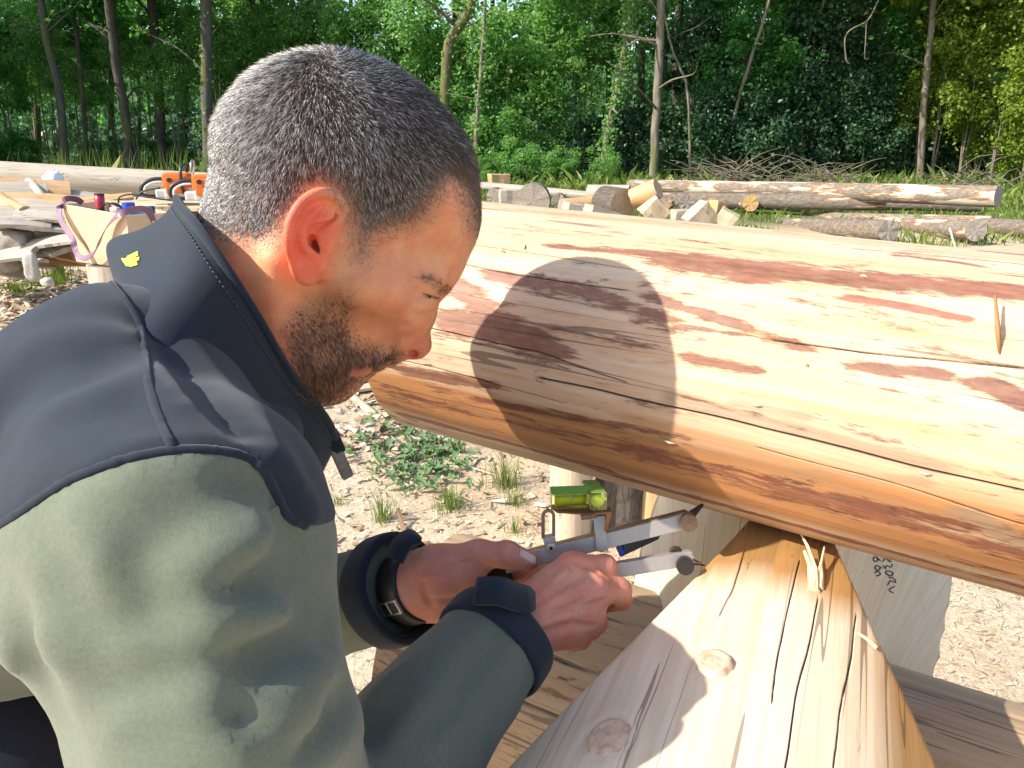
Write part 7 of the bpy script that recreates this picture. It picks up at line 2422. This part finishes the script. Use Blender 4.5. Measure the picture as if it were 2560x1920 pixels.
    tree([(1692, 430), (1692, 150), (1700, -20)], 31, .20, .17, 14, 'mid', 'dark trunk just right of the tall grey brown trunk', 1, 8.8, seed=16)
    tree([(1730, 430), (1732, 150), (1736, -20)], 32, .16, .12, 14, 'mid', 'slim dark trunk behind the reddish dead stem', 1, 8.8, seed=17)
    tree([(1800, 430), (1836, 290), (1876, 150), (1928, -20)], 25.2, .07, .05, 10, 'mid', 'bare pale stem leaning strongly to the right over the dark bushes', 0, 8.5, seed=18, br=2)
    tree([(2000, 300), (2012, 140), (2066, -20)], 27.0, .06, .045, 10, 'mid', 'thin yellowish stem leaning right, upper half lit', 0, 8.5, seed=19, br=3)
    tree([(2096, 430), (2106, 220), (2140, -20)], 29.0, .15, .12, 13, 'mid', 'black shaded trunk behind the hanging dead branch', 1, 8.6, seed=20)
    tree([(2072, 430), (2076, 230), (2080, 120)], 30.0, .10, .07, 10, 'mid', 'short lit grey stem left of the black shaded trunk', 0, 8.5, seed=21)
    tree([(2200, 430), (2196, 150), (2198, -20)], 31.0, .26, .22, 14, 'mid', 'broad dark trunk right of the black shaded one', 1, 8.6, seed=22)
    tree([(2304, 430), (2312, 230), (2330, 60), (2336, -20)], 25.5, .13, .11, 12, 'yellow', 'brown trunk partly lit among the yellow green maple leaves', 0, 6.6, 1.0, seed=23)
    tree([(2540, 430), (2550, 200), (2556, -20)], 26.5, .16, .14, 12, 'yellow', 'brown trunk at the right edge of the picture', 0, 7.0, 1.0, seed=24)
    # the deeper rows: dark stems, each a tree, alike
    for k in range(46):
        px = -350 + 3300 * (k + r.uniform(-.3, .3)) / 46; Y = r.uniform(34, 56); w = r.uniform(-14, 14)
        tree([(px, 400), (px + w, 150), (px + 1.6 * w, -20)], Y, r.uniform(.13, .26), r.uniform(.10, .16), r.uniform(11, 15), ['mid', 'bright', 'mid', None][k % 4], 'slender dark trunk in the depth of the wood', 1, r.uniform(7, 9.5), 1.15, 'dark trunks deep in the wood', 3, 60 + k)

    def shrub(px, Y, kind, s, zc, lab, grp, sx=1.0, py=430):
        p = at_y(px, py, Y)
        root = empty('shrub', (p.x, p.y, 0), (0, 0, r.uniform(0, 6.28))); tag(root, lab, 'shrub', grp)
        o = link('foliage', r.choice(bush[kind]), None, root); o.location = (0, 0, zc); o.scale = (s * sx, s, s * r.uniform(.85, 1.15))
        V, F = join_arrays([tube_arrays(catmull([(0, 0, -.1), (math.cos(a) * .15, math.sin(a) * .15, zc * .6), (math.cos(a) * .5 * s, math.sin(a) * .5 * s, zc * 1.15)], 4), np.linspace(.03, .008, 9), 5) for a in (0.3, 2.2, 4.4)])
        link('stem', np_mesh('stem', V, F), bk[0], root)
        return root
    GB = 'sunlit bushes at the edge of the wood'
    LB = 'light green leafy bush in the sunlit thicket left of the tall grey brown trunk'
    for px, Y, s, zc in ((880, 27.5, .9, 3.9), (960, 26.8, .95, 1.5), (965, 27.4, 1.0, 4.2), (1050, 26.0, 1.0, 1.5), (1040, 26.6, 1.0, 4.1), (1130, 26.2, .9, 1.3), (1150, 27.0, 1.1, 3.7), (1240, 25.8, .9, 1.2), (1260, 26.6, 1.1, 3.6), (1330, 26.4, .9, 2.2), (1350, 27.4, 1.2, 4.6),
                          (1420, 26.6, .9, 3.4), (1450, 27.4, 1.1, 5.2), (1300, 24.5, .55, .55), (1400, 24.2, .5, .5), (1200, 24.0, .5, .5), (1500, 24.4, .45, .45), (1560, 27.8, 1.0, 5.0), (1120, 24.5, .55, .6)):
        shrub(px, Y, 'bright', s, zc, LB, GB)
    GD = 'dark evergreen bushes at the edge of the wood'
    LDk = 'dark blue green evergreen bush right of the tall grey brown trunk'
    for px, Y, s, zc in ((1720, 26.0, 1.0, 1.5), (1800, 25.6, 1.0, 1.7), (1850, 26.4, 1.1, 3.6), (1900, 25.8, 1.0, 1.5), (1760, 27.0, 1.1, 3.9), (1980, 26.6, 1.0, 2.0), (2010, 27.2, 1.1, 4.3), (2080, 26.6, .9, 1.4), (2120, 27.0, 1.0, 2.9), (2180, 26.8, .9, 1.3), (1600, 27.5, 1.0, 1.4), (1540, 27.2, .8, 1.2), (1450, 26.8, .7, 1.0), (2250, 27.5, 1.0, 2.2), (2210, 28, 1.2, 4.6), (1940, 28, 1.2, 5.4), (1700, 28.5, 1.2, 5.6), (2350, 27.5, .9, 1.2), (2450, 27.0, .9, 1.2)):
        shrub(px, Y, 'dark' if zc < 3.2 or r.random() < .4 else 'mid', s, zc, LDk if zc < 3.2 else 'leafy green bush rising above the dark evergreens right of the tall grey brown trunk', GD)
    GY = 'yellow green maples at the right edge of the wood'
    LY = 'yellow green maple bush at the right edge of the wood'
    for px, Y, s, zc in ((2330, 25.8, .9, 4.4), (2400, 25.2, .9, 3.2), (2480, 24.6, .95, 4.4), (2560, 23.8, .9, 2.4), (2600, 23.0, .9, 4.0), (2420, 26.0, .9, 5.4), (2290, 26.4, .7, 2.4), (2540, 24.8, .6, 1.0), (2650, 22, 1.0, 2.2), (2440, 25.4, .7, 1.8)):
        shrub(px, Y, 'yellow', s, zc, LY, GY)
    GS = 'low bushes in the shade of the left trunks'
    LS = 'low green bush in the shade under the trunks at the left'
    for px, Y, s, zc in ((20, 28.0, .6, .9), (70, 29, .5, .7), (-60, 27.5, .7, 1.0), (260, 30, .5, .6), (440, 30, .5, .6), (360, 31, .6, .8), (600, 29, .7, 1.0)):
        shrub(px, Y, 'mid', s, zc, LS, GS)
    GT = 'leafy boughs over the shaded left of the wood'
    for px, Y, s, zc in ((40, 30, .9, 4.6), (130, 31, .9, 5.2), (210, 32, .9, 4.4), (300, 31, 1.0, 5.2), (390, 33, 1.0, 4.8), (470, 31, 1.0, 5.2), (560, 33, 1.0, 4.6), (660, 34, 1.1, 5.2), (750, 33, 1.0, 4.4), (820, 32, 1.0, 5.2), (-60, 31, 1.0, 5.0), (610, 30, .8, 3.4), (860, 30, .9, 3.2), (100, 33, .8, 3.6), (20, 29, .7, 2.9), (250, 29.5, .7, 3.3), (350, 29.5, .6, 4.2), (450, 29, .7, 3.4), (560, 28.5, .7, 4.6), (700, 29.5, .9, 4.6), (800, 29, .9, 4.9), (780, 30, .8, 3.2), (160, 29.5, .7, 4.4)):
        shrub(px, Y, 'bright' if r.random() < .65 else 'mid', s, zc, 'young tree with a loose green crown between the shaded trunks at the left', GT)
    # brush heaps at the foot of the dark bushes
    rr = np.random.default_rng(9)
    for px, Y, n, w, lab in ((1850, 22.5, 130, 1.1, 'heap of bare grey branches behind the long half peeled log, left of the middle'), (2060, 22.0, 110, .9, 'heap of bare grey branches behind the middle of the long half peeled log'), (2440, 21.0, 40, .8, 'few bare branches sticking up behind the butt of the long half peeled log')):
        c = at_y(px, 440, Y); parts = []
        for k in range(n):
            a = np.array((c.x + rr.normal(0, w * .5), c.y + rr.normal(0, .5), abs(rr.normal(.25, .2)))); th = rr.uniform(0, 6.28); L = rr.uniform(.4, 1.5)
            b_ = a + np.array((math.cos(th) * L, math.sin(th) * L * .5, rr.uniform(-.1, .5) * L))
            m_ = (a + b_) / 2 + rr.normal(0, .10, 3)
            parts.append(tube_arrays(catmull([a, m_, b_], 2), np.linspace(.016, .005, 5), 4, cap=False))
        V, F = join_arrays(parts)
        tag(link('brush_heap', np_mesh('brush_heap', V, F), M['bark_tree']), lab, 'brush heap', kind='stuff')
    # hanging dead branch
    pts = [(2196, 0), (2170, 50), (2126, 75), (2112, 100), (2116, 150), (2124, 160)]
    V1 = tube_arrays(catmull([at_y(x, y, 24.2) for x, y in pts], 4), .022, 5)
    V2 = tube_arrays(catmull([at_y(x, y, 24.2) for x, y in ((2166, 52), (2164, 100), (2162, 145), (2172, 146))], 4), .016, 5)
    V, F = join_arrays([V1, V2])
    tag(link('dead_branch', np_mesh('dead_branch', V, F), M['bark_tree']), 'pale dead branch hanging in front of the black shaded trunk', 'branch')
    # rising ground behind the wood
    xs = np.linspace(-170, 170, 60); ys = np.linspace(84, 215, 26)
    X, Y = np.meshgrid(xs, ys)
    Z = -.3 + 15 * np.clip((Y - 84) / 60, 0, 1) ** .8 + 1.6 * np.array([mnoise.noise((x * .05, y * .05, 2)) for x, y in zip(X.ravel(), Y.ravel())]).reshape(X.shape)
    Z[0] = -.4
    i_ = np.arange(X.size).reshape(X.shape)
    hm = MatB('wooded_hillside'); ho = hm.coord('Object')
    hn = hm.noise(ho, .8, 6, .7)
    hm.bsdf(hm.ramp(hn, [(.35, (.012, .025, .008)), (.6, (.03, .06, .014)), (.8, (.06, .10, .02))]), .95)
    tag(link('hillside', np_mesh('hillside', np.stack([X.ravel(), Y.ravel(), Z.ravel()], 1), np.stack([i_[:-1, :-1], i_[:-1, 1:], i_[1:, 1:], i_[1:, :-1]], -1).reshape(-1, 4)), hm.m), kind='structure')
    # everything further back, one mass
    rg = np.random.default_rng(23)
    n = 105000
    P = np.stack([rg.uniform(-62, 62, n), rg.uniform(38, 84, n), np.abs(rg.normal(0, 1, n)) * 5.5], 1)
    keep = np.array([mnoise.noise((p[0] * .22, p[1] * .2, p[2] * .3)) for p in P]) > -.22
    P = P[keep]; n = len(P)
    nn = rg.normal(0, .6, (n, 3)) + np.array([-.2, -.5, .6]); nn /= np.linalg.norm(nn, axis=1)[:, None]
    a = np.cross(nn, rg.normal(0, 1, (n, 3))); a /= np.linalg.norm(a, axis=1)[:, None]; b_ = np.cross(nn, a); L = .42 * rg.uniform(.5, 1.4, (n, 1))
    V = np.stack([P - a * L * .5, P - b_ * L * .35, P + a * L * .5, P + b_ * L * .35], 1).reshape(-1, 3)
    lowm = (P[:, 2] < 2.6 + 1.2 * np.sin(P[:, 0] * .6)).repeat(4)  # low leaves take the dark leaf colour, painting the wood's shaded base
    for nm, sel, mt in (('distant_woodland', ~lowm, M['leaf_mid']), ('distant_woodland_shade', lowm, M['leaf_dark'])):
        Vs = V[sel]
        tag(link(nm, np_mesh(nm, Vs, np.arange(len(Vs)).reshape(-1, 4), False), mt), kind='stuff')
    # undergrowth and grass round the stacks and along the edge of the wood
    parts = []
    def strip(n, xr, yr, h, wd, seed, thr=-.2):
        q = np.random.default_rng(seed)
        x = q.uniform(*xr, n); y = q.uniform(*yr, n)
        k = np.array([mnoise.noise((a_ * .5, c_ * .5, seed)) for a_, c_ in zip(x, y)]) > thr
        x, y = x[k], y[k]; n = len(x)
        z = np.array([gz(a_, c_) for a_, c_ in zip(x, y)])
        a_ = q.uniform(0, 6.28, n); H_ = h * q.lognormal(0, .45, n); ln = q.uniform(.1, .9, n) * H_
        d = np.stack([np.cos(a_), np.sin(a_), np.zeros(n)], 1); s = np.stack([-np.sin(a_), np.cos(a_), np.zeros(n)], 1) * (wd * q.uniform(.5, 1.5, n))[:, None]
        c = np.stack([x, y, z], 1); up = np.array([0, 0, 1.0])
        V = np.stack([c - s * .5, c + s * .5, c + d * (ln * .4)[:, None] + up * (H_ * .7)[:, None] + s * .7, c + d * ln[:, None] + up * H_[:, None]], 1)
        return V.reshape(-1, 3), np.arange(n * 4).reshape(n, 4)
    parts.append(strip(30000, (-14, 16), (16.5, 24), .10, .022, 31, -.1))
    parts.append(strip(14000, (-16, 18), (21, 28), .20, .035, 32, -.15))
    parts.append(strip(9000, (1.2, 10), (10.5, 16.5), .075, .014, 33, -.05))
    parts.append(strip(1800, (-9, -2), (11, 17), .28, .02, 34, 0))
    V, F = join_arrays(parts)
    tag(link('undergrowth', np_mesh('undergrowth', V, F, False), M['grass']), kind='stuff')
    # tall sunlit stalks behind the long grey log
    V, F = join_arrays([blades((at_y(x, 420, 14.5).x, 14.5 + rg.normal(0, .6), 0), 26, 1.35, .5, 500 + i, .022, .28) for i, x in enumerate(range(40, 540, 22))])
    tag(link('tall_weeds', np_mesh('tall_weeds', V, F), M['grass']), kind='stuff')
    # trees left of the picture, between the sun and the left of the wood
    for k, (x, y) in enumerate(((-34, 14), (-30, 19), (-27, 9), (-38, 22), (-26, 24), (-33, 5), (-22, 27))):
        root = empty('tree', (x, y, 0)); tag(root, 'tall broad crowned tree left of the yard', 'tree', 'tall trees left of the yard')
        V, F = trunk_arrays([(x, y, -.1), (x + .1, y, 5), (x, y + .2, 13)], .3, .15, 900 + k, 5)
        put_under(link('trunk', np_mesh('trunk', V, F), bk[1]), root)
        for j in range(5):
            o = link('crown', crowns['mid'][j % 2], None); o.location = (x + r.uniform(-2, 2), y + r.uniform(-2, 2), 4 + 1.7 * j); s = r.uniform(1.1, 1.5); o.scale = (s, s, s); o.rotation_euler = (0, 0, r.uniform(0, 6.28)); put_under(o, root)

def tree_bark(name, c1, c2, moss=0.0):
    b = MatB(name); o = b.coord('Object')
    n = b.noise(b.mapping(o, (9, 9, 2.0)), 1.0, 6, .7); n2 = b.noise(b.mapping(o, (2, 2, .6)), 1.0, 4, .6)
    c = b.ramp(n, [(.3, c1), (.7, c2)])
    c = b.mix(b.ramp(n2, [(.5 - moss, 0), (.62 - moss, .8)]), c, (.10, .11, .02))
    return b.bsdf(c, .9, b.bump(n, .8, .03))
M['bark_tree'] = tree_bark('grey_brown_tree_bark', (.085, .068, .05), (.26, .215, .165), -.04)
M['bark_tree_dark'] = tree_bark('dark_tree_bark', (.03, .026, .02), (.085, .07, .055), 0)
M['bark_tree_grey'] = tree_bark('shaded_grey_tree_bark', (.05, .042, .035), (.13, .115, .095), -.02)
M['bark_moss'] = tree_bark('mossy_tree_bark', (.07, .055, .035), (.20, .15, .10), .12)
build_forest()
